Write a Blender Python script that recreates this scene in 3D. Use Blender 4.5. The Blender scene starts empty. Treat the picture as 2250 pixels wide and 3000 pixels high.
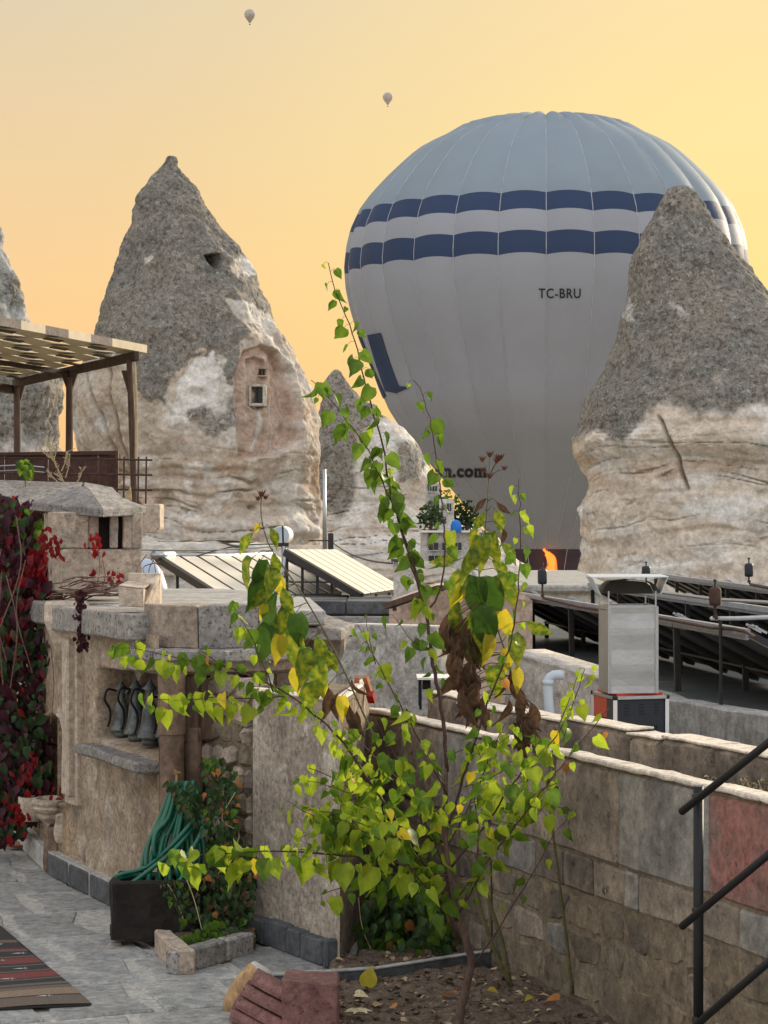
import bpy, bmesh, math, random
import numpy as np
from mathutils import Vector, Matrix

random.seed(7)
rng = np.random.default_rng(7)
sc = bpy.context.scene
COL = sc.collection
R = math.radians

# ------------------------------------------------------------------ camera, sky, sun, exposure
F, H = 7000.0, 1550.0            # focal length and eye level, in photo pixels (2250 x 3000)
cam_d = bpy.data.cameras.new("camera")
cam = bpy.data.objects.new("camera", cam_d); COL.objects.link(cam)
cam.location = (0, 0, 0); cam.rotation_euler = (R(90), 0, 0)
cam_d.sensor_fit = 'VERTICAL'; cam_d.sensor_height = 36; cam_d.lens = F / 3000 * 36
cam_d.shift_y = (H - 1500) / 3000
cam_d.clip_start = 0.1; cam_d.clip_end = 9000
sc.camera = cam

SUN_AZ, SUN_EL = R(38), R(16)     # behind the balloon, to the right, low
world = bpy.data.worlds.new("World"); sc.world = world; world.use_nodes = True
wn, wl = world.node_tree.nodes, world.node_tree.links
wn.clear()
wo = wn.new('ShaderNodeOutputWorld'); bg = wn.new('ShaderNodeBackground')
sky = wn.new('ShaderNodeTexSky'); sky.sky_type = 'NISHITA'; sky.sun_disc = False
sky.sun_elevation = SUN_EL; sky.sun_rotation = SUN_AZ; sky.dust_density = 3; sky.air_density = 1.2
tc = wn.new('ShaderNodeTexCoord'); sep = wn.new('ShaderNodeSeparateXYZ')
wl.new(tc.outputs['Generated'], sep.inputs[0])
def ramp(nodes, links, src, stops, interp='LINEAR'):
    r = nodes.new('ShaderNodeValToRGB'); r.color_ramp.interpolation = interp
    e = r.color_ramp.elements
    while len(e) > 1: e.remove(e[-1])
    e[0].position = stops[0][0]; e[0].color = (*stops[0][1], 1)
    for p, c in stops[1:]:
        q = e.new(p); q.color = (*c, 1)
    if src is not None: links.new(src, r.inputs[0])
    return r
def srgb(r, g, b):
    f = lambda c: (c / 255 / 12.92) if c / 255 <= .04045 else ((c / 255 + .055) / 1.055) ** 2.4
    return (f(r), f(g), f(b))
# dawn haze: peach at the horizon, yellow higher, towards grey-white overhead; yellower near the sun, greyer away from it
rl = ramp(wn, wl, sep.outputs['Z'], [(0.0, srgb(255, 194, 128)), (.05, srgb(255, 200, 136)), (.10, srgb(250, 206, 146)), (.16, srgb(236, 206, 158)), (.225, srgb(222, 205, 172)), (.4, srgb(222, 216, 200)), (1, srgb(225, 226, 226))])
rr = ramp(wn, wl, sep.outputs['Z'], [(0.0, srgb(255, 208, 124)), (.10, srgb(255, 222, 138)), (.16, srgb(254, 226, 152)), (.225, srgb(250, 220, 160)), (.4, srgb(238, 224, 190)), (1, srgb(225, 226, 226))])
mr = wn.new('ShaderNodeMapRange'); mr.inputs[1].default_value = -.17; mr.inputs[2].default_value = .17; mr.interpolation_type = 'SMOOTHSTEP'
wl.new(sep.outputs['X'], mr.inputs[0])
# only the half of the sky near the sun is yellow
mx = wn.new('ShaderNodeMix'); mx.data_type = 'RGBA'
wl.new(mr.outputs[0], mx.inputs[0]); wl.new(rl.outputs[0], mx.inputs[6]); wl.new(rr.outputs[0], mx.inputs[7])
back = ramp(wn, wl, sep.outputs['Z'], [(0.0, (1.18, 1.14, 1.10)), (.3, (1.24, 1.25, 1.27)), (1, (1.12, 1.17, 1.26))])  # sky behind the camera, raised above the visible sky to brighten the foreground
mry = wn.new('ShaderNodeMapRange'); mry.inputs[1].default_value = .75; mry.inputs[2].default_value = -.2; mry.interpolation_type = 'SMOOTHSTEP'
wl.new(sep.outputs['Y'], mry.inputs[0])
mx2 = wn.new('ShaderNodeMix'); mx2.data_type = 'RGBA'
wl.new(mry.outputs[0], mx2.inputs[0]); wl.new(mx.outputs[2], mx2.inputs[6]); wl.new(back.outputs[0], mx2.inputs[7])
nsc = wn.new('ShaderNodeMix'); nsc.data_type = 'RGBA'; nsc.blend_type = 'MULTIPLY'; nsc.inputs[0].default_value = 1
nsc.inputs[7].default_value = (.004, .005, .007, 1)
wl.new(sky.outputs[0], nsc.inputs[6])
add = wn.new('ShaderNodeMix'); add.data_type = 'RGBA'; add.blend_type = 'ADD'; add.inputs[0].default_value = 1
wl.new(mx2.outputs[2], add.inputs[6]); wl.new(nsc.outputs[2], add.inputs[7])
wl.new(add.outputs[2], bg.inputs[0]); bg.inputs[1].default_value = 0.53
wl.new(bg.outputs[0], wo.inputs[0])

sun_d = bpy.data.lights.new("sun", 'SUN'); sun_d.energy = 2.8; sun_d.angle = R(12); sun_d.color = (1, .84, .62)
sun = bpy.data.objects.new("sun", sun_d); COL.objects.link(sun)
sv = Vector((math.sin(SUN_AZ) * math.cos(SUN_EL), math.cos(SUN_AZ) * math.cos(SUN_EL), math.sin(SUN_EL)))
sun.rotation_euler = sv.to_track_quat('Z', 'Y').to_euler(); sun.location = (20, 40, 30)
sc.view_settings.view_transform = 'Standard'; sc.view_settings.look = 'None'
sc.view_settings.gamma = 1; sc.view_settings.use_curve_mapping = False
sc.view_settings.exposure = 0.93
try:
    sc.cycles.use_denoising = True
    sc.cycles.max_bounces = 6; sc.cycles.transparent_max_bounces = 6
except Exception:
    pass

# ------------------------------------------------------------------ helpers
def P(px, py, d):
    """A point seen at photo pixel (px, py), d metres ahead."""
    return Vector(((px - 1125) / F * d, d, (H - py) / F * d))

_perm = rng.random((64, 64, 64)).astype(np.float32)
def vnoise(p):
    p = np.asarray(p, dtype=np.float64); i = np.floor(p).astype(int); f = p - i
    f = f * f * (3 - 2 * f); i &= 63; j = (i + 1) & 63
    g = lambda a, b, c: _perm[a, b, c]
    x0, y0, z0 = i[..., 0], i[..., 1], i[..., 2]; x1, y1, z1 = j[..., 0], j[..., 1], j[..., 2]
    fx, fy, fz = f[..., 0], f[..., 1], f[..., 2]
    a = g(x0, y0, z0) * (1 - fx) + g(x1, y0, z0) * fx; b = g(x0, y1, z0) * (1 - fx) + g(x1, y1, z0) * fx
    c = g(x0, y0, z1) * (1 - fx) + g(x1, y0, z1) * fx; d = g(x0, y1, z1) * (1 - fx) + g(x1, y1, z1) * fx
    return ((a * (1 - fy) + b * fy) * (1 - fz) + (c * (1 - fy) + d * fy) * fz) * 2 - 1
def fbm(p, octv=4, gain=.5):
    p = np.asarray(p, dtype=np.float64); s = 0; a = 1; t = 0
    for k in range(octv):
        s = s + a * vnoise(p * 2 ** k + 17.3 * k); t += a; a *= gain
    return s / t
def sst(a, b, x):
    t = np.clip((x - a) / (b - a), 0, 1); return t * t * (3 - 2 * t)
def polydist(x, y, poly):
    """Signed distance to a polygon, positive inside."""
    inside = np.zeros(x.shape, bool); dm = np.full(x.shape, 1e9)
    n = len(poly)
    for i in range(n):
        ax, ay = poly[i]; bx, by = poly[(i + 1) % n]
        c = ((ay > y) != (by > y)); with_ = (bx - ax) * (y - ay) / ((by - ay) if by != ay else 1e-9) + ax
        inside ^= c & (x < with_)
        ex, ey = bx - ax, by - ay; t = np.clip(((x - ax) * ex + (y - ay) * ey) / (ex * ex + ey * ey + 1e-9), 0, 1)
        dm = np.minimum(dm, np.hypot(x - ax - t * ex, y - ay - t * ey))
    return np.where(inside, dm, -dm)

AT = {}   # world position of each object's origin
class G:
    """Collects shapes that become one mesh."""
    def __init__(s): s.v = []; s.f = []; s.m = []; s.mi = 0
    def add(s, vs, fs):
        o = len(s.v); s.v += [tuple(v) for v in vs]
        for f in fs: s.f.append(tuple(i + o for i in f)); s.m.append(s.mi)
        return s
    def box(s, c, size, rz=0, rx=0, ry=0):
        m = Matrix.Rotation(rz, 3, 'Z') @ Matrix.Rotation(ry, 3, 'Y') @ Matrix.Rotation(rx, 3, 'X'); c = Vector(c)
        vs = [c + m @ Vector((x * size[0] / 2, y * size[1] / 2, z * size[2] / 2)) for x in (-1, 1) for y in (-1, 1) for z in (-1, 1)]
        return s.add(vs, [(0, 1, 3, 2), (4, 6, 7, 5), (0, 4, 5, 1), (2, 3, 7, 6), (0, 2, 6, 4), (1, 5, 7, 3)])
    def prism(s, pts, off):
        n = len(pts); off = Vector(off); a = [Vector(p) for p in pts]
        return s.add(a + [p + off for p in a], [tuple(range(n - 1, -1, -1)), tuple(range(n, 2 * n))] + [(i, (i + 1) % n, n + (i + 1) % n, n + i) for i in range(n)])
    def bar(s, a, b, w, h=None):
        a, b = Vector(a), Vector(b); h = h or w; t = (b - a).normalized()
        u = t.cross(Vector((0, 0, 1)));
        if u.length < 1e-3: u = Vector((1, 0, 0))
        u.normalize(); v = t.cross(u).normalized()
        vs = [p + u * (w / 2 * i) + v * (h / 2 * j) for p in (a, b) for i, j in ((-1, -1), (1, -1), (1, 1), (-1, 1))]
        return s.add(vs, [(3, 2, 1, 0), (4, 5, 6, 7)] + [(i, (i + 1) % 4, 4 + (i + 1) % 4, 4 + i) for i in range(4)])
    def tube(s, pts, r, n=6, cap=True):
        pts = [Vector(p) for p in pts]; k = len(pts)
        if not hasattr(r, '__len__'): r = [r] * k
        elif len(r) == 2 and k != 2: r = [r[0] + (r[1] - r[0]) * i / (k - 1) for i in range(k)]
        vs = []; u = None
        for i, p in enumerate(pts):
            t = (pts[min(i + 1, k - 1)] - pts[max(i - 1, 0)]);
            if t.length < 1e-9: t = Vector((0, 0, 1))
            t.normalize()
            if u is None:
                u = t.cross(Vector((0, 0, 1)));
                if u.length < .1: u = t.cross(Vector((1, 0, 0)))
            u = (u - t * u.dot(t)); u.normalize(); w = t.cross(u)
            vs += [p + (u * math.cos(2 * math.pi * j / n) + w * math.sin(2 * math.pi * j / n)) * r[i] for j in range(n)]
        fs = [(i * n + j, i * n + (j + 1) % n, (i + 1) * n + (j + 1) % n, (i + 1) * n + j) for i in range(k - 1) for j in range(n)]
        if cap: fs += [tuple(range(n - 1, -1, -1)), tuple((k - 1) * n + j for j in range(n))]
        return s.add(vs, fs)
    def lathe(s, prof, c, n=20, a0=0, a1=2 * math.pi, sy=1):
        c = Vector(c); full = abs(a1 - a0 - 2 * math.pi) < 1e-6; m = n if full else n + 1
        vs = [c + Vector((r * math.cos(a0 + (a1 - a0) * j / n), sy * r * math.sin(a0 + (a1 - a0) * j / n), z)) for r, z in prof for j in range(m)]
        fs = [(i * m + j, i * m + (j + 1) % m, (i + 1) * m + (j + 1) % m, (i + 1) * m + j) for i in range(len(prof) - 1) for j in range(n)]
        return s.add(vs, fs)
    def mat(s, i): s.mi = i; return s

def build(name, g, mats, parent=None, loc=(0, 0, 0), smooth=False, bevel=0, rough=0, rscale=6, cuts=0):
    loc = Vector(loc)
    if parent is not None: loc = Vector(AT.get(parent.name, (0, 0, 0)))
    me = bpy.data.meshes.new(name)
    me.from_pydata([tuple(Vector(v) - loc) for v in g.v], [], g.f)
    if not isinstance(mats, (list, tuple)): mats = [mats]
    for m in mats: me.materials.append(m)
    me.polygons.foreach_set('material_index', [min(i, len(mats) - 1) for i in g.m])
    bm = bmesh.new(); bm.from_mesh(me)
    bmesh.ops.recalc_face_normals(bm, faces=bm.faces)
    if bevel:
        bmesh.ops.bevel(bm, geom=[e for e in bm.edges if e.is_manifold and e.calc_face_angle(0) > .4], offset=bevel, segments=1, profile=.6, affect='EDGES', clamp_overlap=True)
    if cuts:
        bmesh.ops.subdivide_edges(bm, edges=bm.edges[:], cuts=cuts, use_grid_fill=True)
        bmesh.ops.triangulate(bm, faces=[f for f in bm.faces if len(f.verts) > 4])
    if rough:
        bm.verts.ensure_lookup_table()
        co = np.array([v.co for v in bm.verts]); w = co + np.array(loc)
        n = np.stack([fbm(w * rscale + o, 3) for o in (0, 31.7, 57.1)], -1) * rough
        for v, d in zip(bm.verts, n): v.co += Vector(d)
    bm.to_mesh(me); bm.free()
    if smooth: me.polygons.foreach_set('use_smooth', [True] * len(me.polygons))
    o = bpy.data.objects.new(name, me); COL.objects.link(o)
    AT[o.name] = tuple(loc)
    if parent is not None: o.parent = parent
    else: o.location = loc
    return o
def npmesh(name, V, Fq, mat, parent=None, loc=(0, 0, 0), color=None, smooth=True):
    me = bpy.data.meshes.new(name); V = np.asarray(V, dtype=np.float32) - np.array(loc, dtype=np.float32)
    k = Fq.shape[1]
    me.vertices.add(len(V)); me.vertices.foreach_set('co', V.ravel())
    me.loops.add(Fq.size); me.loops.foreach_set('vertex_index', Fq.astype(np.int32).ravel())
    me.polygons.add(len(Fq)); me.polygons.foreach_set('loop_start', np.arange(0, Fq.size, k, dtype=np.int32))
    me.polygons.foreach_set('loop_total', np.full(len(Fq), k, dtype=np.int32))
    if smooth: me.polygons.foreach_set('use_smooth', np.ones(len(Fq), bool))
    me.materials.append(mat); me.update(calc_edges=True)
    if color is not None:
        a = me.color_attributes.new('Col', 'FLOAT_COLOR', 'POINT')
        a.data.foreach_set('color', np.c_[color, np.ones(len(color))].astype(np.float32).ravel())
    o = bpy.data.objects.new(name, me); COL.objects.link(o)
    AT[o.name] = tuple(loc)
    if parent is not None: o.parent = parent
    else: o.location = loc
    return o
def tag(o, label=None, cat=None, group=None, kind=None):
    if label: o['label'] = label
    if cat: o['category'] = cat
    if group: o['group'] = group
    if kind: o['kind'] = kind
    return o
def thing(name, label, cat, loc=(0, 0, 0), group=None):
    o = bpy.data.objects.new(name, None); COL.objects.link(o); o.location = loc; o.empty_display_size = .1
    AT[o.name] = tuple(loc)
    return tag(o, label, cat, group)
def struct(o): o['kind'] = 'structure'; return o
def child(mesh, name, parent, M=None):
    o = bpy.data.objects.new(name, mesh); COL.objects.link(o); o.parent = parent
    if M is not None: o.matrix_local = M
    return o

# ------------------------------------------------------------------ materials
def new_mat(name):
    m = bpy.data.materials.new(name); m.use_nodes = True
    nt = m.node_tree; b = nt.nodes['Principled BSDF']; return m, nt.nodes, nt.links, b
def M(name, c1, c2=None, scale=8, rough=.85, bump=.3, bscale=None, speck=None, sscale=60, metal=0, var=.12, stretch=None, spec=.3, c3=None, bdist=.01, attr=False, speckw=(.55, .62), c3w=(.55, .72)):
    """A procedural surface: two tones, a third for patches, specks, fine relief."""
    m, n, l, b = new_mat(name)
    t = n.new('ShaderNodeTexCoord'); src = t.outputs['Object']
    oi = n.new('ShaderNodeObjectInfo')
    if stretch:
        mp = n.new('ShaderNodeMapping'); mp.inputs['Scale'].default_value = stretch; l.new(src, mp.inputs[0]); src = mp.outputs[0]
    va = n.new('ShaderNodeVectorMath'); va.operation = 'ADD'; l.new(src, va.inputs[0])
    cv = n.new('ShaderNodeVectorMath'); cv.operation = 'SCALE'; cv.inputs[0].default_value = (37, 91, 53); l.new(oi.outputs['Random'], cv.inputs[3]); l.new(cv.outputs[0], va.inputs[1])
    src = va.outputs[0]
    def noise(s, det=6, ro=.6):
        k = n.new('ShaderNodeTexNoise'); k.inputs['Scale'].default_value = s; k.inputs['Detail'].default_value = det; k.inputs['Roughness'].default_value = ro; l.new(src, k.inputs['Vector']); return k.outputs[0]
    def mixc(fac, a, bb, mode='MIX'):
        x = n.new('ShaderNodeMix'); x.data_type = 'RGBA'; x.blend_type = mode
        if isinstance(fac, (int, float)): x.inputs[0].default_value = fac
        else: l.new(fac, x.inputs[0])
        for s_, v in ((6, a), (7, bb)):
            if isinstance(v, tuple): x.inputs[s_].default_value = (*v, 1)
            else: l.new(v, x.inputs[s_])
        return x.outputs[2]
    def rng_(s, a, bb, lo=0, hi=1):
        k = n.new('ShaderNodeMapRange'); k.inputs[1].default_value = a; k.inputs[2].default_value = bb; k.inputs[3].default_value = lo; k.inputs[4].default_value = hi; l.new(s, k.inputs[0]); return k.outputs[0]
    n1 = noise(scale)
    if attr:
        at = n.new('ShaderNodeAttribute'); at.attribute_name = 'Col'
        v = rng_(n1, .3, .7, .78, 1.2); cb = n.new('ShaderNodeCombineColor'); [l.new(v, cb.inputs[i]) for i in range(3)]
        col = mixc(1.0, at.outputs['Color'], cb.outputs[0], 'MULTIPLY')
    else:
        col = mixc(rng_(n1, .35, .65), c1, c2 or tuple(x * .75 for x in c1))
    if c3: col = mixc(rng_(noise(scale * .37, 5, .65), *c3w), col, c3)
    if speck:
        col = mixc(rng_(noise(sscale, 3, .7), *speckw), col, speck)
    if bump >= .3:
        gv = rng_(noise(scale * 3.7, 8, .75), .33, .67, .54, 1.42); gc = n.new('ShaderNodeCombineColor'); [l.new(gv, gc.inputs[i]) for i in range(3)]
        col = mixc(1.0, col, gc.outputs[0], 'MULTIPLY')
    if var:
        hv = n.new('ShaderNodeHueSaturation'); l.new(col, hv.inputs['Color']); l.new(rng_(oi.outputs['Random'], 0, 1, 1 - var, 1 + var), hv.inputs['Value'])
        col = hv.outputs[0]
    l.new(col, b.inputs['Base Color'])
    b.inputs['Roughness'].default_value = rough; b.inputs['Metallic'].default_value = metal; b.inputs['Specular IOR Level'].default_value = spec
    if bump:
        bp = n.new('ShaderNodeBump'); bp.inputs['Strength'].default_value = bump; bp.inputs['Distance'].default_value = bdist
        l.new(noise(bscale or scale * 4, 8, .65), bp.inputs['Height']); l.new(bp.outputs[0], b.inputs['Normal'])
    return m
def leafmat(name, c, c2=None, tr=.5, rough=.5):
    m, n, l, b = new_mat(name)
    t = n.new('ShaderNodeTexCoord'); k = n.new('ShaderNodeTexNoise'); k.inputs['Scale'].default_value = 25; l.new(t.outputs['Object'], k.inputs['Vector'])
    oi = n.new('ShaderNodeObjectInfo')
    x = n.new('ShaderNodeMix'); x.data_type = 'RGBA'; x.inputs[6].default_value = (*c, 1); x.inputs[7].default_value = (*(c2 or tuple(v * .7 for v in c)), 1)
    mr_ = n.new('ShaderNodeMapRange'); mr_.inputs[1].default_value = .4; mr_.inputs[2].default_value = .62; l.new(k.outputs[0], mr_.inputs[0]); l.new(mr_.outputs[0], x.inputs[0])
    hv = n.new('ShaderNodeHueSaturation'); l.new(x.outputs[2], hv.inputs['Color'])
    mv = n.new('ShaderNodeMapRange'); mv.inputs[3].default_value = .75; mv.inputs[4].default_value = 1.25; l.new(oi.outputs['Random'], mv.inputs[0]); l.new(mv.outputs[0], hv.inputs['Value'])
    l.new(hv.outputs[0], b.inputs['Base Color']); b.inputs['Roughness'].default_value = rough; b.inputs['Specular IOR Level'].default_value = .3
    tl = n.new('ShaderNodeBsdfTranslucent'); l.new(hv.outputs[0], tl.inputs['Color'])
    ms = n.new('ShaderNodeMixShader'); ms.inputs[0].default_value = tr
    out = n['Material Output']; l.new(b.outputs[0], ms.inputs[1]); l.new(tl.outputs[0], ms.inputs[2]); l.new(ms.outputs[0], out.inputs[0])
    return m

m_rock = M('tuff_rock', (1, 1, 1), attr=True, scale=1.1, rough=.95, bump=.55, bscale=4, bdist=.12, var=0)
# speckled lichen on the rock: driven by the alpha-like blue channel is avoided; a second attribute marks where it grows
def rock_mat():
    m, n, l, b = new_mat('fairy_chimney_rock')
    t = n.new('ShaderNodeTexCoord'); at = n.new('ShaderNodeAttribute'); at.attribute_name = 'Col'; al = n.new('ShaderNodeAttribute'); al.attribute_name = 'lichen'
    def noise(s, det=5, ro=.65, vec=None):
        k = n.new('ShaderNodeTexNoise'); k.inputs['Scale'].default_value = s; k.inputs['Detail'].default_value = det; k.inputs['Roughness'].default_value = ro; l.new(vec or t.outputs['Object'], k.inputs['Vector']); return k.outputs[0]
    def mr_(s, a, bb, lo, hi):
        k = n.new('ShaderNodeMapRange'); k.inputs[1].default_value = a; k.inputs[2].default_value = bb; k.inputs[3].default_value = lo; k.inputs[4].default_value = hi; l.new(s, k.inputs[0]); return k.outputs[0]
    def mul(a, c):
        x = n.new('ShaderNodeMath'); x.operation = 'MULTIPLY'
        l.new(a, x.inputs[0]); (l.new(c, x.inputs[1]) if not isinstance(c, float) else setattr(x.inputs[1], 'default_value', c)); return x.outputs[0]
    def mixc(fac, a, c, mode='MIX'):
        x = n.new('ShaderNodeMix'); x.data_type = 'RGBA'; x.blend_type = mode
        l.new(fac, x.inputs[0]); l.new(a, x.inputs[6])
        if isinstance(c, tuple): x.inputs[7].default_value = (*c, 1)
        else: l.new(c, x.inputs[7])
        return x.outputs[2]
    v = mr_(noise(.9), .3, .7, .82, 1.16); cb = n.new('ShaderNodeCombineColor'); [l.new(v, cb.inputs[i]) for i in range(3)]
    one = n.new('ShaderNodeValue'); one.outputs[0].default_value = 1
    col = mixc(one.outputs[0], at.outputs['Color'], cb.outputs[0], 'MULTIPLY')
    big = mul(mr_(noise(.55, 4, .6), .42, .62, 0, .7), al.outputs['Fac'])
    col = mixc(big, col, (.30, .255, .205))
    big2 = mul(mr_(noise(.8, 5, .65, None), .38, .28, 0, .8), al.outputs['Fac'])
    col = mixc(big2, col, (.095, .090, .080))
    dark = mul(mr_(noise(6.0, 6, .85), .50, .57, 0, .9), al.outputs['Fac'])
    col = mixc(dark, col, (.085, .078, .066))
    light = mul(mr_(noise(5.5, 7, .85), .545, .62, 0, .9), al.outputs['Fac'])
    col = mixc(light, col, (.47, .44, .39))
    gv = mr_(noise(3.2, 9, .8), .32, .68, .60, 1.38); gc = n.new('ShaderNodeCombineColor'); [l.new(gv, gc.inputs[i]) for i in range(3)]
    col = mixc(one.outputs[0], col, gc.outputs[0], 'MULTIPLY')
    pits = mr_(noise(6, 4, .7), .36, .30, 0, .55)
    col = mixc(pits, col, (.20, .17, .14))
    l.new(col, b.inputs['Base Color']); b.inputs['Roughness'].default_value = .95; b.inputs['Specular IOR Level'].default_value = .15
    bp = n.new('ShaderNodeBump'); bp.inputs['Strength'].default_value = .9; bp.inputs['Distance'].default_value = .16
    l.new(noise(3.5, 10, .75), bp.inputs['Height']); l.new(bp.outputs[0], b.inputs['Normal'])
    return m
m_fairy = rock_mat()

m_plaster = M('old_plaster', (1, 1, 1), attr=True, scale=7, rough=.95, bump=.9, bscale=16, bdist=.025, var=0, speck=(.13, .095, .07), sscale=20, speckw=(.58, .74), c3=(.54, .48, .40), c3w=(.56, .70))
m_stone = M('cut_tuff_stone', (.40, .32, .25), (.29, .23, .18), scale=6, bump=.6, bscale=40, bdist=.012, c3=(.24, .21, .18), speck=(.13, .10, .08), sscale=38, speckw=(.6, .7), var=.16)
m_stone_pale = M('pale_tuff_stone', (.50, .41, .32), (.40, .32, .25), scale=5, bump=.3, bscale=50, bdist=.006, speck=(.25, .19, .14), sscale=25, speckw=(.63, .74))
m_grey = M('grey_weathered_stone', (.30, .275, .25), (.20, .185, .17), scale=5, bump=.6, bscale=30, bdist=.012, speck=(.11, .10, .09), sscale=35, c3=(.36, .33, .29))
m_basalt = M('dark_basalt', (.085, .09, .095), (.055, .058, .062), scale=5, bump=.4, bscale=30, rough=.8, var=.25, c3=(.14, .14, .135))
m_black = M('black_stone', (.020, .014, .011), (.010, .008, .007), scale=6, bump=.7, bscale=20, rough=.85, var=0, c3=(.03, .026, .022))
m_flag = M('flagstone', (.31, .305, .29), (.215, .212, .205), scale=5, rough=.6, bump=.9, bscale=9, bdist=.03, c3=(.36, .34, .31), speck=(.13, .13, .125), sscale=22, speckw=(.62, .70), var=.15, spec=.35)
m_mortar = M('pale_mortar', (.44, .42, .38), (.32, .30, .275), scale=6, bump=.6, bscale=30, bdist=.01, var=0)
m_wallmortar = M('brown_mortar', (.225, .175, .12), (.135, .105, .072), scale=7, bump=.7, bscale=30, bdist=.015, var=0)
m_rubb = M('smeared_rubble', (.225, .175, .12), (.15, .115, .08), scale=3, bump=.9, bscale=18, bdist=.022, c3=(.11, .095, .08), speck=(.075, .058, .045), sscale=9, speckw=(.58, .72), var=.18, c3w=(.5, .66))
m_brick = M('wall_block', (.33, .265, .20), (.19, .15, .118), scale=3.2, bump=.9, bscale=20, bdist=.022, c3=(.12, .10, .085), speck=(.075, .058, .045), sscale=11, speckw=(.60, .72), var=.2, c3w=(.50, .66))
m_brickgrey = M('wall_block_grey', (.29, .265, .23), (.185, .17, .15), scale=3.2, bump=.8, bscale=20, bdist=.02, speck=(.40, .38, .34), sscale=13, speckw=(.70, .74), c3=(.10, .09, .08), var=.1)
m_brickred = M('wall_block_red', (.30, .125, .105), (.20, .135, .11), scale=4, bump=.6, bscale=28, bdist=.014, speck=(.11, .07, .06), sscale=30, speckw=(.58, .7), c3=(.17, .13, .11), var=.1)
m_coping = M('pale_coping', (.68, .60, .50), (.54, .46, .38), scale=7, bump=.4, bscale=30, bdist=.01, rough=.6, var=.04, spec=.5)
m_concrete = M('weathered_concrete', (.36, .35, .33), (.26, .25, .24), scale=3, bump=.5, bscale=14, bdist=.02, c3=(.20, .195, .185), speck=(.13, .12, .11), sscale=9, speckw=(.63, .75), var=.1)
m_roof = M('roof_membrane', (.10, .115, .11), (.07, .075, .075), scale=2.5, bump=.2, rough=.45, c3=(.18, .17, .15), var=0)
m_redstone = M('red_tuff', (.23, .115, .10), (.16, .075, .068), scale=6, bump=.55, bscale=45, bdist=.008, speck=(.07, .03, .03), sscale=55, speckw=(.6, .66), var=.06)
m_ochre = M('ochre_stone', (.42, .27, .13), (.36, .22, .11), scale=6, bump=.3, bscale=30, bdist=.008, c3=(.30, .22, .14), var=0)
m_rust = M('rusty_steel', (.085, .040, .030), (.055, .028, .023), scale=8, bump=.3, rough=.75, var=.1)
m_wood = M('weathered_wood', (.105, .065, .045), (.06, .038, .028), scale=5, stretch=(6, 6, .7), bump=.5, bscale=18, bdist=.008, rough=.8, var=.25)
m_woodlight = M('orange_wood', (.42, .17, .07), (.32, .12, .05), scale=8, bump=.2, rough=.7)
m_brownplaster = M('brown_column_plaster', (.20, .13, .09), (.13, .085, .06), scale=4, bump=.4, bscale=20, bdist=.01, c3=(.26, .18, .12))
m_cream = M('cream_strip', (.60, .52, .38), (.52, .44, .31), scale=6, bump=.1, rough=.8, var=.06)
m_creampanel = M('cream_collector_tube', (.74, .68, .57), (.68, .62, .52), scale=3, bump=.05, rough=.4, var=.03, spec=.5)
m_slot = M('brown_strip', (.10, .07, .055), (.075, .05, .04), scale=6, bump=.1, var=.1)
m_iron = M('black_painted_iron', (.010, .010, .012), (.014, .013, .014), scale=20, bump=.1, rough=.55, var=0, spec=.3)
m_frame = M('dark_frame_steel', (.022, .021, .021), (.035, .03, .028), scale=14, bump=.1, rough=.55, var=.1)
m_alu = M('aluminium_profile', (.42, .43, .45), (.34, .35, .37), scale=10, bump=.1, rough=.38, metal=.8, var=.05)
m_galv = M('galvanised_sheet', (.42, .425, .43), (.35, .355, .36), scale=4, bump=.12, bscale=2.2, bdist=.06, rough=.30, metal=.9, var=0)
m_back = M('collector_back_sheet', (.13, .125, .12), (.10, .096, .09), scale=6, bump=.15, rough=.6, var=.2)
m_glassdark = M('collector_glass', (.010, .014, .03), (.014, .018, .035), scale=5, bump=0, rough=.12, var=0, spec=.7)
m_redpaint = M('red_powder_coat', (.52, .055, .02), (.46, .045, .018), scale=10, bump=.05, rough=.4, var=0)
m_charcoal = M('charcoal_panel', (.022, .027, .034), (.018, .022, .028), scale=10, bump=.05, rough=.45, var=0)
m_white = M('white_paint', (.75, .74, .71), (.68, .67, .64), scale=6, bump=.1, rough=.5, var=.03)
m_offwhite = M('dirty_white_render', (.58, .56, .52), (.46, .44, .41), scale=2, bump=.3, c3=(.36, .34, .31), var=.08)
m_pipe = M('pale_blue_plastic_pipe', (.50, .55, .60), (.44, .49, .54), scale=6, bump=.05, rough=.4, var=0)
m_pewter = M('old_pewter', (.13, .14, .135), (.075, .082, .08), scale=9, bump=.4, bscale=30, rough=.5, metal=.45, var=.15, c3=(.19, .19, .18))
m_hose = M('green_hose', (.004, .115, .065), (.004, .09, .052), scale=9, bump=.05, rough=.38, var=0, spec=.5)
m_soil = M('dry_soil', (.16, .115, .08), (.095, .068, .05), scale=9, bump=1, bscale=30, bdist=.03, rough=1, var=0, speck=(.19, .15, .12), sscale=30)
m_ground = M('valley_ground', (.26, .22, .16), (.18, .16, .11), scale=.08, bump=.3, rough=1, var=0)
m_window = M('dark_window', (.03, .033, .038), (.02, .022, .026), scale=4, bump=0, rough=.15, var=.3)
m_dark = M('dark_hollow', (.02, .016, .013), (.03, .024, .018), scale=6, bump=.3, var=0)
m_pink = M('pink_plaster', (.50, .345, .255), (.42, .29, .215), scale=2.5, stretch=(3, 3, .6), bump=.3, bscale=12, c3=(.50, .42, .34), var=.05)
m_blue = M('blue_plastic_tank', (.01, .17, .60), (.01, .13, .50), scale=5, bump=0, rough=.35, var=0)
m_bark = M('reddish_bark', (.085, .040, .030), (.050, .025, .020), scale=30, bump=.5, bscale=80, bdist=.003, rough=.7, var=.1)
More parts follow.
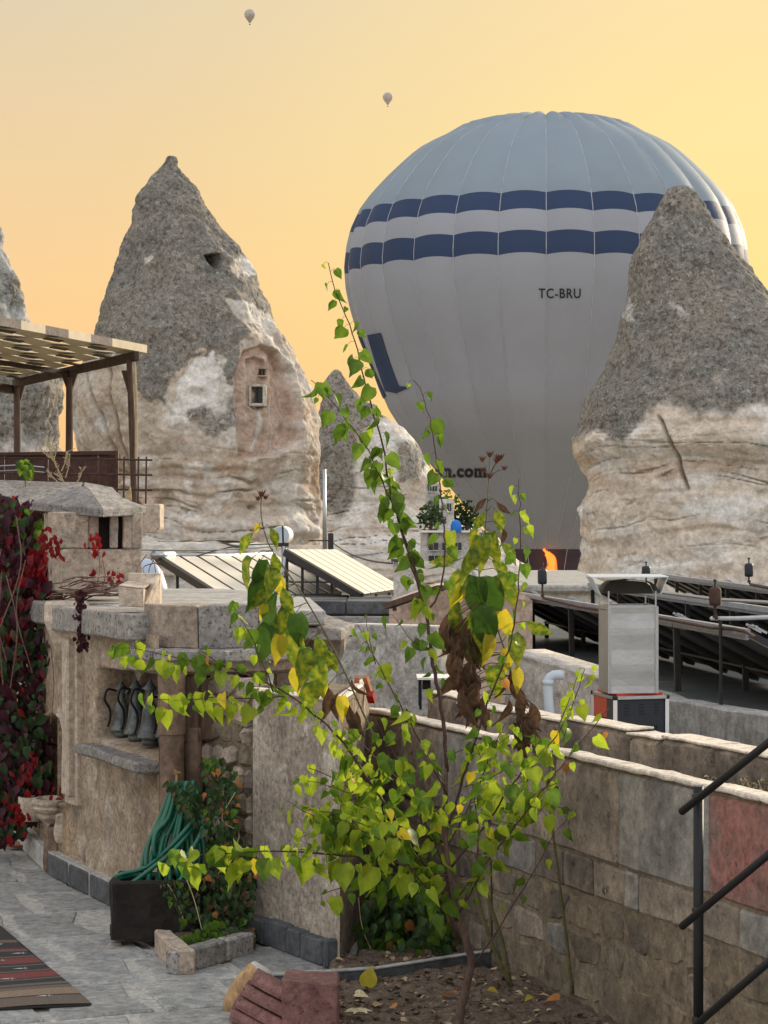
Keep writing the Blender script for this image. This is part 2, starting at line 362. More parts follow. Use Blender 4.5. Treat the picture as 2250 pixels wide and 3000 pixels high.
m_oldbark = M('grey_trunk_bark', (.12, .075, .055), (.07, .04, .032), scale=20, stretch=(1, 1, .3), bump=.8, bscale=60, bdist=.006, var=.1)
m_olive = M('olive_stem', (.14, .12, .05), (.09, .08, .035), scale=20, bump=.3, var=.1)
m_straw = M('dry_straw', (.50, .40, .24), (.38, .29, .17), scale=15, bump=.1, var=.15)
m_pot = M('terracotta', (.30, .12, .07), (.24, .10, .06), scale=8, bump=.2, var=.1)

lm_green = leafmat('leaf_green', (.12, .205, .018), (.065, .135, .012), .47)
lm_lime = leafmat('leaf_lime', (.32, .40, .028), (.20, .30, .020), .55)
lm_yellow = leafmat('leaf_yellow', (.62, .46, .03), (.42, .42, .03), .5)
lm_dgreen = leafmat('leaf_dark_green', (.035, .075, .02), (.022, .05, .014), .25)
lm_sungreen = leafmat('broad_leaf_green', (.075, .15, .018), (.30, .31, .02), .4)
lm_brown = leafmat('leaf_dead_brown', (.085, .045, .028), (.15, .09, .055), .2, .8)
lm_orange = leafmat('leaf_orange', (.50, .20, .05), (.36, .16, .05), .4)
lm_red = leafmat('leaf_red', (.20, .008, .016), (.10, .008, .018), .3)
lm_maroon = leafmat('leaf_maroon', (.06, .010, .018), (.035, .008, .015), .2)
lm_bright = leafmat('leaf_scarlet', (.28, .010, .012), (.18, .009, .014), .3)

# ------------------------------------------------------------------ leaves
def leaf_geo(L=.075, W=.055, fold=.25, curl=.5, tip=1.0, wave=0.0, heart=True):
    t = [0, .07, .18, .32, .48, .64, .80, 1.0]
    w = [.0, .30, .46, .50, .44, .32, .15, 0] if heart else [.0, .10, .27, .42, .50, .42, .22, 0]
    vs = []; fs = []
    for i, (a, b) in enumerate(zip(t, w)):
        y = a * L; z = -curl * L * a * a * .6
        vs.append((0, y, z))
        for s in (-1, 1):
            x = s * b * W; yy = y - (.11 * L if heart and i == 1 else (.03 * L if heart and i == 2 else 0))
            vs.append((x, yy, z + fold * abs(x) + wave * W * math.sin(a * 9 + s)))
    for i in range(7):
        m0, l0, r0 = 3 * i, 3 * i + 1, 3 * i + 2; m1, l1, r1 = m0 + 3, l0 + 3, r0 + 3
        if i == 0: fs += [(m0, m1, l1), (m0, r1, m1)]
        elif i == 6: fs += [(m0, m1, l0), (m0, r0, m1)]
        else: fs += [(m0, m1, l1, l0), (m0, r0, r1, m1)]
    return vs, fs
def leaf_mesh(name, mat, **k):
    vs, fs = leaf_geo(**k); me = bpy.data.meshes.new(name); me.from_pydata(vs, [], fs); me.materials.append(mat)
    me.polygons.foreach_set('use_smooth', [True] * len(me.polygons)); return me
def leaf_matrix(pos, direction, facing, s=1.0):
    y = Vector(direction).normalized(); z = Vector(facing); z = z - y * z.dot(y)
    if z.length < 1e-3: z = Vector((0, 0, 1)).cross(y)
    z.normalize(); x = y.cross(z)
    m = Matrix((x, y, z)).transposed().to_4x4(); m.translation = Vector(pos)
    return m @ Matrix.Scale(s, 4)
class Leaves:
    """Leaves of one plant: the largest 300 become parts, the rest one joined part."""
    def __init__(s): s.l = []
    def add(s, mesh, M_): s.l.append((mesh, M_))
    def build(s, root, limit=300, name='leaf'):
        o = Vector(AT[root.name])
        l = sorted(s.l, key=lambda q: -q[1].to_scale()[0] / max(q[1].translation.y, 1))
        for me, Mx in l[:limit]:
            m = Mx.copy(); m.translation -= o; child(me, name, root, m)
        rest = l[limit:]
        if rest:
            g = G(); mats = []
            for me, Mx in rest:
                mt = me.materials[0]
                if mt not in mats: mats.append(mt)
                g.mat(mats.index(mt)); g.add([Mx @ v.co for v in me.vertices], [tuple(p.vertices) for p in me.polygons])
            ob = build('small_leaves', g, mats, root, smooth=False); ob['kind'] = 'stuff'

def catmull(pts, step):
    pts = [Vector(p) for p in pts]; out = []
    q = [pts[0] * 2 - pts[1]] + pts + [pts[-1] * 2 - pts[-2]]
    for i in range(1, len(q) - 2):
        a, b, c, d = q[i - 1], q[i], q[i + 1], q[i + 2]; n = max(2, int((c - b).length / step))
        for k in range(n):
            t = k / n
            out.append(.5 * ((2 * b) + (c - a) * t + (2 * a - 5 * b + 4 * c - d) * t * t + (3 * b - a - 3 * c + d) * t ** 3))
    out.append(pts[-1]); return out

# ================================================================== GROUND AND FAR SETTING
FLOOR = -2.6
g = G()
ys = [6, 12, 20, 28, 45, 60, 90, 150, 300, 700, 1500, 4000]
xs = [-3000, -600, -150, -60, -20, -6, 0, 6, 20, 60, 150, 600, 3000]
zf = lambda x, y: -2.78 if y <= 28 else (-2.78 - 5.2 * min(1, (y - 28) / 40))
vs = [(x, y, zf(x, y)) for y in [-60] + ys for x in xs]
nx = len(xs)
g.add(vs, [(j * nx + i, j * nx + i + 1, (j + 1) * nx + i + 1, (j + 1) * nx + i) for j in range(len(ys)) for i in range(nx - 1)])
struct(build('ground', g, m_ground))

def make_rock(name, prof, d, paint, disp, label, ratio=.8, nu=420, nv=380, front=.72):
    prof = np.array(prof, float); y0, y1 = prof[0, 0], prof[-1, 0]
    v = np.linspace(0, 1, nv); py = y0 + (y1 - y0) * (v ** 1.15)
    xl = np.interp(py, prof[:, 0], prof[:, 1]); xr = np.interp(py, prof[:, 0], prof[:, 2])
    nf = int(nu * front); th = np.concatenate([np.linspace(0, math.pi, nf, endpoint=False), np.linspace(math.pi, 2 * math.pi, nu - nf, endpoint=False)])
    c = (xl + xr) / 2; hw = (xr - xl) / 2 / F * d
    X = (c[:, None] - 1125) / F * d + hw[:, None] * np.cos(th)[None]
    Y = d - (hw[:, None] * ratio) * np.sin(th)[None]
    Z = np.repeat(((H - py) / F * d)[:, None], nu, 1)
    V = np.stack([X, Y, Z], -1); Nn = np.stack([np.cos(th)[None] + 0 * X, -np.sin(th)[None] + 0 * X, 0 * X], -1)
    qx = 1125 + X / Y * F; qy = H - Z / Y * F; qy = np.repeat(py[:, None], nu, 1)
    fm = sst(0, .35, np.sin(th))[None] + 0 * X
    k = disp(V, qx, qy, fm)
    V = V + Nn * k[..., None] * np.minimum(1, (hw / .8))[:, None, None]
    # ledges sag and lift a little
    V[..., 2] += fbm(V * .8, 3) * .12
    colr, lich = paint(V, qx, qy, fm)
    idx = np.arange(nu * nv).reshape(nv, nu); nxt = np.roll(idx, -1, 1)
    Fq = np.stack([idx[:-1], nxt[:-1], nxt[1:], idx[1:]], -1).reshape(-1, 4)
    base = Vector(((c[-1] - 1125) / F * d, d, float(Z[-1, 0])))
    root = thing(name, label, 'rock formation', base)
    o = npmesh('rock_body', V.reshape(-1, 3), Fq, m_fairy, root, base, colr.reshape(-1, 3))
    a = o.data.attributes.new('lichen', 'FLOAT', 'POINT'); a.data.foreach_set('value', lich.astype(np.float32).ravel())
    return root, base
def strata(V, amp=.35, s=1.0, seed=0):
    z = V[..., 2] * s + fbm(V * .16 + seed, 3) * 1.1 + fbm(V * .8 + seed, 2) * .10
    n1 = vnoise(np.stack([z * .8, z * 0 + seed, z * 0 + V[..., 0] * .05], -1)); n2 = vnoise(np.stack([z * 2.3, z * 0 + seed + 5, V[..., 0] * .12], -1)); n3 = vnoise(np.stack([z * 5.0, z * 0 + seed + 9, V[..., 0] * .25], -1))
    return (np.tanh(n1 * 3) * .42 + np.tanh(n2 * 5) * .16 + np.tanh(n3 * 4) * .05 - .35 * cracks(V, s, seed)) * amp
def cracks(V, s=1.0, seed=0):
    z = V[..., 2] * s + fbm(V * .16 + seed, 3) * 1.1 + fbm(V * .8 + seed, 2) * .10 + fbm(V * 2.4 + seed, 2) * .05
    k = vnoise(np.stack([z * 1.7, z * 0 + seed + 31, V[..., 0] * .10], -1)); k2 = vnoise(np.stack([z * 3.1, z * 0 + seed + 71, V[..., 0] * .16], -1))
    g1 = sst(-.15, .3, vnoise(V * np.array([.35, .35, 1.2]) + seed + 5)); g2 = sst(0, .4, vnoise(V * np.array([.6, .6, 1.8]) + seed + 15))
    return np.clip(np.exp(-(k / .035) ** 2) * g1 + .8 * np.exp(-(k2 / .05) ** 2) * g2, 0, 1)
cream = np.array([.56, .48, .395]); whit = np.array([.68, .65, .60]); brown = np.array([.40, .29, .205]); gry = np.array([.20, .19, .168]); pnk = np.array([.50, .345, .26]); ochr = np.array([.42, .32, .22])
def mix(a, b, t): return a * (1 - t[..., None]) + b * t[..., None]

GL = [(150, 400), (200, 1065), (385, 1070), (400, 1150), (430, 1190), (500, 1205), (520, 1120), (570, 1070), (625, 1040), (648, 1080), (662, 1140), (690, 1100), (700, 1020), (752, 965), (705, 958), (682, 930), (690, 902), (722, 908), (762, 918), (860, 930), (920, 900), (860, 400)]
WL = [(570, 1060), (625, 1045), (642, 1100), (640, 1170), (590, 1200), (545, 1240), (495, 1235), (515, 1130)]
PL = [(706, 1045), (760, 1030), (830, 1045), (872, 1095), (893, 1210), (895, 1290), (860, 1315), (800, 1345), (702, 1352), (690, 1230), (682, 1120)]
HOLE = [(598, 762), (640, 757), (648, 775), (642, 803), (622, 800)]
BLK = [(548, 1215), (600, 1205), (660, 1230), (680, 1180), (690, 1250), (640, 1300), (600, 1290)]
def dispL(V, x, y, fm):
    n = fbm(V * .35, 3) * .55 + fbm(V * 1.1 + 9, 4) * .22
    n = n + fbm(V * np.array([1.2, 1.2, .35]) + 33, 4) * .28 * fm * sst(1150, 1000, y)
    n = n + fbm(V * 2.6 + 4, 3) * .12
    n += strata(V, .60) * (1 - sst(1420, 1280, y)) * fm - .35 * sst(.25, .45, fbm(V * np.array([.8, .8, 1.1]) + 301, 3)) * sst(1350, 1420, y)
    wx = fbm(V * .5 + 40, 3) * 12
    n += -fm * sst(-6, 8, polydist(x + wx * .3, y, PL)) * (.35 + .5 * sst(740, 890, x))
    n += -fm * sst(-3, 4, polydist(x, y, HOLE)) * 1.6
    n += -fm * sst(-8, 8, polydist(x + wx, y + wx, WL)) * .15
    inner = [(722, 1070), (745, 1062), (785, 1070), (800, 1105), (800, 1195), (770, 1215), (728, 1200)]
    n += -fm * sst(-3, 5, polydist(x, y, inner)) * .28
    gro = np.exp(-((x - (265 + (y - 1100) * .24)) / 5) ** 2) + .8 * np.exp(-((x - (322 + (y - 1080) * .12)) / 4) ** 2)
    n += -gro * .35 * sst(1060, 1100, y) * sst(1420, 1330, y) * fm
    return n
def paintL(V, x, y, fm):
    w = fbm(V * .55 + 3, 4) * 42; w2 = fbm(V * .5 + 40, 3) * 12; f = fbm(V * 2.2 + 8, 4)
    c = mix(cream + 0 * V, whit, sst(-.1, .5, fbm(V * .5 + 21, 4)))
    c = mix(c, brown, sst(.15, .6, fbm(V * np.array([.35, .35, 1.2]) + 61, 4)) * .75)
    c = mix(c, brown * .95, sst(1330, 1400, y) * sst(1530, 1440, y) * sst(-.3, .4, fbm(V * .5 + 70, 3)) * .7)
    c = mix(c, whit * .98, sst(1500, 1560, y) * .5)
    c = mix(c, ochr, sst(420, 330, x) * sst(1040, 1090, y) * .55)
    c = mix(c, np.array([.50, .35, .26]), sst(.05, .3, fbm(V * np.array([.5, .5, .8]) + 161, 4)) * .6 * sst(1100, 1200, y))
    c = mix(c, whit * 1.08, sst(-3, 3, polydist(x + w2, y + w2, WL) + f * 10))
    c = mix(c, whit, sst(.12, .2, fbm(V * .9 + 201, 4)) * sst(1150, 1250, y) * .75)
    c = mix(c, pnk, sst(-4, 4, polydist(x + w2 * .3, y, PL)) * (.75 + .2 * f))
    drip = np.exp(-((x - 762 - 14 * np.sin((y - 1190) * .03)) / 9) ** 2) * sst(1185, 1200, y) * sst(1340, 1320, y) + np.exp(-((x - 822) / 2.2) ** 2) * sst(1060, 1080, y) * sst(1340, 1330, y)
    c = mix(c, whit, np.clip(drip, 0, 1) * .9)
    c = mix(c, np.array([.26, .18, .12]), cracks(V) * sst(1330, 1400, y) * .6)
    gl = polydist(x + w * .5, y + w * .6, GL); gm = sst(-4, 6, gl + f * 22 + fbm(V * 5 + 3, 3) * 16)
    rgt = sst(640, 760, x) * sst(640, 760, y)
    gm = gm * (1 - .25 * rgt)
    p1 = sst(-4, 5, polydist(x + w2 * .6, y + w2 * .6, [(668, 775), (700, 755), (742, 752), (760, 790), (730, 812), (690, 830), (672, 810)]) + f * 14) + sst(-4, 4, polydist(x + w2 * .5, y, [(655, 890), (700, 905), (742, 930), (735, 958), (705, 966), (672, 930)]) + f * 8) + sst(-3, 3, polydist(x, y + w2 * .3, [(418, 770), (440, 758), (452, 768), (436, 782), (420, 790)]) + f * 6)
    gm = gm * (1 - np.clip(p1, 0, 1))
    bl = sst(-6, 10, polydist(x + w2, y, BLK) + f * 30)
    c = mix(c, gry, gm * .93); c = mix(c, gry * .8, bl * .6)
    c = mix(c, np.array([.05, .04, .032]), sst(-2, 3, polydist(x, y, HOLE)) * 0.5 * fm)
    return c, np.clip(gm * .9 + bl * .8 + .12 * sst(.1, .5, f), 0, 1)
rockL, bL = make_rock('fairy_chimney', [(456, 486, 516), (461, 479, 526), (470, 474, 530), (482, 466, 530), (492, 456, 536), (505, 444, 550), (530, 426, 572), (560, 411, 594), (600, 395, 615), (700, 350, 672), (800, 315, 735), (900, 281, 800), (960, 266, 822), (1000, 256, 858), (1060, 243, 882), (1150, 226, 925), (1250, 217, 948), (1350, 214, 952), (1450, 222, 945), (1550, 190, 940), (1650, 160, 950), (1800, 100, 1000), (2150, 0, 1100)], 100, paintL, dispL,
    'tall pointed rock cone with a carved window and a small dark hole', nu=560, nv=620)
from mathutils.bvhtree import BVHTree
def bvh_of(*obs):
    vs = []; fs = []
    for o in obs:
        b = Vector(AT[o.name]); k = len(vs)
        vs += [v.co + b for v in o.data.vertices]; fs += [tuple(i + k for i in p.vertices) for p in o.data.polygons]
    return BVHTree.FromPolygons(vs, fs)
def hit(bv, px, py, dflt):
    d = P(px, py, 1).normalized(); r = bv.ray_cast(Vector((0, 0, 0)), d)
    return r[0].y if r[0] is not None else dflt
# carved window, hood and pigeon slots in the recess of the left cone
bv = bvh_of(rockL.children[0])
d0 = hit(bv, 752, 1205, 96.5) - .12
def pxbox(g, x0, x1, y0, y1, d, dep): return g.prism([P(x0, y0, d), P(x1, y0, d), P(x1, y1, d), P(x0, y1, d)], (0, dep, 0))
g = G(); pxbox(g, 728, 736, 1126, 1190, d0, .8); pxbox(g, 769, 780, 1126, 1190, d0, .8); pxbox(g, 736, 769, 1126, 1133, d0, .8); pxbox(g, 736, 769, 1181, 1190, d0, .8)
w = build('window', g, M('pale_window_surround', (.52, .47, .40), scale=4), rockL, bevel=.03)
g = G(); pxbox(g, 734, 771, 1131, 1183, d0 + .35, .1); build('pane', g, m_window, w)
g = G(); pxbox(g, 751, 754, 1133, 1181, d0 + .15, .1); build('mullion', g, m_dark, w)
d1 = hit(bv, 760, 1088, 96.5) - .06
for i in range(4):
    g = G(); pxbox(g, 738 + i * 10.5, 743.5 + i * 10.5, 1082, 1098, d1, .12); build('slot', g, m_dark, rockL)  # solid dark blocks; their colour stands in for the shade inside slots
g = G(); pxbox(g, 734, 782, 1074, 1081, d1 - .05, .3); pxbox(g, 734, 782, 1099, 1104, d1 - .05, .3); build('lintel', g, M('pink_carved_ledge', (.46, .33, .26), scale=4), rockL, bevel=.02)

# right cone
def dispR(V, x, y, fm):
    n = fbm(V * .3 + 5, 3) * .14 + fbm(V * 1.0 + 19, 4) * .20 + fbm(V * np.array([1.3, 1.3, .4]) + 33, 4) * .22 * fm + fbm(V * 2.6 + 4, 3) * .1
    n += strata(V, .55, 1.1, 3) * sst(1240, 1330, y) * (.45 + .55 * sst(1500, 1400, y))
    n += .10 * sst(1255, 1235, y) * sst(1100, 1200, y)
    cx = np.interp(y, [1230, 1300, 1380, 1440], [1930, 1962, 1985, 2012])
    n -= fm * np.exp(-((x - cx) / 5) ** 2) * sst(1225, 1245, y) * sst(1450, 1430, y) * .6
    n -= .22 * sst(1270, 1330, y)
    return n
def paintR(V, x, y, fm):
    w = fbm(V * .45 + 3, 4) * 60; f = fbm(V * 2 + 8, 4)
    c = mix(cream * 1.2 + 0 * V, whit * 1.1, sst(-.2, .4, fbm(V * np.array([.4, .4, 1.3]) + 21, 4)))
    c = mix(c, np.array([.50, .37, .26]), sst(.0, .45, fbm(V * np.array([.3, .3, 1.6]) + 61, 4)) * .8 * sst(1520, 1380, y))
    edge = np.interp(x, [1690, 1760, 1830, 1900, 1960, 2050, 2150, 2250], [1290, 1250, 1290, 1215, 1200, 1230, 1240, 1215])
    gm = sst(-16, 20, edge - y + w * .7 + f * 25)
    c = mix(c, gry * 1.12, gm)
    p = sst(.25, .5, fbm(V * .7 + 90, 4)) * sst(1000, 1150, y) * gm
    c = mix(c, cream * .9, p * .7)
    p2 = sst(-3, 6, polydist(x + w * .2, y, [(1965, 905), (1990, 900), (2022, 955), (2015, 965), (1990, 945)])) + sst(-3, 5, polydist(x, y, [(1820, 880), (1850, 870), (1862, 950), (1840, 950), (1822, 920)]))
    c = mix(c, whit * .9, np.clip(p2, 0, 1))
    c = mix(c, np.array([.23, .17, .12]), cracks(V, 1.1, 3) * sst(1260, 1320, y) * .75)
    hole = sst(-2, 4, polydist(x, y, [(2105, 1018), (2128, 1016), (2130, 1036), (2112, 1040)]))
    c = mix(c, np.array([.12, .08, .07]), hole)  # hole is colour only: its shade painted as a dark spot
    return c, np.clip(gm * (1 - .7 * p) + .14 * sst(.2, .5, f), 0, 1)
rockR, bR = make_rock('fairy_chimney', [(546, 1985, 2008), (549, 1970, 2022), (556, 1958, 2032), (585, 1944, 2052), (640, 1910, 2095), (691, 1885, 2128), (756, 1856, 2172), (800, 1845, 2202), (870, 1842, 2260), (951, 1812, 2360), (1032, 1790, 2430), (1122, 1748, 2500), (1171, 1722, 2550), (1252, 1695, 2590), (1285, 1688, 2600), (1350, 1700, 2600), (1400, 1698, 2600), (1450, 1708, 2600), (1500, 1690, 2610), (1600, 1682, 2620), (1700, 1674, 2640), (2150, 1640, 2700)], 95, paintR, dispR,
    'huge rock cone right of the balloon, grey above and banded cream below', nu=620, nv=620)
# far-left rock
def dispE(V, x, y, fm): return fbm(V * .4 + 55, 3) * .6 + fbm(V * 1.3 + 19, 4) * .3 + fbm(V * 3, 3) * .08
def paintE(V, x, y, fm):
    f = fbm(V * 2.5 + 8, 4)
    gm = sst(-.25, .15, fbm(V * .35 + 12, 4) + .25 * f)
    gm = gm * sst(1390, 1280, y + x * .2)
    c = mix(whit * .82 * np.array([.95, 1, 1.05]) + 0 * V, gry, gm * .9)
    c = mix(c, cream, sst(1270, 1330, y + f * 30) * .7)
    return c, np.clip(gm + .25, 0, 1)
rockE, _ = make_rock('fairy_chimney', [(560, -70, -40), (620, -120, -15), (670, -160, 2), (700, -180, 8), (760, -200, 38), (830, -220, 64), (900, -240, 76), (960, -260, 98), (1040, -280, 132), (1100, -300, 162), (1200, -320, 180), (1330, -350, 192), (1400, -380, 204), (1600, -400, 240), (2150, -500, 300)], 80, paintE, dispE,
    'blotchy grey and white rock cone cut off by the frame, behind the pergola', nu=380, nv=420)
# middle rock: grey peak with a pale slope on its right
def dispM(V, x, y, fm): return fbm(V * .4 + 85, 3) * .5 + fbm(V * 1.2 + 19, 4) * .25 + strata(V, .7, 1, 7) * sst(1380, 1480, y)
def paintM(V, x, y, fm):
    w = fbm(V * .5 + 3, 4) * 45; f = fbm(V * 2 + 8, 4)
    c = mix(whit * .98 + 0 * V, cream, sst(-.1, .4, fbm(V * .5 + 31, 4)))
    g1 = sst(-10, 14, polydist(x + w * .5, y + w * .5, [(900, 1060), (1100, 1060), (1120, 1200), (1060, 1300), (1050, 1400), (1005, 1530), (925, 1510), (900, 1300)]) + f * 20)
    g2 = sst(-8, 10, polydist(x + w * .3, y + w * .3, [(1150, 1300), (1200, 1290), (1240, 1340), (1225, 1410), (1170, 1410)]) + f * 20)
    gm = np.clip(g1 + g2 * .8, 0, 1)
    c = mix(c, gry * 1.1, gm * .9)
    c = mix(c, brown, sst(1520, 1550, y) * sst(1580, 1560, y) * sst(-.2, .4, f) * .8)
    return c, np.clip(gm + .1, 0, 1)
rockM, _ = make_rock('fairy_chimney', [(1083, 978, 990), (1090, 968, 1002), (1120, 948, 1020), (1170, 940, 1062), (1185, 937, 1088), (1215, 930, 1100), (1250, 920, 1165), (1300, 900, 1212), (1350, 880, 1238), (1400, 870, 1268), (1450, 860, 1300), (1500, 850, 1318), (1560, 840, 1400), (1600, 800, 1500), (1660, 700, 1560), (1700, 650, 1600), (2100, 600, 1650)], 118, paintM, dispM,
    'smaller rock peak between the tall cone and the balloon', nu=420, nv=420)
# a low pale ledge of rock in front of the cones' feet
def dispB(V, x, y, fm): return fbm(V * .4 + 85, 3) * .5 + strata(V, 1.0, 1.3, 9) + fbm(V * 2, 3) * .12
def paintB(V, x, y, fm):
    c = mix(whit * .95 + 0 * V, cream * 1.0, sst(-.2, .3, fbm(V * np.array([.4, .4, 1.5]) + 31, 4)))
    c = mix(c, np.array([.26, .2, .15]), cracks(V, 1.3, 9) * .7)
    return c, .15 + 0 * x
rockB, _ = make_rock('rock_ledge', [(1588, 500, 700), (1595, 380, 900), (1610, 330, 1060), (1640, 280, 1200), (1680, 240, 1300), (1760, 200, 1340), (2050, 150, 1400)], 84, paintB, dispB,
    'low pale layered rock ledge at the foot of the tall cone', ratio=.25, nu=420, nv=140)

# ================================================================== BIG BALLOON
DB = 157.0; s_ = DB / F
def tz(py): return (H - py) * s_
BC = Vector(((1598 - 1125) * s_, DB, 0))
prof_px = [(354, 0), (356, 70), (361, 140), (371, 200), (388, 262), (413, 326), (450, 392), (490, 438), (527, 476), (575, 518), (620, 550), (680, 578), (728, 590), (790, 597), (850, 593), (900, 582), (950, 567), (1000, 548), (1050, 527), (1100, 506), (1150, 487), (1200, 465), (1260, 427), (1300, 394), (1400, 308), (1500, 222), (1560, 171), (1608, 130)]
pp = np.array(prof_px, float)
def brad(py): return np.interp(py, pp[:, 0], pp[:, 1]) * s_ * .985
NG = 28; A0 = -math.pi / 2 - (1598 - 1560) / 597.0    # a seam just left of the centre
def bsurf(ang, py, off=0.0):
    q = ((ang - A0) / (2 * math.pi) * NG) % 1.0
    bul = 1 + .014 * (1 - (2 * q - 1) ** 2) * sst(352, 400, py)
    r = brad(py) * bul * .99 + off
    return BC + Vector((r * math.cos(ang), r * math.sin(ang), tz(py)))
def bal_mat(name, c):
    m = M(name, c, tuple(x * .93 for x in c), scale=.25, rough=.6, bump=.28, bscale=1.0, bdist=.10, var=.03, spec=.12)
    n, l = m.node_tree.nodes, m.node_tree.links; b = n['Principled BSDF']; src = b.inputs['Base Color'].links[0].from_socket
    tl = n.new('ShaderNodeBsdfTranslucent'); l.new(src, tl.inputs['Color']); ms = n.new('ShaderNodeMixShader'); ms.inputs[0].default_value = .12
    l.new(b.outputs[0], ms.inputs[1]); l.new(tl.outputs[0], ms.inputs[2]); l.new(ms.outputs[0], n['Material Output'].inputs[0]); return m
mb_top = bal_mat('balloon_fabric_blue_grey', (.25, .30, .345)); mb_low = bal_mat('balloon_fabric_silver_grey', (.335, .348, .385)); mb_navy = bal_mat('balloon_fabric_navy', (.040, .062, .125))
mb_seam = M('load_tape', (.45, .47, .50), scale=2, bump=0, rough=.6); mb_skirt = M('dark_skirt_fabric', (.065, .045, .055), scale=1, bump=.1); mb_ink = M('black_lettering', (.02, .022, .03), scale=2, bump=0, rough=.6, var=0)
balloon = thing('hot_air_balloon', 'large grey and blue hot air balloon with two navy bands, low behind the rocks', 'hot air balloon', BC + Vector((0, 0, tz(1900))))
# heights (as rows of the profile) where the colour changes
B1, B2, B3, B4 = 640, 692, 751, 812
rows = sorted(set(list(np.linspace(352, 386, 6)) + list(np.linspace(386, B1, 14)) + list(np.linspace(B1, B2, 4)) + list(np.linspace(B2, B3, 4)) + list(np.linspace(B3, B4, 4)) + list(np.linspace(B4, 1608, 40))))
for k in range(NG):
    g = G(); NA = 10; vs = []
    for i, py in enumerate(rows):
        for j in range(NA + 1):
            a = A0 + (k + j / NA) / NG * 2 * math.pi
            if j == NA: a -= 1e-5
            lift = 6 * (1 - (2 * j / NA - 1) ** 2) * sst(500, B1, py) * sst(950, B4, py)
            v = bsurf(a, py); v.z += lift * s_
            if py < 387: v.z += .26 * (1 - (2 * j / NA - 1) ** 2) * sst(352, 360, py)
            vs.append(v)
    fs = []
    g.v = [tuple(v) for v in vs]
    for i in range(len(rows) - 1):
        y = (rows[i] + rows[i + 1]) / 2
        mi = 0 if y < B1 else 1 if y < B2 else 2 if y < B3 else 1 if y < B4 else 2
        for j in range(NA):
            g.f.append((i * (NA + 1) + j, (i + 1) * (NA + 1) + j, (i + 1) * (NA + 1) + j + 1, i * (NA + 1) + j + 1)); g.m.append(mi)
    build('fabric_panel', g, [mb_top, mb_navy, mb_low], balloon, smooth=True)
    g = G(); a = A0 + k / NG * 2 * math.pi
    g.tube([bsurf(a, py, .015) for py in rows[::2] + [rows[-1]]], .028, 4)
    build('load_tape', g, mb_seam, balloon)
# skirt, load cables, burner flame, basket
g = G(); g.lathe([(130 * s_, tz(1608)), (112 * s_, tz(1650)), (96 * s_, tz(1700))], BC, 56); build('skirt', g, mb_skirt, balloon, smooth=True)
bask = BC + Vector((0, 0, tz(1900)))
g = G()
for k in range(14):
    a = 2 * math.pi * k / 14 + .2
    p0 = BC + Vector((131 * s_ * math.cos(a), 131 * s_ * math.sin(a), tz(1606))); g.tube([p0 + Vector((math.cos(a) * .05, math.sin(a) * .05, 0)), BC + Vector((1.3 * math.cos(a), .9 * math.sin(a), tz(1855)))], .02, 4)
build('suspension_cable', g, mb_seam, balloon)
g = G(); g.box(bask + Vector((0, 0, .6)), (3.4, 1.9, 1.2)); bk = build('basket', g, M('wicker', (.20, .12, .06), scale=10, bump=.6), balloon, bevel=.1)
g = G()
for x in (-1.5, 1.5):
    for y in (-.8, .8): g.bar(bask + Vector((x, y, 1.1)), bask + Vector((x * .7, y * .7, 1.9)), .07)
g.bar(bask + Vector((-1.1, 0, 1.9)), bask + Vector((1.1, 0, 1.9)), .25)
build('burner_frame', g, m_iron, balloon)
mf, n_, l_, b_ = new_mat('burner_flame')
n_.clear(); em = n_.new('ShaderNodeEmission'); em.inputs[0].default_value = (1, .24, .035, 1); em.inputs[1].default_value = 1.1; tr = n_.new('ShaderNodeBsdfTransparent'); ms = n_.new('ShaderNodeMixShader'); ou = n_.new('ShaderNodeOutputMaterial')
nz = n_.new('ShaderNodeTexNoise'); nz.inputs['Scale'].default_value = 1.5; mrr = n_.new('ShaderNodeMapRange'); mrr.inputs[1].default_value = .35; mrr.inputs[2].default_value = .5; mrr.inputs[3].default_value = .6
l_.new(nz.outputs[0], mrr.inputs[0]); lw_ = n_.new('ShaderNodeLayerWeight'); lw_.inputs[0].default_value = .35; inv = n_.new('ShaderNodeMath'); inv.operation = 'SUBTRACT'; inv.inputs[0].default_value = 1.05; l_.new(lw_.outputs['Facing'], inv.inputs[1]); pw_ = n_.new('ShaderNodeMath'); pw_.operation = 'POWER'; pw_.inputs[1].default_value = 1.6; l_.new(inv.outputs[0], pw_.inputs[0]); mm = n_.new('ShaderNodeMath'); mm.operation = 'MULTIPLY'; l_.new(pw_.outputs[0], mm.inputs[0]); l_.new(mrr.outputs[0], mm.inputs[1]); l_.new(mm.outputs[0], ms.inputs[0]); l_.new(tr.outputs[0], ms.inputs[1]); l_.new(em.outputs[0], ms.inputs[2]); l_.new(ms.outputs[0], ou.inputs[0])
fy = DB - 130 * s_ - .35
fl_ = catmull([P(1606, 1760, DB - 1), P(1603, 1700, DB - 2), P(1617, 1668, DB - 3.0), P(1616, 1640, DB - 3.2), P(1600, 1618, DB - 3.3), P(1592, 1608, DB - 3.3)], .12); g = G(); g.tube(fl_, [(.20 + .22 * math.sin(min(1, i / len(fl_) * 1.15) * 3.0) + .03 * math.sin(i * .9)) * (1 if i < len(fl_) - 3 else .4) for i in range(len(fl_))], 14)
build('flame', g, mf, balloon, smooth=True)
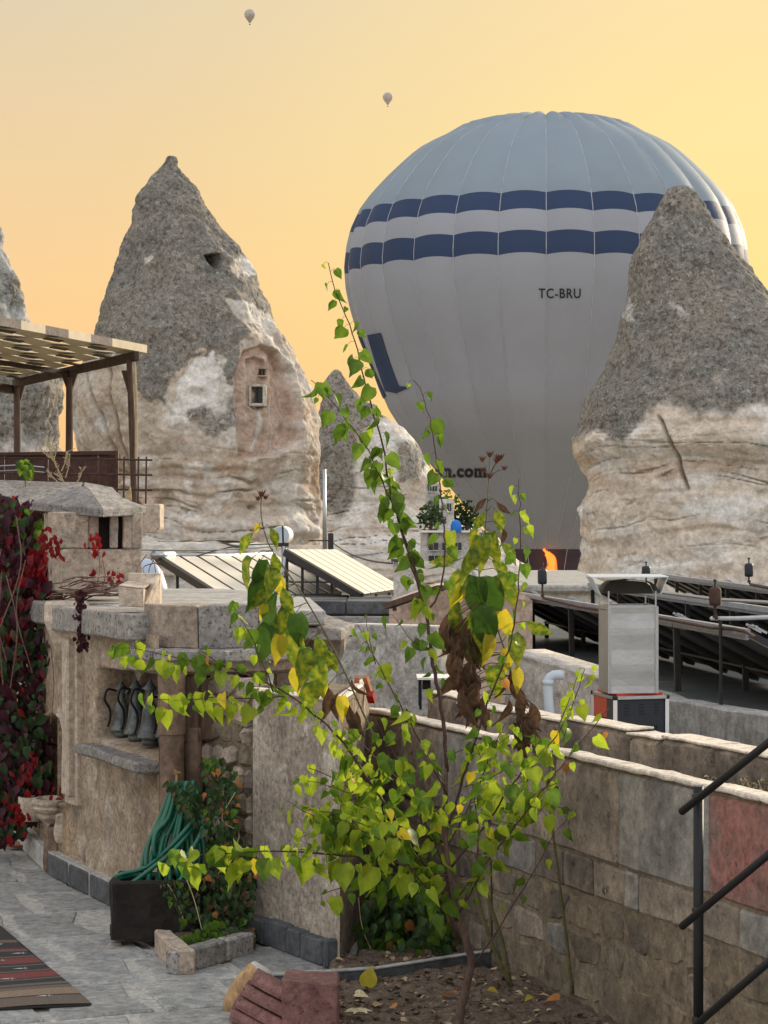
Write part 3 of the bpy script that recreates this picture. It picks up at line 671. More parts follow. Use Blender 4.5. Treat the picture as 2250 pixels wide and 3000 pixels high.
def drape_poly(g, pts, off):
    """Put photo-plane points onto the envelope; fan of small faces."""
    out = []
    for x, y in pts:
        c = (x - 1125) * s_ - BC.x
        a, py = -math.pi / 2, y
        for _ in range(12):        # solve for the surface point seen at (x, y)
            v = bsurf(a, py, off); qx = 1125 + v.x / v.y * F; qy = H - v.z / v.y * F
            r = max(brad(py), .5); a += (x - qx) * (v.y / F) / (r * max(.15, -math.sin(a))) * .8; py += (y - qy) * .8
            a = min(max(a, -math.pi + .03), -.03)
        out.append(bsurf(a, py, off))
    return out
def lettering(name, text, x, y, size, mat, bold=0.0, sx=1.0, slant=0.0, parent=balloon, sub=True):
    cu = bpy.data.curves.new('t', 'FONT'); cu.body = text; cu.size = 1; cu.offset = bold; cu.resolution_u = 4; cu.space_character = 1.12
    ob = bpy.data.objects.new('t', cu); COL.objects.link(ob)
    dg = bpy.context.evaluated_depsgraph_get(); me = bpy.data.meshes.new_from_object(ob.evaluated_get(dg)); bpy.data.objects.remove(ob)
    bm = bmesh.new(); bm.from_mesh(me)
    pts = [(x + v.co.x * size * sx, y - v.co.y * size - slant * v.co.x * size) for v in bm.verts]
    fs = [tuple(v.index for v in f.verts) for f in bm.faces]; bm.free()
    g = G(); g.add(drape_poly(g, pts, .06), fs)
    return build(name, g, mat, parent)
lettering('registration_lettering', 'TC-BRU', 1578, 873, 40, mb_ink, bold=.012, sx=.82)
o = lettering('web_address_lettering', 'on.com', 1271, 1397, 50, mb_ink, bold=.045, sx=.92, slant=-.0)
g = G()   # serifs of the bold lettering
for bx in (1302, 1316, 1394, 1406, 1418):
    g.add(drape_poly(g, [(bx - 2, 1396), (bx + 8, 1396), (bx + 8, 1399.5), (bx - 2, 1399.5)], .06), [(0, 1, 2, 3)])
build('serif_lettering', g, mb_ink, o)
def strip(name, L, Rr, n=14):
    L = catmull([(x, y, 0) for x, y in L], 200); Rr = catmull([(x, y, 0) for x, y in Rr], 200)
    def at(l, t): k = t * (len(l) - 1); i = min(int(k), len(l) - 2); return l[i].lerp(l[i + 1], k - i)
    pts = []
    for i in range(n + 1):
        a, b = at(L, i / n), at(Rr, i / n)
        for j in range(4): q = a.lerp(b, j / 3); pts.append((q.x, q.y))
    g = G(); g.add(drape_poly(g, pts, .07), [(i * 4 + j, i * 4 + j + 1, (i + 1) * 4 + j + 1, (i + 1) * 4 + j) for i in range(n) for j in range(3)])
    build(name, g, mb_navy, balloon, smooth=True)
strip('emblem_stroke', [(1075, 982), (1098, 1060), (1128, 1148)], [(1114, 975), (1140, 1060), (1166, 1130)])
strip('emblem_stroke', [(1128, 1146), (1160, 1152)], [(1150, 1128), (1200, 1135)], 6)
strip('emblem_stroke', [(1046, 985), (1075, 1080), (1120, 1170)], [(1056, 985), (1092, 1080), (1130, 1160)])

# two distant balloons
def far_balloon(px, py, w, label):
    d = 12.0 if False else 18 * F / w
    c = P(px, py, d); root = thing('hot_air_balloon', label, 'hot air balloon', c, 'tiny distant balloons in the upper sky')
    r = 9
    g = G(); g.lathe([(0.1, 10.2), (3, 9.9), (6, 8.3), (8.2, 5.4), (9, 2.2), (8.5, -.8), (6.8, -4), (4.5, -7), (2.2, -10), (1.6, -11)], c, 20)
    build('envelope', g, mfar, root, smooth=True)
    g = G(); g.box(c + Vector((0, 0, -14)), (2.6, 2, 1.6))
    for s in (-1, 1): g.bar(c + Vector((1.2 * s, 0, -13.4)), c + Vector((1.5 * s, 0, -10.8)), .15)
    build('basket', g, mfar2, root)
mfar = M('distant_balloon_fabric', (.46, .40, .34), scale=.2, bump=0, var=0); mfar2 = M('distant_basket', (.3, .22, .15), scale=.5, bump=0)
far_balloon(732, 46, 33, 'tiny pale balloon at the top edge of the sky, the higher of two')
far_balloon(1136, 288, 30, 'tiny balloon just above and left of the large balloon')

# ================================================================== TOWN BETWEEN THE ROCKS
def facade(name, label, x0, x1, y0, y1, d, mat, wins, depth=3, roof=None):
    base = P((x0 + x1) / 2, y1, d); root = thing(name, label, 'building', base)
    g = G(); pxbox(g, x0, x1, y0, y1, d, depth); build('wall', g, mat, root)
    for (a, b, c_, e) in wins:
        g = G(); pxbox(g, a, b, c_, e, d - .12, .1); w = build('window', g, m_window, root)
        g = G(); pxbox(g, a - 1.5, b + 1.5, e, e + 2, d - .25, .2); build('sill', g, m_offwhite, w)
        g = G(); pxbox(g, (a + b) / 2 - .5, (a + b) / 2 + .5, c_, e, d - .16, .03); build('mullion', g, m_offwhite, w)
    if roof:
        g = G(); pxbox(g, x0 - 4, x1 + 4, y0 - 6, y0, d - .4, depth + .8); build('roof_edge', g, roof, root)
    return root
facade('white_house', 'small white house with small windows high between the middle rock and balloon', 1250, 1292, 1415, 1540, 92, m_offwhite, [(1254, 1262, 1424, 1440), (1268, 1280, 1424, 1440), (1256, 1264, 1465, 1488), (1272, 1282, 1465, 1488), (1256, 1268, 1505, 1525)])
facade('stone_house', 'pale terraced stone house below the small white house', 1235, 1420, 1560, 1720, 88, m_offwhite, [(1256, 1284, 1590, 1612), (1296, 1318, 1590, 1612), (1330, 1352, 1590, 1612), (1256, 1290, 1628, 1648), (1300, 1324, 1628, 1648)], roof=m_white)
facade('stepped_house', 'narrow pale house stepping down beside the balloon', 1288, 1330, 1462, 1560, 90, m_offwhite, [(1294, 1302, 1478, 1496), (1310, 1322, 1475, 1498), (1296, 1306, 1515, 1535)])
g = G(); c = P(1336, 1560, 87.6); g.lathe([(14 * .017, 0), (15 * .017, .1), (15 * .017, .32), (12 * .017, .50), (5 * .017, .58), (.001, .59)], c, 16)
g.v = [tuple(c + (Vector(v) - c) * .78) for v in g.v]
tag(build('water_tank', g, m_blue, loc=c, smooth=True), 'bright blue water tank on the flat roof of the terraced house', 'water tank')
def bushy(name, label, cat, c, rx, rz, mats, n=220, L=.5, trunk=True, group=None):
    root = thing(name, label, cat, c, group); g = G()
    for i in range(n):
        u = rng.normal(size=3); u /= np.linalg.norm(u); rr_ = rng.random() ** .4
        p = Vector(c) + Vector((u[0] * rx * rr_, u[1] * rx * rr_, rz + u[2] * rz * rr_))
        vs, fs = leaf_geo(L=L * rng.uniform(.6, 1.3), W=L * .8)
        m_ = leaf_matrix(p, rng.normal(size=3), rng.normal(size=3)); g.mat(int(rng.integers(len(mats)))); g.add([m_ @ Vector(v) for v in vs], fs)
    cr = build('crown', g, mats, root, smooth=True); cr['kind'] = 'stuff'
    if trunk: g = G(); g.tube([Vector(c) - Vector((0, 0, rz)), Vector(c) + Vector((0, 0, rz))], (.12, .05)); build('trunk', g, m_oldbark, root)
    return root
bushy('tree', 'dark green tree beside the small white house', 'tree', P(1312, 1552, 91), .55, .75, [lm_dgreen, lm_dgreen, lm_green], 260, .16)
bushy('tree', 'round dark tree right of the blue water tank', 'tree', P(1368, 1560, 91), .5, .6, [lm_dgreen], 260, .16)
bushy('tree', 'dark tree low against the balloon beside the houses', 'tree', P(1262, 1560, 87.9), .5, .55, [lm_dgreen], 200, .16)

# ================================================================== ROOFTOPS IN THE MIDDLE DISTANCE
def slab(name, pts, z0, z1, mat, **k):
    """A flat slab over a ground outline (x, y), from z0 up to z1."""
    g = G(); g.prism([(x, y, z0) for x, y in pts], (0, 0, z1 - z0)); return build(name, g, mat, **k)
# main flat roof with the dark collectors
ROOFZ = -1.35
rp = [P(1540, 1900, 24), P(1790, 1962, 21.5), P(1958, 2012, 19.6), P(2300, 2100, 17.0)]
edge = [(1.42, 25.5), (1.95, 21.5), (2.22, 18.6), (2.9, 16.6)]
root = thing('flat_roofed_house', 'low stone house with a flat dark roof that carries the dark collectors', 'building', (3, 22, -2.78))
g = G(); g.prism([(x, y, ROOFZ - .1) for x, y in edge + [(9, 16.6), (9, 37), (1.3, 37)]], (0, 0, .1)); build('roof', g, m_roof, root)
for i, ((x0, y0), (x1, y1)) in enumerate(zip(edge[:-1], edge[1:])):
    g = G(); n = 2
    for k in range(n):
        a = Vector((x0, y0, 0)).lerp(Vector((x1, y1, 0)), k / n + .004); b = Vector((x0, y0, 0)).lerp(Vector((x1, y1, 0)), (k + 1) / n - .004)
        t = (b - a).normalized(); nn = Vector((t.y, -t.x, 0)); nn = -nn if nn.x > 0 else nn
        g = G(); g.prism([a + nn * .06 + Vector((0, 0, ROOFZ - .28)), b + nn * .06 + Vector((0, 0, ROOFZ - .28)), b + nn * .06 + Vector((0, 0, ROOFZ + .03)), a + nn * .06 + Vector((0, 0, ROOFZ + .03))], -nn * .22)
        build('edge_slab', g, m_concrete, root, bevel=.012, cuts=3, rough=.018, rscale=4)
g = G(); g.prism([(x + .05, y + .05, -2.78) for x, y in edge + [(9, 16.7), (9, 37), (1.4, 37)]], (0, 0, 1.32)); build('wall', g, M('grey_rendered_wall', (.40, .37, .33), (.28, .26, .235), scale=2.5, bump=.6, bscale=10, bdist=.03, c3=(.2, .185, .17)), root)
# neighbouring pale roofs farther back
root = thing('flat_roofed_house', 'pale flat-roofed house beyond the collectors, below the burner flame', 'building', (5, 48, -4))
g = G(); g.prism([(1.8, 40, -4.5), (3.7, 39.5, -4.5), (4.3, 54, -4.5), (2.2, 54, -4.5)], (0, 0, 3.45)); build('wall', g, m_offwhite, root)
g = G(); g.prism([(1.6, 39.8, -1.05), (3.8, 39.3, -1.05), (4.4, 54, -1.05), (2.0, 54.2, -1.05)], (0, 0, .12)); build('roof', g, m_concrete, root, bevel=.03)
# pedestal with the small white hood seen right of the vent
m_band = M('grey_blue_profile', (.30, .32, .35), (.22, .235, .26), scale=6, bump=.1, rough=.5, metal=.2, var=.15)
m_hood = M('bright_sheet_hood', (.62, .69, .76), (.55, .62, .70), scale=3, bump=.08, rough=.35, metal=.35, var=0)  # blue-white tint paints the sky's reflection into the sheet metal
def collector_row(label, a, b, wid, drop, n, vents=()):
    """Tilted thermal collectors seen from behind. a, b: ends of the top edge (far, near)."""
    a, b = Vector(a), Vector(b); t = (b - a).normalized(); perp = Vector((-t.y, t.x, 0)); perp = -perp if perp.x < 0 else perp
    perp.normalize(); dn = perp * wid - Vector((0, 0, drop)); nrm = t.cross(dn).normalized(); nrm = -nrm if nrm.z < 0 else nrm
    root = thing('solar_collector_row', label, 'solar collectors', (a + b) / 2 - Vector((0, 0, drop)), 'rows of dark collectors on the flat roof')
    L = (b - a).length
    for i in range(n):
        p0 = a + t * (L * i / n + .02); p1 = a + t * (L * (i + 1) / n - .02)
        g = G(); q = [p0, p1, p1 + dn, p0 + dn]; g.prism([x + nrm * .012 for x in q], nrm * .045)
        ob = build('collector_panel', g, m_glassdark, root)
        g = G(); g.prism([p + v for p, v in ((p0, 0 * t), (p1, 0 * t), (p1 + dn, 0 * t), (p0 + dn, 0 * t))], nrm * .010); build('back_sheet', g, m_back, root)
        g = G(); e = nrm * .03 - nrm * .0
        g.bar(p0 - dn * .012 + nrm * .02, p1 - dn * .012 + nrm * .02, .03, .085); build('top_profile', g, m_band, root)
        g = G()
        for w in (.08, .55): g = G(); q_ = [p0.lerp(p1, w), p0.lerp(p1, w + .11), p0.lerp(p1, w + .11) + dn, p0.lerp(p1, w) + dn]; g.prism([v - nrm * .004 for v in q_], -nrm * .03); build('frame_rail', g, m_frame, root)
        if True:
            for w in (.0,):
                x = p0.lerp(p1, w) + t * .1
                g = G(); g.bar(Vector((x.x, x.y, ROOFZ + .005)), x - nrm * .03, .05); build('post', g, m_frame, root)
                y = x + dn * .62 - nrm * .03
                g = G(); g.bar(Vector((y.x, y.y, ROOFZ + .005)), y, .05); build('post', g, m_frame, root)
        # clamps between panels
        g = G(); c = p1 + nrm * .09; g.bar(c - t * .09 - dn * .03, c - t * .09 + dn * .09, .018); g.bar(c + t * .07 - dn * .03, c + t * .07 + dn * .09, .018); g.bar(c - t * .11, c + t * .1, .02)
        build('clamp', g, m_alu, root)
    g = G(); g.bar(a - t * .1 + nrm * .02 - dn * .05, b + t * .15 + nrm * .02 - dn * .05, .03, .05); build('rail', g, m_band, root)
    g = G(); g.bar(a + dn * .62 - nrm * .045, b + dn * .62 - nrm * .045, .02, .02); build('cross_rail', g, m_frame, root)
    return root
collector_row('nearest long row of dark tilted collectors, passing behind the silver duct', P(1462, 1740, 29.5), P(2192, 1868, 17.6), .95, .50, 5)
collector_row('second row of dark tilted collectors, between the nearest row and the farthest', P(1735, 1722, 33.5), P(2300, 1806, 21.5), .95, .50, 5)
collector_row('farthest row of dark tilted collectors, with the sky above its edge', P(1920, 1690, 40), P(2320, 1745, 29), .95, .50, 5)
# supply pipes with air vents
g = G(); g.tube([P(1592, 1752, 26), P(1700, 1778, 23.5), P(1930, 1810, 20), P(2090, 1840, 18.2), P(2150, 1842, 17.8), P(2185, 1850, 17.2), P(2212, 1868, 16.8)], .014, 6)
tag(build('water_pipe', g, m_rust), 'thin rusty pipe running along the top edge of the nearest collector row', 'pipe')
g = G(); g.tube([P(2085, 1812, 18.2), P(2160, 1812, 17.6), P(2320, 1806, 16.8)], .016, 8)
tag(build('water_pipe', g, m_pipe), 'pale plastic pipe leaving the frame from the rusty vent on the right', 'pipe')
g = G(); g.tube([P(1935, 1735, 24), P(2100, 1756, 22), P(2300, 1768, 20)], .018, 6)
tag(build('water_pipe', g, m_alu), 'pale metal pipe crossing above the second collector row', 'pipe')
g = G(); g.tube([P(2110, 1815, 18), P(2112, 1900, 18), P(2112, 2060, 18), P(2116, 2200, 18)], .014, 6)
tag(build('pipe_riser', g, m_frame), 'dark upright pipe under the rusty vent, running down past the roof edge', 'pipe')
g = G(); g.tube([P(2200, 1712, 30), P(2250, 1722, 27), P(2330, 1735, 25)], .02, 6)
tag(build('water_pipe', g, m_rust), 'short pipe under the rightmost vent at the edge of the photo', 'pipe')
def vent(px, top, bot, w, d, mat, label, stem_to):
    s = d / F; c = P(px, bot, d); r = w / 2 * s; hh = (bot - top) * s; root = thing('air_vent', label, 'air vent', P(px, stem_to, d), 'air vents standing above the collector rows')
    g = G(); g.lathe([(.001, 0), (r * .7, .0), (r * .96, hh * .08), (r, hh * .2), (r, hh * .82), (r * .9, hh * .93), (r * .55, hh), (.001, hh)], c, 16); build('vessel', g, mat, root, smooth=True)
    g = G(); g.lathe([(r * .16, 0), (r * .16, hh * .3), (r * .3, hh * .3), (r * .3, hh * .42), (.001, hh * .42)], c + Vector((0, 0, hh * .98)), 8); build('valve', g, m_frame, root)
    g = G(); g.tube([c + Vector((0, 0, .01)), P(px, (bot + stem_to) / 2, d), P(px + 3, stem_to, d)], .012, 6); g.tube([P(px, stem_to - 12, d), P(px + 1, stem_to - 5, d)], .022, 6); build('stem', g, m_rust, root)
vent(1589, 1667, 1712, 28, 26, m_charcoal, 'dark grey vent left of the silver duct, in front of the burner flame', 1754)
vent(1893, 1658, 1688, 26, 34, m_charcoal, 'dark vent behind the top of the silver hood', 1722)
vent(2194, 1650, 1690, 26, 30, m_charcoal, 'dark vent at far right above the farthest collector row', 1712)
vent(2095, 1720, 1774, 36, 18, m_rust, 'large rusty brown vent on the nearest pipe right of the duct', 1815)
vent(2094, 1702, 1716, 12, 36, m_charcoal, 'tiny dark vent just above the rusty one', 1730)

# fan box and duct
fb = thing('kitchen_exhaust_fan', 'red and charcoal fan box on the ledge under the silver duct', 'fan', P(1848, 2170, 17))
d = 17.0
A, B, C_ = P(1738, 2030, 17.3), P(1802, 2050, 16.7), P(1954, 2042, 16.85)   # left-back, near corner, right
def wallq(g, a, b, z0, z1, off=0.0, t=.02):
    a = Vector(a); b = Vector(b); dr = (b - a); dr.z = 0; nn = Vector((dr.y, -dr.x, 0)).normalized(); nn = -nn if nn.y > 0 else nn
    p = [Vector((a.x, a.y, z0)), Vector((b.x, b.y, z0)), Vector((b.x, b.y, z1)), Vector((a.x, a.y, z1))]
    g.prism([x + nn * off for x in p], -nn * t)
zt, zb = -1.185, -1.52
Dk = A + (C_ - B)
g = G(); wallq(g, A, B, zb, zt); build('side_panel', g, m_redpaint, fb)
g = G(); wallq(g, A.lerp(B, .66), B, zb + .03, zt - .01, .006, .004); build('side_panel', g, m_charcoal, fb)
g = G(); wallq(g, B, C_, zb, zt); fp = build('front_panel', g, m_charcoal, fb)
g = G(); q = [A, B, C_, Dk]; g.prism([Vector((p.x, p.y, zt)) for p in q], (0, 0, .012)); build('lid', g, m_redpaint, fb)
mid = (A + C_) / 2; g = G(); g.prism([Vector((p.x, p.y, zt + .012)).lerp(Vector((mid.x, mid.y, zt + .012)), .12) for p in q], (0, 0, .02)); build('collar', g, m_redpaint, fb)
for p in (A, B, C_, Dk):
    g = G(); g.bar((p.x, p.y - .004, zb), (p.x, p.y - .004, zt), .026); build('corner_post', g, m_white, fb)
    g = G(); g.box((p.x, p.y - .004, zt + .003), (.036, .036, .03)); build('corner_cap', g, m_iron, fb, bevel=.006)
for a, b in ((A, B), (B, C_)):
    g = G(); g.bar((a.x, a.y - .008, zt + .004), (b.x, b.y - .008, zt + .004), .022); build('edge_profile', g, m_alu, fb)
for i in range(3):
    for j in range(4):
        f0 = .18 + i * .29; a = B.lerp(C_, f0); b = B.lerp(C_, f0 + .09)
        g = G(); wallq(g, a, b, zt - .05 - .022 * j, zt - .043 - .022 * j, .004, .003); build('louver', g, m_iron, fp)
for f0 in (.17, .8):
    a = B.lerp(C_, f0); g = G(); g.tube([(a.x, a.y - .004, zt - .2), (a.x, a.y - .03, zt - .205), (a.x, a.y - .03, zt - .255), (a.x, a.y - .004, zt - .26)], .005, 5); build('handle', g, m_iron, fb)
a = A.lerp(B, .55); g = G(); wallq(g, A.lerp(B, .45), A.lerp(B, .62), zt - .24, zt - .15, .006, .005); build('latch', g, m_iron, fb)
a = A.lerp(B, .12); g = G(); g.tube([(a.x, a.y - .004, zt - .16), (a.x - .01, a.y - .02, zt - .165), (a.x - .01, a.y - .02, zt - .225), (a.x, a.y - .004, zt - .23)], .005, 5); build('handle', g, m_iron, fb)
# duct
du = thing('exhaust_duct', 'square silver sheet metal duct with a flared rain hood on top', 'duct', Vector((mid.x, mid.y, zt + .032)))
za, zc = zt + .032, (H - 1775) / F * 16.9
dl, dm_, dr_ = P(1756, 1900, 17.1), P(1783, 1900, 16.75), P(1921, 1900, 16.8)
dk = dl + (dr_ - dm_)
qq = [dl, dm_, dr_, dk]
g = G(); wallq(g, dl, dm_, za, zc); build('sheet', g, m_galv, du)
g = G(); nseg = 12
for i in range(nseg):   # softly buckled front sheet
    z0 = za + (zc - za) * i / nseg; z1 = za + (zc - za) * (i + 1) / nseg; o0 = .003 * math.sin(i * 1.3); o1 = .003 * math.sin((i + 1) * 1.3)
    g.add([(dm_.x, dm_.y, z0), ((dm_.x + dr_.x) / 2, dm_.y + .02 + o0, z0), (dr_.x, dr_.y, z0), (dm_.x, dm_.y, z1), ((dm_.x + dr_.x) / 2, dm_.y + .02 + o1, z1), (dr_.x, dr_.y, z1)], [(0, 1, 4, 3), (1, 2, 5, 4)])
build('sheet', g, m_galv, du, smooth=True)
g = G(); wallq(g, dr_, dk, za, zc); build('sheet', g, m_galv, du)
g = G(); wallq(g, dl, dk, za, zc); build('sheet', g, m_galv, du)
for a, b in ((dl, dm_), (dm_, dr_), (dr_, dk), (dk, dl)):
    g = G(); g.bar((a.x, a.y, zc), (b.x, b.y, zc), .016); build('flange', g, m_alu, du)
g = G(); g.bar((dm_.x, dm_.y - .003, za), (dm_.x, dm_.y - .003, zc), .008); build('seam', g, m_alu, du)
g = G(); g.bar((dr_.x, dr_.y - .003, za), (dr_.x, dr_.y - .003, zc), .008); build('seam', g, m_alu, du)
g = G(); g.prism([(p.x, p.y, zc - .03) for p in qq], (0, 0, .005)); build('duct_opening', g, m_dark, du)  # dark plate closes the duct; its colour replaces the shade inside
hz0, hz1 = (H - 1738) / F * 16.9, (H - 1686) / F * 16.9
for p in qq:
    g = G(); g.bar((p.x, p.y, zc - .02), (p.x + (mid.x - p.x) * .0, p.y, hz0 + .02), .01); build('hood_strut', g, m_alu, du)
hx0, hx1 = P(1724, 1686, 16.9).x, P(1948, 1686, 16.9).x; lx0, lx1 = P(1752, 1740, 16.9).x, P(1928, 1740, 16.9).x
yb0, yb1 = dm_.y - .08, dm_.y + .42
g = G(); g.prism([(hx0, yb0, hz1 - .012), (hx1, yb0, hz1 - .008), (hx1, yb1, hz1), (hx0, yb1, hz1)], (0, 0, .006)); build('hood_plate', g, m_hood, du)
g = G(); g.prism([(hx0 + .005, yb0, hz1 - .012), (lx0, yb0 + .03, hz0 - .01), (lx0, yb1 - .05, hz0), (hx0 + .005, yb1, hz1 - .012)], (.006, 0, 0)); build('hood_side', g, m_hood, du)
g = G(); g.prism([(hx1 - .005, yb0, hz1 - .012), (lx1, yb0 + .03, hz0), (lx1, yb1 - .05, hz0), (hx1 - .005, yb1, hz1 - .012)], (-.006, 0, 0)); build('hood_side', g, m_hood, du)
g = G()
cur = [(lx0 + .02, 0), (lx0 + .035, .05), (lx0 + .08, .085), ((lx0 + lx1) / 2, .098), (lx1 - .07, .085), (lx1 - .03, .06), (lx1 - .0, .0)]
for (xa, a_), (xb, b_) in zip(cur[:-1], cur[1:]):
    g.add([(xa, yb0 + .10, hz0 + a_), (xb, yb0 + .10, hz0 + b_), (xb, yb1, hz0 + b_), (xa, yb1, hz0 + a_)], [(0, 1, 2, 3)])
g.add([(x, yb1 - .03, hz0 + z - .01) for x, z in cur], [tuple(range(7))])
build('hood_lining', g, m_back, du, smooth=False)
# white plastic pipe elbow
g = G(); g.tube(catmull([P(1652, 1978, 16.6), P(1622, 1978, 16.6), P(1606, 1995, 16.6), P(1606, 2040, 16.6), P(1612, 2110, 16.6), P(1614, 2150, 16.6)], .03), .034, 12)
g.tube([P(1606, 1992, 16.6), P(1606, 2006, 16.6)], .041, 12)
tag(build('drain_pipe', g, m_pipe, smooth=True), 'pale plastic drain pipe with an elbow left of the fan box', 'pipe')

# cream tilted collectors left of the middle
def cream_rack(label, tl, tr_, br, bl, nlines, legs):
    tl, tr_, br, bl = map(Vector, (tl, tr_, br, bl)); br = tr_ + bl - tl; nrm = (bl - tl).cross(tr_ - tl).normalized(); nrm = -nrm if nrm.z < 0 else nrm
    root = thing('solar_collector', label, 'solar collector', (tl + br) / 2 - Vector((0, 0, .5)), 'cream tilted collectors on the near roof')
    g = G(); g.prism([tl, tr_, br, bl], -nrm * .05); build('frame', g, m_frame, root)
    for i in range(nlines):
        a, b = i / nlines + .012, (i + 1) / nlines - .012
        g = G(); g.prism([tl.lerp(tr_, a) + nrm * .004, tl.lerp(tr_, b) + nrm * .004, bl.lerp(br, b) + nrm * .004, bl.lerp(br, a) + nrm * .004], nrm * .012); build('collector_strip', g, m_creampanel, root, bevel=.004)
    g = G(); g.bar(tl - nrm * .03 + (tl - tr_) * .01, bl - nrm * .03, .06, .09); build('side_rail', g, m_frame, root)
    for p in legs:
        g = G(); g.bar(p[0], p[1], .035); build('leg', g, m_frame, root)
    return root
def legat(px, y0, y1, d): return (P(px, y0, d), P(px, y1, d))
r1 = cream_rack('left of the two cream tilted collectors, below the round heater tank', P(462, 1626, 30), P(800, 1622, 33.5), P(905, 1770, 31.5), P(665, 1755, 28), 7, [legat(463, 1632, 1760, 29.9), legat(520, 1668, 1770, 29.4)])
g = G(); g.tube([P(452, 1626, 29.7), P(505, 1626, 30.2)], .055, 14); g.tube([P(505, 1626, 30.2), P(660, 1628, 31.7), P(800, 1622, 33.4)], .028, 8); build('header_pipe', g, m_alu, r1, smooth=True)
r2 = cream_rack('right of the two cream tilted collectors, standing on open black legs', P(840, 1612, 30), P(985, 1612, 34.5), P(1152, 1716, 33.5), P(1062, 1742, 29), 6,
    [legat(841, 1615, 1740, 30), legat(886, 1650, 1755, 29.8), legat(930, 1676, 1757, 29.6), legat(972, 1700, 1757, 29.4), legat(1060, 1745, 1762, 29), legat(1102, 1740, 1762, 29.4), legat(1140, 1735, 1762, 30)])
g = G(); g.bar(P(841, 1640, 30), P(990, 1715, 29.5), .02); g.bar(P(841, 1705, 30), P(975, 1706, 29.4), .02); build('brace', g, m_frame, r2)
# round heater tank seen end-on, on its pole
c = P(822, 1568, 31.5); root = thing('water_heater', 'round pale tank end on a thin pole between the two cream collectors', 'water heater', P(828, 1640, 31.5))
ax = Vector((.06, 1, 0)).normalized(); rr = 27 * 31.5 / F
g = G(); g.tube([c, c + ax * .03, c + ax * .5], [rr * .96, rr, rr], 28); build('tank', g, m_white, root, smooth=False)
g = G(); g.tube([c - ax * .012, c + ax * .01], rr * .9, 28); build('end_disc', g, M('pale_blue_disc', (.55, .62, .72), scale=2, bump=0, rough=.35, var=0), root)
g = G(); g.tube([P(828, 1540, 31.3), P(830, 1600, 31.3)], .014, 6); g.bar(P(810, 1596, 31.3), P(846, 1596, 31.3), .05); build('bracket', g, m_frame, root)
g = G(); g.tube([P(832, 1600, 31.3), P(832, 1765, 31.3)], .035, 10); build('pole', g, m_alu, root, smooth=True)
# street lamp pole & cables
g = G(); g.tube([P(950, 1374, 62), P(952, 1640, 62)], (.045, .06), 8); tag(build('utility_pole', g, m_alu, smooth=True), 'thin tall grey pole against the middle rock', 'pole')
g = G(); g.box(P(969, 1588, 60), (.14, .14, .45)); tag(build('chimney_pipe', g, m_frame, bevel=.02), 'short dark flue just right of the thin grey pole', 'flue')
def cable(label, a, b, sag, r=.008, n=14):
    g = G(); a, b = Vector(a), Vector(b); g.tube([a.lerp(b, i / n) - Vector((0, 0, sag * 4 * (i / n) * (1 - i / n))) for i in range(n + 1)], r, 4)
    tag(build('cable', g, m_frame), label, 'cable')
cable('black cable from the chimney towards the round tank', P(400, 1610, 24), P(826, 1598, 31.5), .03)
cable('black cable rising from the left cream collector to the tank', P(575, 1630, 30.5), P(826, 1596, 31.4), -.06)
cable('black cable hanging between the flue and the small chimney', P(975, 1590, 60), P(1150, 1650, 40), .12, .016)
cable('short level cable running left from the thin grey pole', P(905, 1584, 60), P(962, 1584, 60), .0, .016)
# dark-topped parapet below the collectors, small chimney and pink house
root = thing('parapet_wall', 'low wall with a dark slab top under the cream collectors', 'wall', P(1010, 1980, 27))
g = G(); g.prism([P(560, 1764, 27.6), P(1152, 1766, 27.6), P(1152, 2050, 27.6), P(560, 2050, 27.6)], (0, 2.4, 0)); build('wall', g, m_offwhite, root)
g = G()
for a, b in ((560, 870), (873, 1012), (1015, 1150)):
    g = G(); g.prism([P(a, 1760, 27.4), P(b, 1762, 27.4), P(b, 1800, 27.4), P(a, 1800, 27.4)], (0, 2.7, 0)); build('slab', g, m_basalt if a > 600 else m_grey, root, bevel=.01)
g = G(); g.prism([P(560, 1806, 27.3), P(1152, 1806, 27.3), P(1152, 1832, 27.3), P(560, 1832, 27.3)], (0, .3, 0)); build('ledge', g, m_concrete, root, bevel=.01)
root = thing('chimney', 'small whitewashed chimney with a dark flat cap beside the pink house', 'chimney', P(1180, 1780, 29))
g = G(); pxbox(g, 1153, 1225, 1668, 1800, 29, .4); build('shaft', g, m_offwhite, root, bevel=.01)
for a, b in ((1153, 1166), (1190, 1200)):
    g = G(); pxbox(g, a, b, 1646, 1668, 29.0, .35); build('support', g, m_offwhite, root)
g = G(); pxbox(g, 1146, 1232, 1638, 1646, 28.9, .5); build('cap', g, m_basalt, root)
root = thing('pink_house', 'pinkish rendered house wall behind the leaves at the middle', 'building', P(1300, 2050, 27))
g = G(); g.prism([P(1140, 1778, 26.5), P(1290, 1728, 26), P(1500, 1716, 26), P(1560, 1760, 26), P(1560, 2060, 26), P(1180, 2060, 26.5), P(1140, 1990, 26.5)], (0, 3, 0)); build('wall', g, M('pink_render', (.60, .46, .38), (.52, .38, .30), scale=3, bump=.5, bscale=14, c3=(.50, .42, .36)), root, rough=.0)
g = G(); g.bar(P(1135, 1776, 26.3), P(1292, 1722, 25.8), .12, .06); g.bar(P(1292, 1722, 25.8), P(1500, 1710, 25.8), .07, .05); build('eave_board', g, m_wood, root)
for a, b, y0, y1 in ((1150, 1162, 1760, 1790), (1265, 1277, 1735, 1765)):
    g = G(); g.prism([P(a, y0, 26.2), P(b, y0, 26.2), P(b, y1, 26.2), P(a, y1, 26.2)], (0, .12, 0)); build('beam_end', g, m_wood, root)
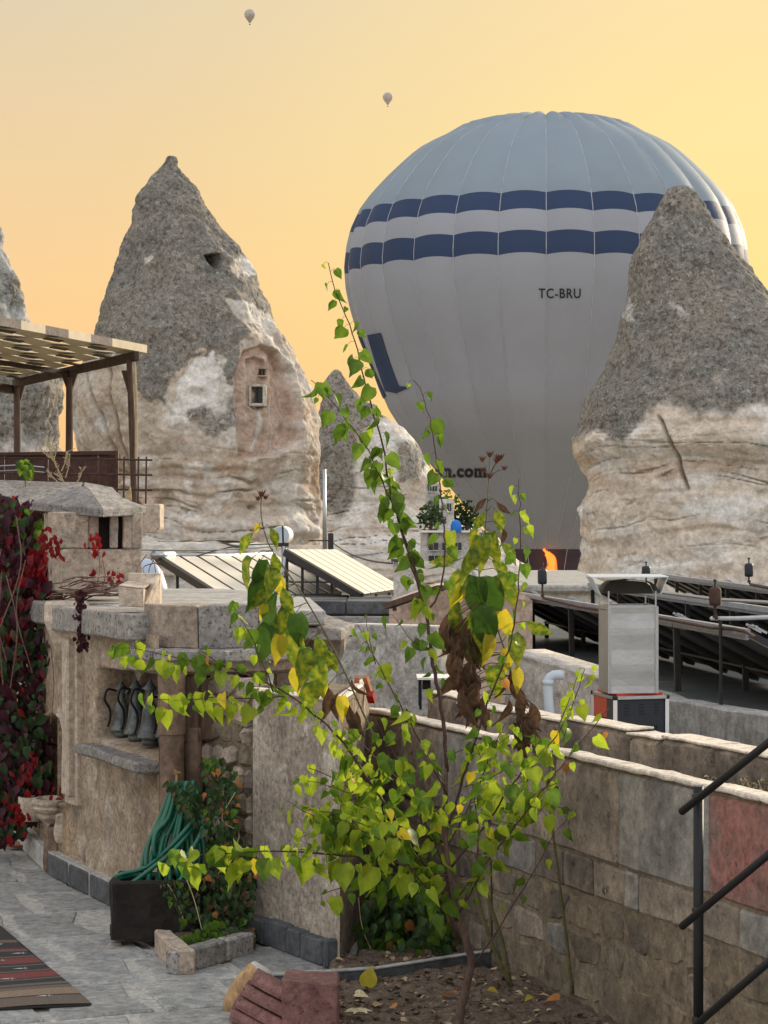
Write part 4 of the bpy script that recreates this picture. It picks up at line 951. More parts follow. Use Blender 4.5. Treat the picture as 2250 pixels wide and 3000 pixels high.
for x, y0, y1 in ((1166, 1830, 1905), (1174, 1845, 1930), (1184, 1850, 1905), (1275, 1840, 1900)):
    g = G(); g.prism([P(x, y0, 26), P(x + 7, y0, 26), P(x + 4, y1, 26)], (0, .1, 0)); build('drip_stain_stick', g, m_wood, root)
# rough pale stone wall under the parapet
def displaced_wall(name, px0, px1, y0, y1, d0_, d1_, mat, label, cat, amp=.05, fq=3, nu=80, nv=50, thick=.4, paint=None):
    a0, a1 = P(px0, y0[0], d0_), P(px1, y0[1], d1_); b0, b1 = P(px0, y1[0], d0_), P(px1, y1[1], d1_)
    u = np.linspace(0, 1, nu)[None, :, None]; v = np.linspace(0, 1, nv)[:, None, None]
    V = (np.array(a0) * (1 - u) + np.array(a1) * u) * (1 - v) + (np.array(b0) * (1 - u) + np.array(b1) * u) * v
    t = np.array(a1 - a0); nn = np.array([t[1], -t[0], 0]); nn = nn / np.linalg.norm(nn); nn = nn if nn[1] < 0 else -nn
    k = fbm(V * fq, 4) * amp; e = np.minimum(1, np.minimum(np.minimum(u, 1 - u), np.minimum(v, 1 - v)) * 12)[..., 0]
    V = V + nn * (k * e)[..., None]
    back = V[:, ::1] - nn * thick
    idx = np.arange(nu * nv).reshape(nv, nu); Fq = [np.stack([idx[:-1, :-1], idx[1:, :-1], idx[1:, 1:], idx[:-1, 1:]], -1).reshape(-1, 4)]
    N = nu * nv; Fq.append((np.stack([idx[:-1, :-1], idx[:-1, 1:], idx[1:, 1:], idx[1:, :-1]], -1) + N).reshape(-1, 4))
    for line in (idx[0], idx[-1][::-1], idx[:, -1], idx[::-1, 0]):
        Fq.append(np.stack([line[:-1], line[1:], line[1:] + N, line[:-1] + N], -1))
    VV = np.concatenate([V.reshape(-1, 3), back.reshape(-1, 3)])
    colr = None
    if paint is not None: colr = paint(VV)
    o = npmesh(name, VV, np.concatenate(Fq), mat, None, (0, 0, 0), colr, smooth=True)
    return tag(o, label, cat)
m_rubble = M('pale_rubble', (.50, .48, .45), (.36, .345, .32), scale=5, bump=.8, bscale=12, bdist=.04, c3=(.27, .26, .24))
displaced_wall('rubble_wall', 985, 1215, (1828, 1835), (2090, 2100), 24, 23, m_rubble, 'rough pale rubble wall below the dark-topped parapet', 'wall', .10, 2.5)
displaced_wall('rendered_wall', 1480, 1760, (1905, 1990), (2190, 2200), 19.2, 18.2, M('patchy_render', (.48, .44, .39), (.34, .31, .28), scale=3, bump=.7, bscale=12, bdist=.03, c3=(.26, .235, .21)), 'patchy grey rendered wall behind the drain pipe', 'wall', .05, 3)
# small white table with dark boxes
root = thing('side_table', 'small white tray table glimpsed between branches behind the garden wall', 'table', P(1270, 2060, 18))
g = G(); pxbox(g, 1222, 1345, 1986, 1992, 18, .5); build('table_top', g, m_white, root)
for a in (1232, 1330):
    for y in (.05, .45): g = G(); g.bar(P(a, 1992, 18) + Vector((0, y, 0)), P(a, 2080, 18) + Vector((0, y, 0)), .02); build('leg', g, m_iron, root)
for a, b in ((1238, 1262), (1300, 1338)):
    g = G(); pxbox(g, a, b, 1996, 2020, 18.1, .2); build('drawer', g, m_iron, root)
# two orange sticks and a red clamp on the garden wall
for x, lab in ((1046, 'left one of two orange wooden stakes leaning over the garden wall'), (1078, 'right one of two orange wooden stakes, with a red end')):
    g = G(); g.bar(P(x - 8 if x > 1060 else x, 1982, 15.6), P(x + 12 if x > 1060 else x - 2, 2050, 15.7), .032); o = tag(build('stake', g, m_woodlight), lab, 'stake')
    if x > 1060: g = G(); g.bar(P(x + 6, 2032, 15.6), P(x + 12, 2053, 15.65), .045); build('red_end', g, m_bright_ := M('red_plastic', (.45, .02, .02), scale=5, bump=0, rough=.4), o)

# ================================================================== COURTYARD FLOOR
def floorpt(px, py, z=FLOOR):
    d = -z * F / (py - H); return Vector(((px - 1125) / F * d, d, z))
g = G(); g.prism([(-9, 9, -2.75), (1.2, 9, -2.75), (0, 15.3, -2.75), (-1.2, 16.5, -2.75), (-3.0, 24, -2.75), (-9, 24, -2.75)], (0, 0, .138))
floor = struct(build('courtyard_floor', g, m_mortar, cuts=0))
# irregular flagstones with open joints
rows_y = [9.6]
while rows_y[-1] < 24: rows_y.append(rows_y[-1] + rng.uniform(.55, 1.0))
cols = []
for j in range(len(rows_y)):
    x = -8.2 + rng.uniform(0, .6); c = []
    c.append(x)
    for i in range(16): c.append(c[-1] + rng.uniform(.38, 1.0))
    cols.append(c)
rot = R(18.6)
def rotp(x, y): x0, y0 = -3, 16; dx, dy = x - x0, y - y0; return (x0 + dx * math.cos(rot) - dy * math.sin(rot), y0 + dx * math.sin(rot) + dy * math.cos(rot))
wob = lambda x, y: (x + .10 * vnoise(np.array([x * 1.3, y * 1.3, 3.0])), y + .12 * vnoise(np.array([x * 1.3, y * 1.3, 9.0])))
for j in range(len(rows_y) - 1):
    c = cols[j]
    for i in range(len(c) - 1):
        x0, x1, y0, y1 = c[i] + .028, c[i + 1] - .028, rows_y[j] + .03, rows_y[j + 1] - .03
        pts = [(x0, y0), ((x0 + x1) / 2, y0 + rng.uniform(-.0, .03)), (x1, y0), (x1 - rng.uniform(0, .04), (y0 + y1) / 2), (x1, y1), ((x0 + x1) / 2, y1 - rng.uniform(0, .03)), (x0, y1), (x0 + rng.uniform(0, .04), (y0 + y1) / 2)]
        pts = [wob(*p) for p in pts]; pts = [rotp(*p) for p in pts]
        cx = sum(p[0] for p in pts) / 8; cy = sum(p[1] for p in pts) / 8
        if cx < -.235 * cy or cx > .01 * cy or cy < 11.7 or cx > -1.45 - (cy - 15.6) * .42 and cy > 15.8 or cy > 23.6 or cx > -.45: continue
        t = rng.uniform(-.004, .008); tl = rng.uniform(-.012, .012, 2)
        g = G(); g.prism([(x, y, -2.64) for x, y in pts], (0, 0, .04 + t))
        g.v = [(x, y, z + (z > -2.62) * ((x - cx) * tl[0] + (y - cy) * tl[1])) for x, y, z in g.v]
        build('paving_stone', g, m_flag, floor, bevel=.014)

# ================================================================== LEFT WALL WITH NICHES
LW = [(-3.95, 23.2), (-2.46, 18.0), (-1.475, 15.66)]
beige = np.array([.37, .295, .215]); tan = np.array([.30, .22, .145]); dk = np.array([.21, .16, .115]); lgt = np.array([.46, .39, .31])
def wallgrid(name, p0, p1, z0, z1, disp, paint, parent, res=.02, mat=None):
    p0, p1 = np.array(p0), np.array(p1); L = np.linalg.norm(p1 - p0); nu = int(L / res) + 1; nv = int((z1 - z0) / res) + 1
    u = np.linspace(0, 1, nu); z = np.linspace(z1, z0, nv)
    V = np.zeros((nv, nu, 3)); V[..., 0] = p0[0] + (p1[0] - p0[0]) * u; V[..., 1] = p0[1] + (p1[1] - p0[1]) * u; V[..., 2] = z[:, None]
    qx = 1125 + V[..., 0] / V[..., 1] * F; qy = H - V[..., 2] / V[..., 1] * F
    t = (p1 - p0) / L; nn = np.array([t[1], -t[0], 0.0]); nn = nn if nn[1] < 0 else -nn
    eg = np.clip(np.minimum(u, 1 - u) * L / .06, 0, 1)[None, :]; V = V + nn * (disp(V, qx, qy) * eg)[..., None]
    c = paint(V, qx, qy)
    idx = np.arange(nu * nv).reshape(nv, nu); Fq = np.stack([idx[:-1, :-1], idx[1:, :-1], idx[1:, 1:], idx[:-1, 1:]], -1).reshape(-1, 4)
    return npmesh(name, V.reshape(-1, 3), Fq, mat or m_plaster, parent, AT[parent.name], c.reshape(-1, 3))
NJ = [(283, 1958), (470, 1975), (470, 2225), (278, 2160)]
ARCH = [(118, 2350), (118, 2180), (126, 2130), (140, 2102), (156, 2092), (172, 2100), (186, 2130), (193, 2170), (193, 2350)]
def lw_disp(V, x, y):
    n = fbm(V * 2.2, 4) * .035 + fbm(V * 9, 3) * .008 + .012 * np.tanh(fbm(V * 5 + 40, 3) * 5)
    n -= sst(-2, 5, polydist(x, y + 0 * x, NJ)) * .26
    n -= sst(-2, 3, polydist(x, y, ARCH)) * .30
    n += .035 * np.exp(-((polydist(x, y, ARCH) + 7) / 4) ** 2)
    # projecting block at the top left of the jug niche, swelling under it
    n += .05 * sst(-3, 3, polydist(x, y, [(290, 1968), (330, 1968), (330, 2075), (292, 2078)]))
    return n
def lw_paint(V, x, y):
    n = fbm(V * 1.1 + 3, 4); f = fbm(V * 3.2 + 8, 4)
    c = mix(beige + 0 * V, tan, sst(-.2, .35, n)); c = mix(c, lgt, sst(.05, .4, f) * .8)
    c = mix(c, dk * .85, sst(.0, .4, fbm(V * 1.7 + 30, 4)) * .8); c = mix(c, np.array([.36, .24, .13]), sst(.05, .45, fbm(V * 2.6 + 130, 3)) * .55)
    damp = np.exp(-((fbm(V * np.array([.9, .9, .35]) + 77, 3)) / .12) ** 2)
    c = mix(c, tan * .8, damp * .4)
    c = mix(c, np.array([.075, .05, .035]), sst(-4, 8, polydist(x, y, NJ)) * .9)  # shade inside the jug niche painted into the plaster colour
    return c
lw = thing('plastered_wall', 'old plastered courtyard wall with an arched niche and a niche of metal jugs', 'wall', (-2.46, 18.0, FLOOR))
for k in range(2):
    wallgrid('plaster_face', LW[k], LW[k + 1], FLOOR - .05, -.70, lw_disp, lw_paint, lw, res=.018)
g = G()
for (x0, y0), (x1, y1) in zip(LW[:-1], LW[1:]):
    t = Vector((x1 - x0, y1 - y0, 0)).normalized(); nn = Vector((-t.y, t.x, 0)); nn = nn if nn.y > 0 else -nn
    a = Vector((x0, y0, -2.7)) + nn * .33; b = Vector((x1, y1, -2.7)) + nn * .33
    g.prism([a, b, b + nn * .3, a + nn * .3], (0, 0, 1.88))
build('wall_core', g, m_wallmortar, lw)
# coping of grey slabs, with the terrace behind it
def along(poly, s):
    for (x0, y0), (x1, y1) in zip(poly[:-1], poly[1:]):
        L = math.hypot(x1 - x0, y1 - y0)
        if s <= L: return Vector((x0 + (x1 - x0) * s / L, y0 + (y1 - y0) * s / L, 0)), Vector(((x1 - x0) / L, (y1 - y0) / L, 0))
        s -= L
    return Vector((x1, y1, 0)), Vector(((x1 - x0) / L, (y1 - y0) / L, 0))
def blockrun(name, poly, s0, s1, z0, z1, out, depth, lens, mats, parent, rough=.01, bevel=.012, gap=.012, jz=.0, cuts=2, rscale=7):
    s = s0; k = 0
    while s < s1 - .05:
        L = lens[k % len(lens)] * (1 if len(lens) > 3 else rng.uniform(.85, 1.15)); e = min(s + L, s1)
        a, t = along(poly, s + gap / 2); b, _ = along(poly, e - gap / 2); t = (b - a).normalized()
        nn = Vector((t.y, -t.x, 0)); nn = nn if nn.y < 0 else -nn
        dz = rng.uniform(-jz, jz)
        g = G(); g.prism([a + nn * out, b + nn * out, b - nn * depth, a - nn * depth], (0, 0, z1 - z0 + dz)); g.v = [(x, y, z + z0) for x, y, z in g.v]
        m = mats[k % len(mats)]
        build(name, g, m, parent, bevel=bevel, cuts=cuts, rough=rough, rscale=rscale)
        s = e; k += 1
LL = [(-3.95, 23.2), (-2.46, 18.0), (-1.30, 15.30)]
blockrun('coping_slab', LL, 5.72, 7.66, -.745, -.565, .14, .40, [1.25, .8, .72, .7], [m_grey], lw, rough=.012, cuts=3)
blockrun('coping_slab', LL, 2.2, 5.60, -.72, -.56, .10, .45, [.9], [m_grey], lw, rough=.012)
slabp = [(-3.4, 22.5), (-2.3, 18.2), (-1.35, 16.0), (-.4, 16.4), (-.6, 19.5), (-1.5, 22.5)]
g = G(); g.prism([(x, y, -.66) for x, y in slabp], (0, 0, .10)); build('terrace_top', g, m_concrete, lw, bevel=.01)
# rounded corner corbel
c, _ = along(LL, 5.62)
g = G(); g.lathe([(.001, -.92), (.06, -.90), (.11, -.84), (.15, -.74), (.165, -.68), (.165, -.56), (.15, -.535), (.001, -.53)], (c.x + .02, c.y - .05, 0), 24)
build('corbel', g, m_stone_pale, lw, smooth=False, rough=.008, rscale=9)
# moulded pilaster
c, t = along(LW, 5.41 + .52); nn = Vector((t.y, -t.x, 0)); nn = nn if nn.y < 0 else -nn
for off, w, dz0, dz1, out in ((0, .30, -2.02, -.72, .045), (-.02, .16, -1.95, -.80, .085), (.10, .05, -1.95, -.8, .10)):
    g = G(); a = c + t * (off - w / 2); b = c + t * (off + w / 2)
    g.prism([a + nn * out, b + nn * out, b - nn * .03, a - nn * .03], (0, 0, dz1 - dz0)); g.v = [(x, y, z + dz0) for x, y, z in g.v]
    build('pilaster_moulding', g, m_stone_pale, lw, bevel=.012, cuts=2, rough=.01, rscale=5)
# sill under the jugs
g = G()
a, t = along(LW, 5.41 + .97); b, _ = along(LW, 5.41 + 2.62); nn = Vector((t.y, -t.x, 0)); nn = nn if nn.y < 0 else -nn
g.prism([a + nn * .13, b + nn * .16, b - nn * .24, a - nn * .24], (0, 0, .075)); g.v = [(x, y, z - 1.60) for x, y, z in g.v]
build('niche_sill', g, m_grey, lw, bevel=.015, cuts=3, rough=.022, rscale=6)
# dark footing stones
blockrun('footing_stone', LW, 2.4, 5.2, FLOOR, FLOOR + .17, .06, .02, [.5], [m_basalt], lw, gap=.05, rough=.006)
blockrun('footing_stone', LW, 5.38, 7.9, FLOOR, FLOOR + .16, .08, .02, [.62, .5, .6], [m_basalt], lw, gap=.05, rough=.006)
g = G()
for (s0_, s1_) in ((2.4, 5.25), (5.36, 7.9)):
    a, _ = along(LW, s0_); b, t = along(LW, s1_); nn = Vector((t.y, -t.x, 0)); nn = nn if nn.y < 0 else -nn
    g.prism([a + nn * .07, b + nn * .07, b, a], (0, 0, .175)); g.v[-8:] = [(x, y, z + FLOOR) for x, y, z in g.v[-8:]]
build('footing_mortar', g, m_mortar, lw, rough=.004)
# corbelled stone basin below the arch
c, t = along(LW, 5.26); nn = Vector((t.y, -t.x, 0)); nn = nn if nn.y < 0 else -nn
bs = thing('stone_basin', 'small carved stone basin on a brown pedestal under the arched niche', 'basin', (c.x, c.y, FLOOR))
cc = c + nn * .02
g = G(); g.lathe([(.001, -2.22), (.07, -2.22), (.115, -2.18), (.12, -2.16), (.11, -2.15), (.135, -2.13), (.145, -2.11), (.135, -2.095), (.15, -2.07), (.15, -2.045), (.12, -2.04), (.09, -2.07), (.001, -2.08)], cc, 28, sy=1.5)
build('bowl', g, m_stone_pale, bs, rough=.006, rscale=10)
g = G(); g.prism([cc + Vector((.04, -.24, -2.36)), cc + Vector((.13, -.22, -2.34)), cc + Vector((.15, .1, -2.34)), cc + Vector((.04, .1, -2.34))], (0, 0, .22)); build('carved_bracket', g, m_stone_pale, bs, bevel=.02, cuts=3, rough=.03, rscale=14)
g = G(); g.prism([cc + Vector((-.05, -.14, FLOOR)), cc + Vector((.08, -.14, FLOOR)), cc + Vector((.08, .2, FLOOR)), cc + Vector((-.05, .2, FLOOR))], (0, 0, .36)); build('pedestal', g, m_brownplaster, bs, bevel=.03, cuts=3, rough=.02)
c = floorpt(62, 2468, -2.55)
g = G(); g.lathe([(.001, 0), (.07, 0), (.085, .05), (.1, .12), (.105, .19), (.09, .19), (.08, .1), (.001, .08)], P(92, 2405, 18.6), 14); tag(build('plant_pot', g, m_stone_pale, smooth=True), 'pale stone pot half hidden in the red creeper beside the basin', 'plant pot')
g = G(); g.lathe([(.001, 0), (.09, .0), (.12, .02), (.11, .028), (.001, .012)], floorpt(55, 2480, -2.59), 16); tag(build('saucer', g, m_pot, smooth=True), 'terracotta saucer lying on the paving near the basin', 'saucer')

# metal jugs
def jug(px, bot, top, w, d, label):
    s = d / F; c = P(px, bot, d); h = (bot - top) * s; r = w / 2 * s
    root = thing('metal_jug', label, 'jug', c, 'old metal jugs lined up on the niche sill')
    g = G(); g.lathe([(.001, 0), (r * .62, 0), (r * .64, h * .07), (r * .60, h * .10), (r * .98, h * .12), (r * 1.0, h * .15), (r * .86, h * .22), (r * .70, h * .34), (r * .62, h * .48), (r * .58, h * .58), (r * .50, h * .64), (r * .33, h * .71), (r * .27, h * .78), (r * .34, h * .86), (r * .40, h * .92)], c, 20)
    build('body', g, m_pewter, root, smooth=True)
    g = G(); g.lathe([(r * .52, h * .92), (r * .50, h * .95), (r * .2, h * 1.03), (r * .06, h * 1.08), (.001, h * 1.16)], c, 16); build('lid', g, m_pewter, root, smooth=True)
    g = G(); g.tube(catmull([c + Vector(p) for p in ((-r * .45, -.02, h * .9), (-r * 1.1, -.06, h * .93), (-r * 1.35, -.08, h * .75), (-r * .95, -.05, h * .55), (-r * .95, -.03, h * .35), (-r * 1.15, -.02, h * .2))], .01), .009, 6); build('handle', g, m_iron, root, smooth=True)
    g = G(); g.tube([c + Vector((r * .4, -.02, h * .86)), c + Vector((r * .75, -.05, h * .96))], (.014, .008), 6); build('spout', g, m_pewter, root)
jug(356, 2158, 2008, 68, 17.0, 'leftmost metal jug on the sill, with a big curved handle')
jug(398, 2170, 2003, 72, 16.7, 'second metal jug from the left, taller than the first')
jug(440, 2184, 2006, 78, 16.3, 'third metal jug from the left, its flared foot over the sill edge')
jug(478, 2178, 2030, 46, 15.9, 'rightmost metal jug, half hidden by the brown column')

# ================================================================== CHIMNEY ON THE TERRACE
ch = thing('chimney', 'square stone chimney with dark slots under a hipped cap of stone slabs', 'chimney', P(290, 1725, 18.6))
a, b, c2 = P(128, 1700, 19.0), P(178, 1700, 18.4), P(418, 1700, 18.55); dd = a + (c2 - b)
def zz(py, d=18.5): return (H - py) / F * d
def inset(k): m = (a + c2) / 2; return [Vector((p.x, p.y, 0)).lerp(Vector((m.x, m.y, 0)), k) for p in (a, b, c2, dd)]
g = G(); g.prism(inset(0), (0, 0, zz(1608) - zz(1735))); g.v = [(x, y, z + zz(1735)) for x, y, z in g.v]; build('lower_block', g, m_stone, ch, bevel=.015, cuts=4, rough=.016, rscale=11)
q = inset(.0)
def chpost(e0, e1, f0, f1, mat=m_stone, th=.09):
    A_, B_ = q[e0], q[e1]; t = (B_ - A_).normalized(); nn = Vector((-t.y, t.x, 0)); m = (q[0] + q[2]) / 2; nn = nn if nn.dot(m - A_) > 0 else -nn
    p, r = A_.lerp(B_, f0), A_.lerp(B_, f1)
    g = G(); g.prism([p, r, r + nn * th, p + nn * th], (0, 0, zz(1500) - zz(1606))); g.v = [(x, y, z + zz(1606)) for x, y, z in g.v]; build('upright_stone', g, mat, ch, bevel=.01, cuts=2, rough=.01, rscale=10)
chpost(0, 1, .0, .40); chpost(0, 1, .65, 1.0, th=.12)
chpost(1, 2, -.14, .16 + .18); chpost(1, 2, .345, .46); chpost(1, 2, .60, .70, th=.05); chpost(1, 2, .76, 1.0)
chpost(2, 3, 0, .3); chpost(2, 3, .6, 1); chpost(3, 0, 0, .4); chpost(3, 0, .6, 1)
g = G(); g.prism(inset(.25), (0, 0, zz(1500) - zz(1606))); g.v = [(x, y, z + zz(1606)) for x, y, z in g.v]; build('dark_core', g, m_black, ch)  # core added inside; its black stands in for shade in the slots
# cap: two hip slabs and two rear slabs
zb_, zt_ = zz(1502), zz(1418, 18.9)
e = inset(-.16); m = (q[0] + q[2]) / 2; apex = Vector((m.x + .05, m.y, zt_))
e = [Vector((p.x, p.y, zb_ + .045)) for p in e]; e[1] = P(300, 1488, 18.15); e[0] = P(92, 1470, 18.9); e[2] = P(432, 1484, 18.7); e[3] = Vector((e[3].x - .1, e[3].y + .1, zb_ + .06)); e[1].z = zz(1490, 18.15)
ap2 = P(250, 1420, 19.0)
for i0, i1 in ((0, 1), (1, 2), (2, 3), (3, 0)):
    g = G(); g.prism([e[i0], e[i1], ap2], (0, 0, -.07)); build('cap_slab', g, m_grey, ch, bevel=.008, cuts=4, rough=.010, rscale=9)
# ridge slab of the wall further left
root = thing('garden_shed_roof', 'sloping grey stone slab roof end behind the chimney, above the creeper', 'roof', P(120, 1480, 20.5))
for pts in ([P(-260, 1400, 20.6), P(245, 1412, 20.6), P(200, 1492, 19.6), P(-260, 1482, 19.6)], [P(245, 1412, 20.6), P(330, 1428, 20.6), P(385, 1482, 19.8), P(262, 1470, 19.7)]):
    g = G(); g.prism(pts, (0, 0, -.08)); build('roof_slab', g, m_grey, root, bevel=.01, cuts=4, rough=.012, rscale=7)
g = G(); g.prism([P(-260, 1490, 19.9), P(135, 1490, 19.9), P(165, 1720, 19.9), P(165, 1770, 19.9), P(-260, 1770, 19.9)], (0, .6, 0)); build('wall', g, m_wallmortar, root)
# pale block peeking out behind the chimney
g = G(); g.prism([P(418, 1476, 21), P(468, 1476, 21), P(468, 1548, 21), P(454, 1562, 21), P(418, 1562, 21)], (0, .4, 0)); tag(build('stone_block', g, m_stone_pale, bevel=.01, rough=.003), 'pale dressed stone block just right of the stone chimney', 'stone block')
g = G(); g.lathe([(.001, .50), (.10, .48), (.18, .38), (.24, .2), (.27, 0), (.27, -.4)], P(425, 1770, 26), 20); tag(build('water_tank', g, M('pale_blue_tank', (.42, .50, .60), scale=2, bump=0, rough=.4), smooth=True), 'pale bluish rounded tank end behind the dry twigs by the chimney', 'water tank')

# ================================================================== ROUND STONE STAND (KIOSK)
KC = Vector((P(640, 0, 16.16).x, 16.16, 0))
ks = thing('stone_fireplace', 'rounded stone outdoor fireplace with a curved cornice, beside the jug niche', 'fireplace', (KC.x, KC.y, FLOOR))
def sector(r0, r1, a0, a1, z0, z1, n=6):
    g = G(); A_ = [R(a0 + (a1 - a0) * i / n) for i in range(n + 1)]
    pts = [KC + Vector((r1 * math.cos(t), r1 * math.sin(t), z0)) for t in A_] + [KC + Vector((r0 * math.cos(t), r0 * math.sin(t), z0)) for t in reversed(A_)]
    m = len(pts); g.add(pts + [p + Vector((0, 0, z1 - z0)) for p in pts], [(i, (i + 1) % m, m + (i + 1) % m, m + i) for i in range(m)] + [(i, i + 1, m - 2 - i, m - 1 - i) for i in range(n)] + [(m + i, m + m - 1 - i, m + m - 2 - i, m + i + 1) for i in range(n)])
    return g
for a0, a1, mt in ((196, 232, m_stone), (233, 262, m_stone), (263, 300, m_grey), (301, 345, m_grey)):
    build('cornice_stone', sector(.15, .66, a0, a1, -.865, -.785, 6), m_grey, ks, bevel=.012, rough=.010, rscale=8)
for a0, a1, mt in ((188, 258.0, m_stone), (258.8, 306, m_grey), (306.6, 350, m_grey)):
    build('parapet_stone', sector(.14, .50, a0, a1, -.785, -.50, 8), mt, ks, bevel=.008, rough=.008, rscale=10)
g = G(); g.lathe([(.62, -.865), (.58, -.93), (.50, -.96), (.001, -.96)], KC, 40, R(190), R(350)); build('cornice_underside', g, m_stone, ks)
g = sector(.01, .34, 170, 370, FLOOR, -.95, 12); build('hollow_back', g, m_dark, ks)  # near-black filling paints in the shade of the recess below the cornice
def col(px, w, y0, y1, d, mat, name='column'):
    s = d / F; g = G(); c = P(px, y1, d); h = (y1 - y0) * s; r = w / 2 * s
    g.lathe([(r * .97, 0), (r, h * .3), (r * .95, h * .7), (r, h), (.001, h)], c, 18); g.add([c], []); return build(name, g, mat, ks, smooth=True, rough=.004, rscale=6)
col(503, 76, 1965, 2740, 15.60, m_brownplaster)
col(503, 84, 1960, 2150, 15.60, m_brownplaster, 'column')
col(566, 62, 2130, 2560, 15.72, m_brownplaster)
for px, w, y0, y1, mt in ((556, 58, 1975, 2178, m_wood), (612, 50, 1985, 2170, m_wood), (655, 40, 1985, 2190, m_wood)):
    s = 15.82 / F; g = G(); pxbox(g, px - w / 2, px + w / 2, y0, y1, 15.66, .05); build('plank', g, mt, ks, bevel=.012, cuts=2, rough=.006)
g = G(); pxbox(g, 590, 690, 2186, 2560, 15.8, .2); build('rear_pier', g, m_stone, ks, bevel=.02, cuts=4, rough=.02)
# rough rubble strip and the plastered pier
PW = [(-.835, 15.22), (-.262, 14.13)]
def pw_disp(V, x, y): return fbm(V * 2.5 + 7, 4) * .03 + fbm(V * 10, 3) * .006 - .05 * sst(730, 690, x) * 0
def pw_paint(V, x, y):
    n = fbm(V * 1.3 + 13, 4); c = mix(np.array([.39, .325, .26]) + 0 * V, np.array([.30, .25, .20]), sst(-.2, .3, n))
    c = mix(c, np.array([.50, .44, .37]), sst(0, .4, fbm(V * np.array([5, 5, .8]) + 5, 4)) * .7)
    crack = np.exp(-((fbm(V * 1.6 + 60, 3)) / .012) ** 2) + np.exp(-((fbm(V * 2.6 + 90, 2)) / .010) ** 2)
    return mix(c, np.array([.18, .14, .11]), np.clip(crack, 0, 1) * .55)
pw = thing('plastered_pier', 'tall pale plastered wall end with scratched lines, behind the young tree', 'wall', (-.5, 14.7, FLOOR))
wallgrid('plaster_face', PW[0], PW[1], FLOOR - .05, -1.02, pw_disp, pw_paint, pw, res=.016)
wallgrid('plaster_face', PW[1], (-.10, 16.1), FLOOR - .05, -1.02, pw_disp, lambda V, x, y: pw_paint(V, x, y) * np.array([.66, .58, .5]), pw, res=.03)  # return face multiplied darker: its shade is painted into the plaster
g = G(); g.prism([(-.80, 15.26, FLOOR), (-.29, 14.26, FLOOR), (-.125, 15.9, FLOOR), (-.55, 16.2, FLOOR)], (0, 0, 1.56)); build('wall_core', g, m_wallmortar, pw)
g = G(); g.prism([(-.86, 15.19, -1.03), (-.25, 14.09, -1.03), (-.09, 16.1, -1.03), (-.16, 16.1, -1.03), (-.30, 14.36, -1.03), (-.80, 15.28, -1.03)], (0, 0, .022)); build('coping', g, m_coping, pw, bevel=.012, rough=.004)
blockrun('footing_stone', PW, .0, 1.2, FLOOR, FLOOR + .15, .07, .02, [.3, .32, .2, .3], [m_basalt], pw, gap=.02, rough=.005, jz=.02)
g = G(); g.prism([(-1.22, 15.85, FLOOR), (-.83, 15.22, FLOOR), (-.70, 15.35, FLOOR), (-1.1, 16.0, FLOOR)], (0, 0, 1.6)); rc = build('rubble_core', g, m_wallmortar, pw)
SL = [(-1.20, 15.80), (-.84, 15.22)]
for j in range(11):      # rough rubble stones, one by one
    z0 = FLOOR + .05 + j * .145; s = rng.uniform(-.05, 0)
    while s < .66:
        L = rng.uniform(.13, .30); e_ = min(s + L, .68)
        a_, t_ = along(SL, max(s, 0) + .006); b_, _ = along(SL, e_ - .006)
        nn = Vector((t_.y, -t_.x, 0)); nn = nn if nn.y < 0 else -nn; o_ = rng.uniform(.0, .05)
        g = G(); g.prism([a_ + nn * o_, b_ + nn * o_, b_ - nn * .1, a_ - nn * .1], (0, 0, .135)); g.v = [(x, y, z + z0) for x, y, z in g.v]
        build('rubble_stone', g, [m_stone, m_brick, m_stone, m_wallmortar][int(rng.integers(4))], pw, bevel=.03, cuts=3, rough=.040, rscale=7); s = e_
# rough slab and rubble behind the fireplace top
g = G(); g.prism([P(770, 1800, 17.2), P(1040, 1822, 16.9), P(1045, 1838, 16.7), P(780, 1838, 16.5)], (0, 0, -.04)); g.add([P(820, 1782, 17.4)], []);
g = G(); g.prism([P(740, 1792, 17.3), P(900, 1782, 17.3), P(1042, 1826, 16.9), P(1000, 1842, 16.5), P(780, 1832, 16.3)], (0, 0, -.09)); tag(build('stone_slab', g, m_grey, bevel=.012, cuts=5, rough=.02, rscale=8), 'rough grey stone slab lying over the wall right of the fireplace top', 'stone slab')
g = G(); g.prism([P(800, 1850, 16.9), P(1015, 1850, 16.9), P(1000, 1930, 16.9), P(960, 1975, 16.9), P(800, 2040, 16.9)], (0, .5, 0)); tag(build('rubble_pier', g, m_stone, bevel=.03, cuts=6, rough=.03, rscale=6), 'brown rubble pier under the rough stone slab', 'wall')
# stepped dressed block standing on the parapet
root = thing('carved_block', 'pale stepped stone block standing on the parapet right of the chimney', 'stone block', P(405, 1775, 16.2))
g = G(); d = 16.1
g.prism([P(347, 1776, d), P(420, 1780, d), P(420, 1726, d), P(347, 1718, d)], (.0, .28, 0)); build('lower_step', g, m_stone_pale, root, bevel=.006)
g = G(); g.prism([P(420, 1781, d), P(468, 1772, d + .25), P(468, 1680, d + .25), P(375, 1679, d + .30), P(376, 1722, d + .29), P(420, 1726, d)], (.004, .12, 0)); build('upper_step', g, m_stone_pale, root, bevel=.004)
g = G(); g.prism([P(347, 1717, d), P(421, 1725, d), P(450, 1706, d + .27), P(378, 1703, d + .28)], (0, 0, .006)); build('sloping_face', g, m_stone_pale, root)
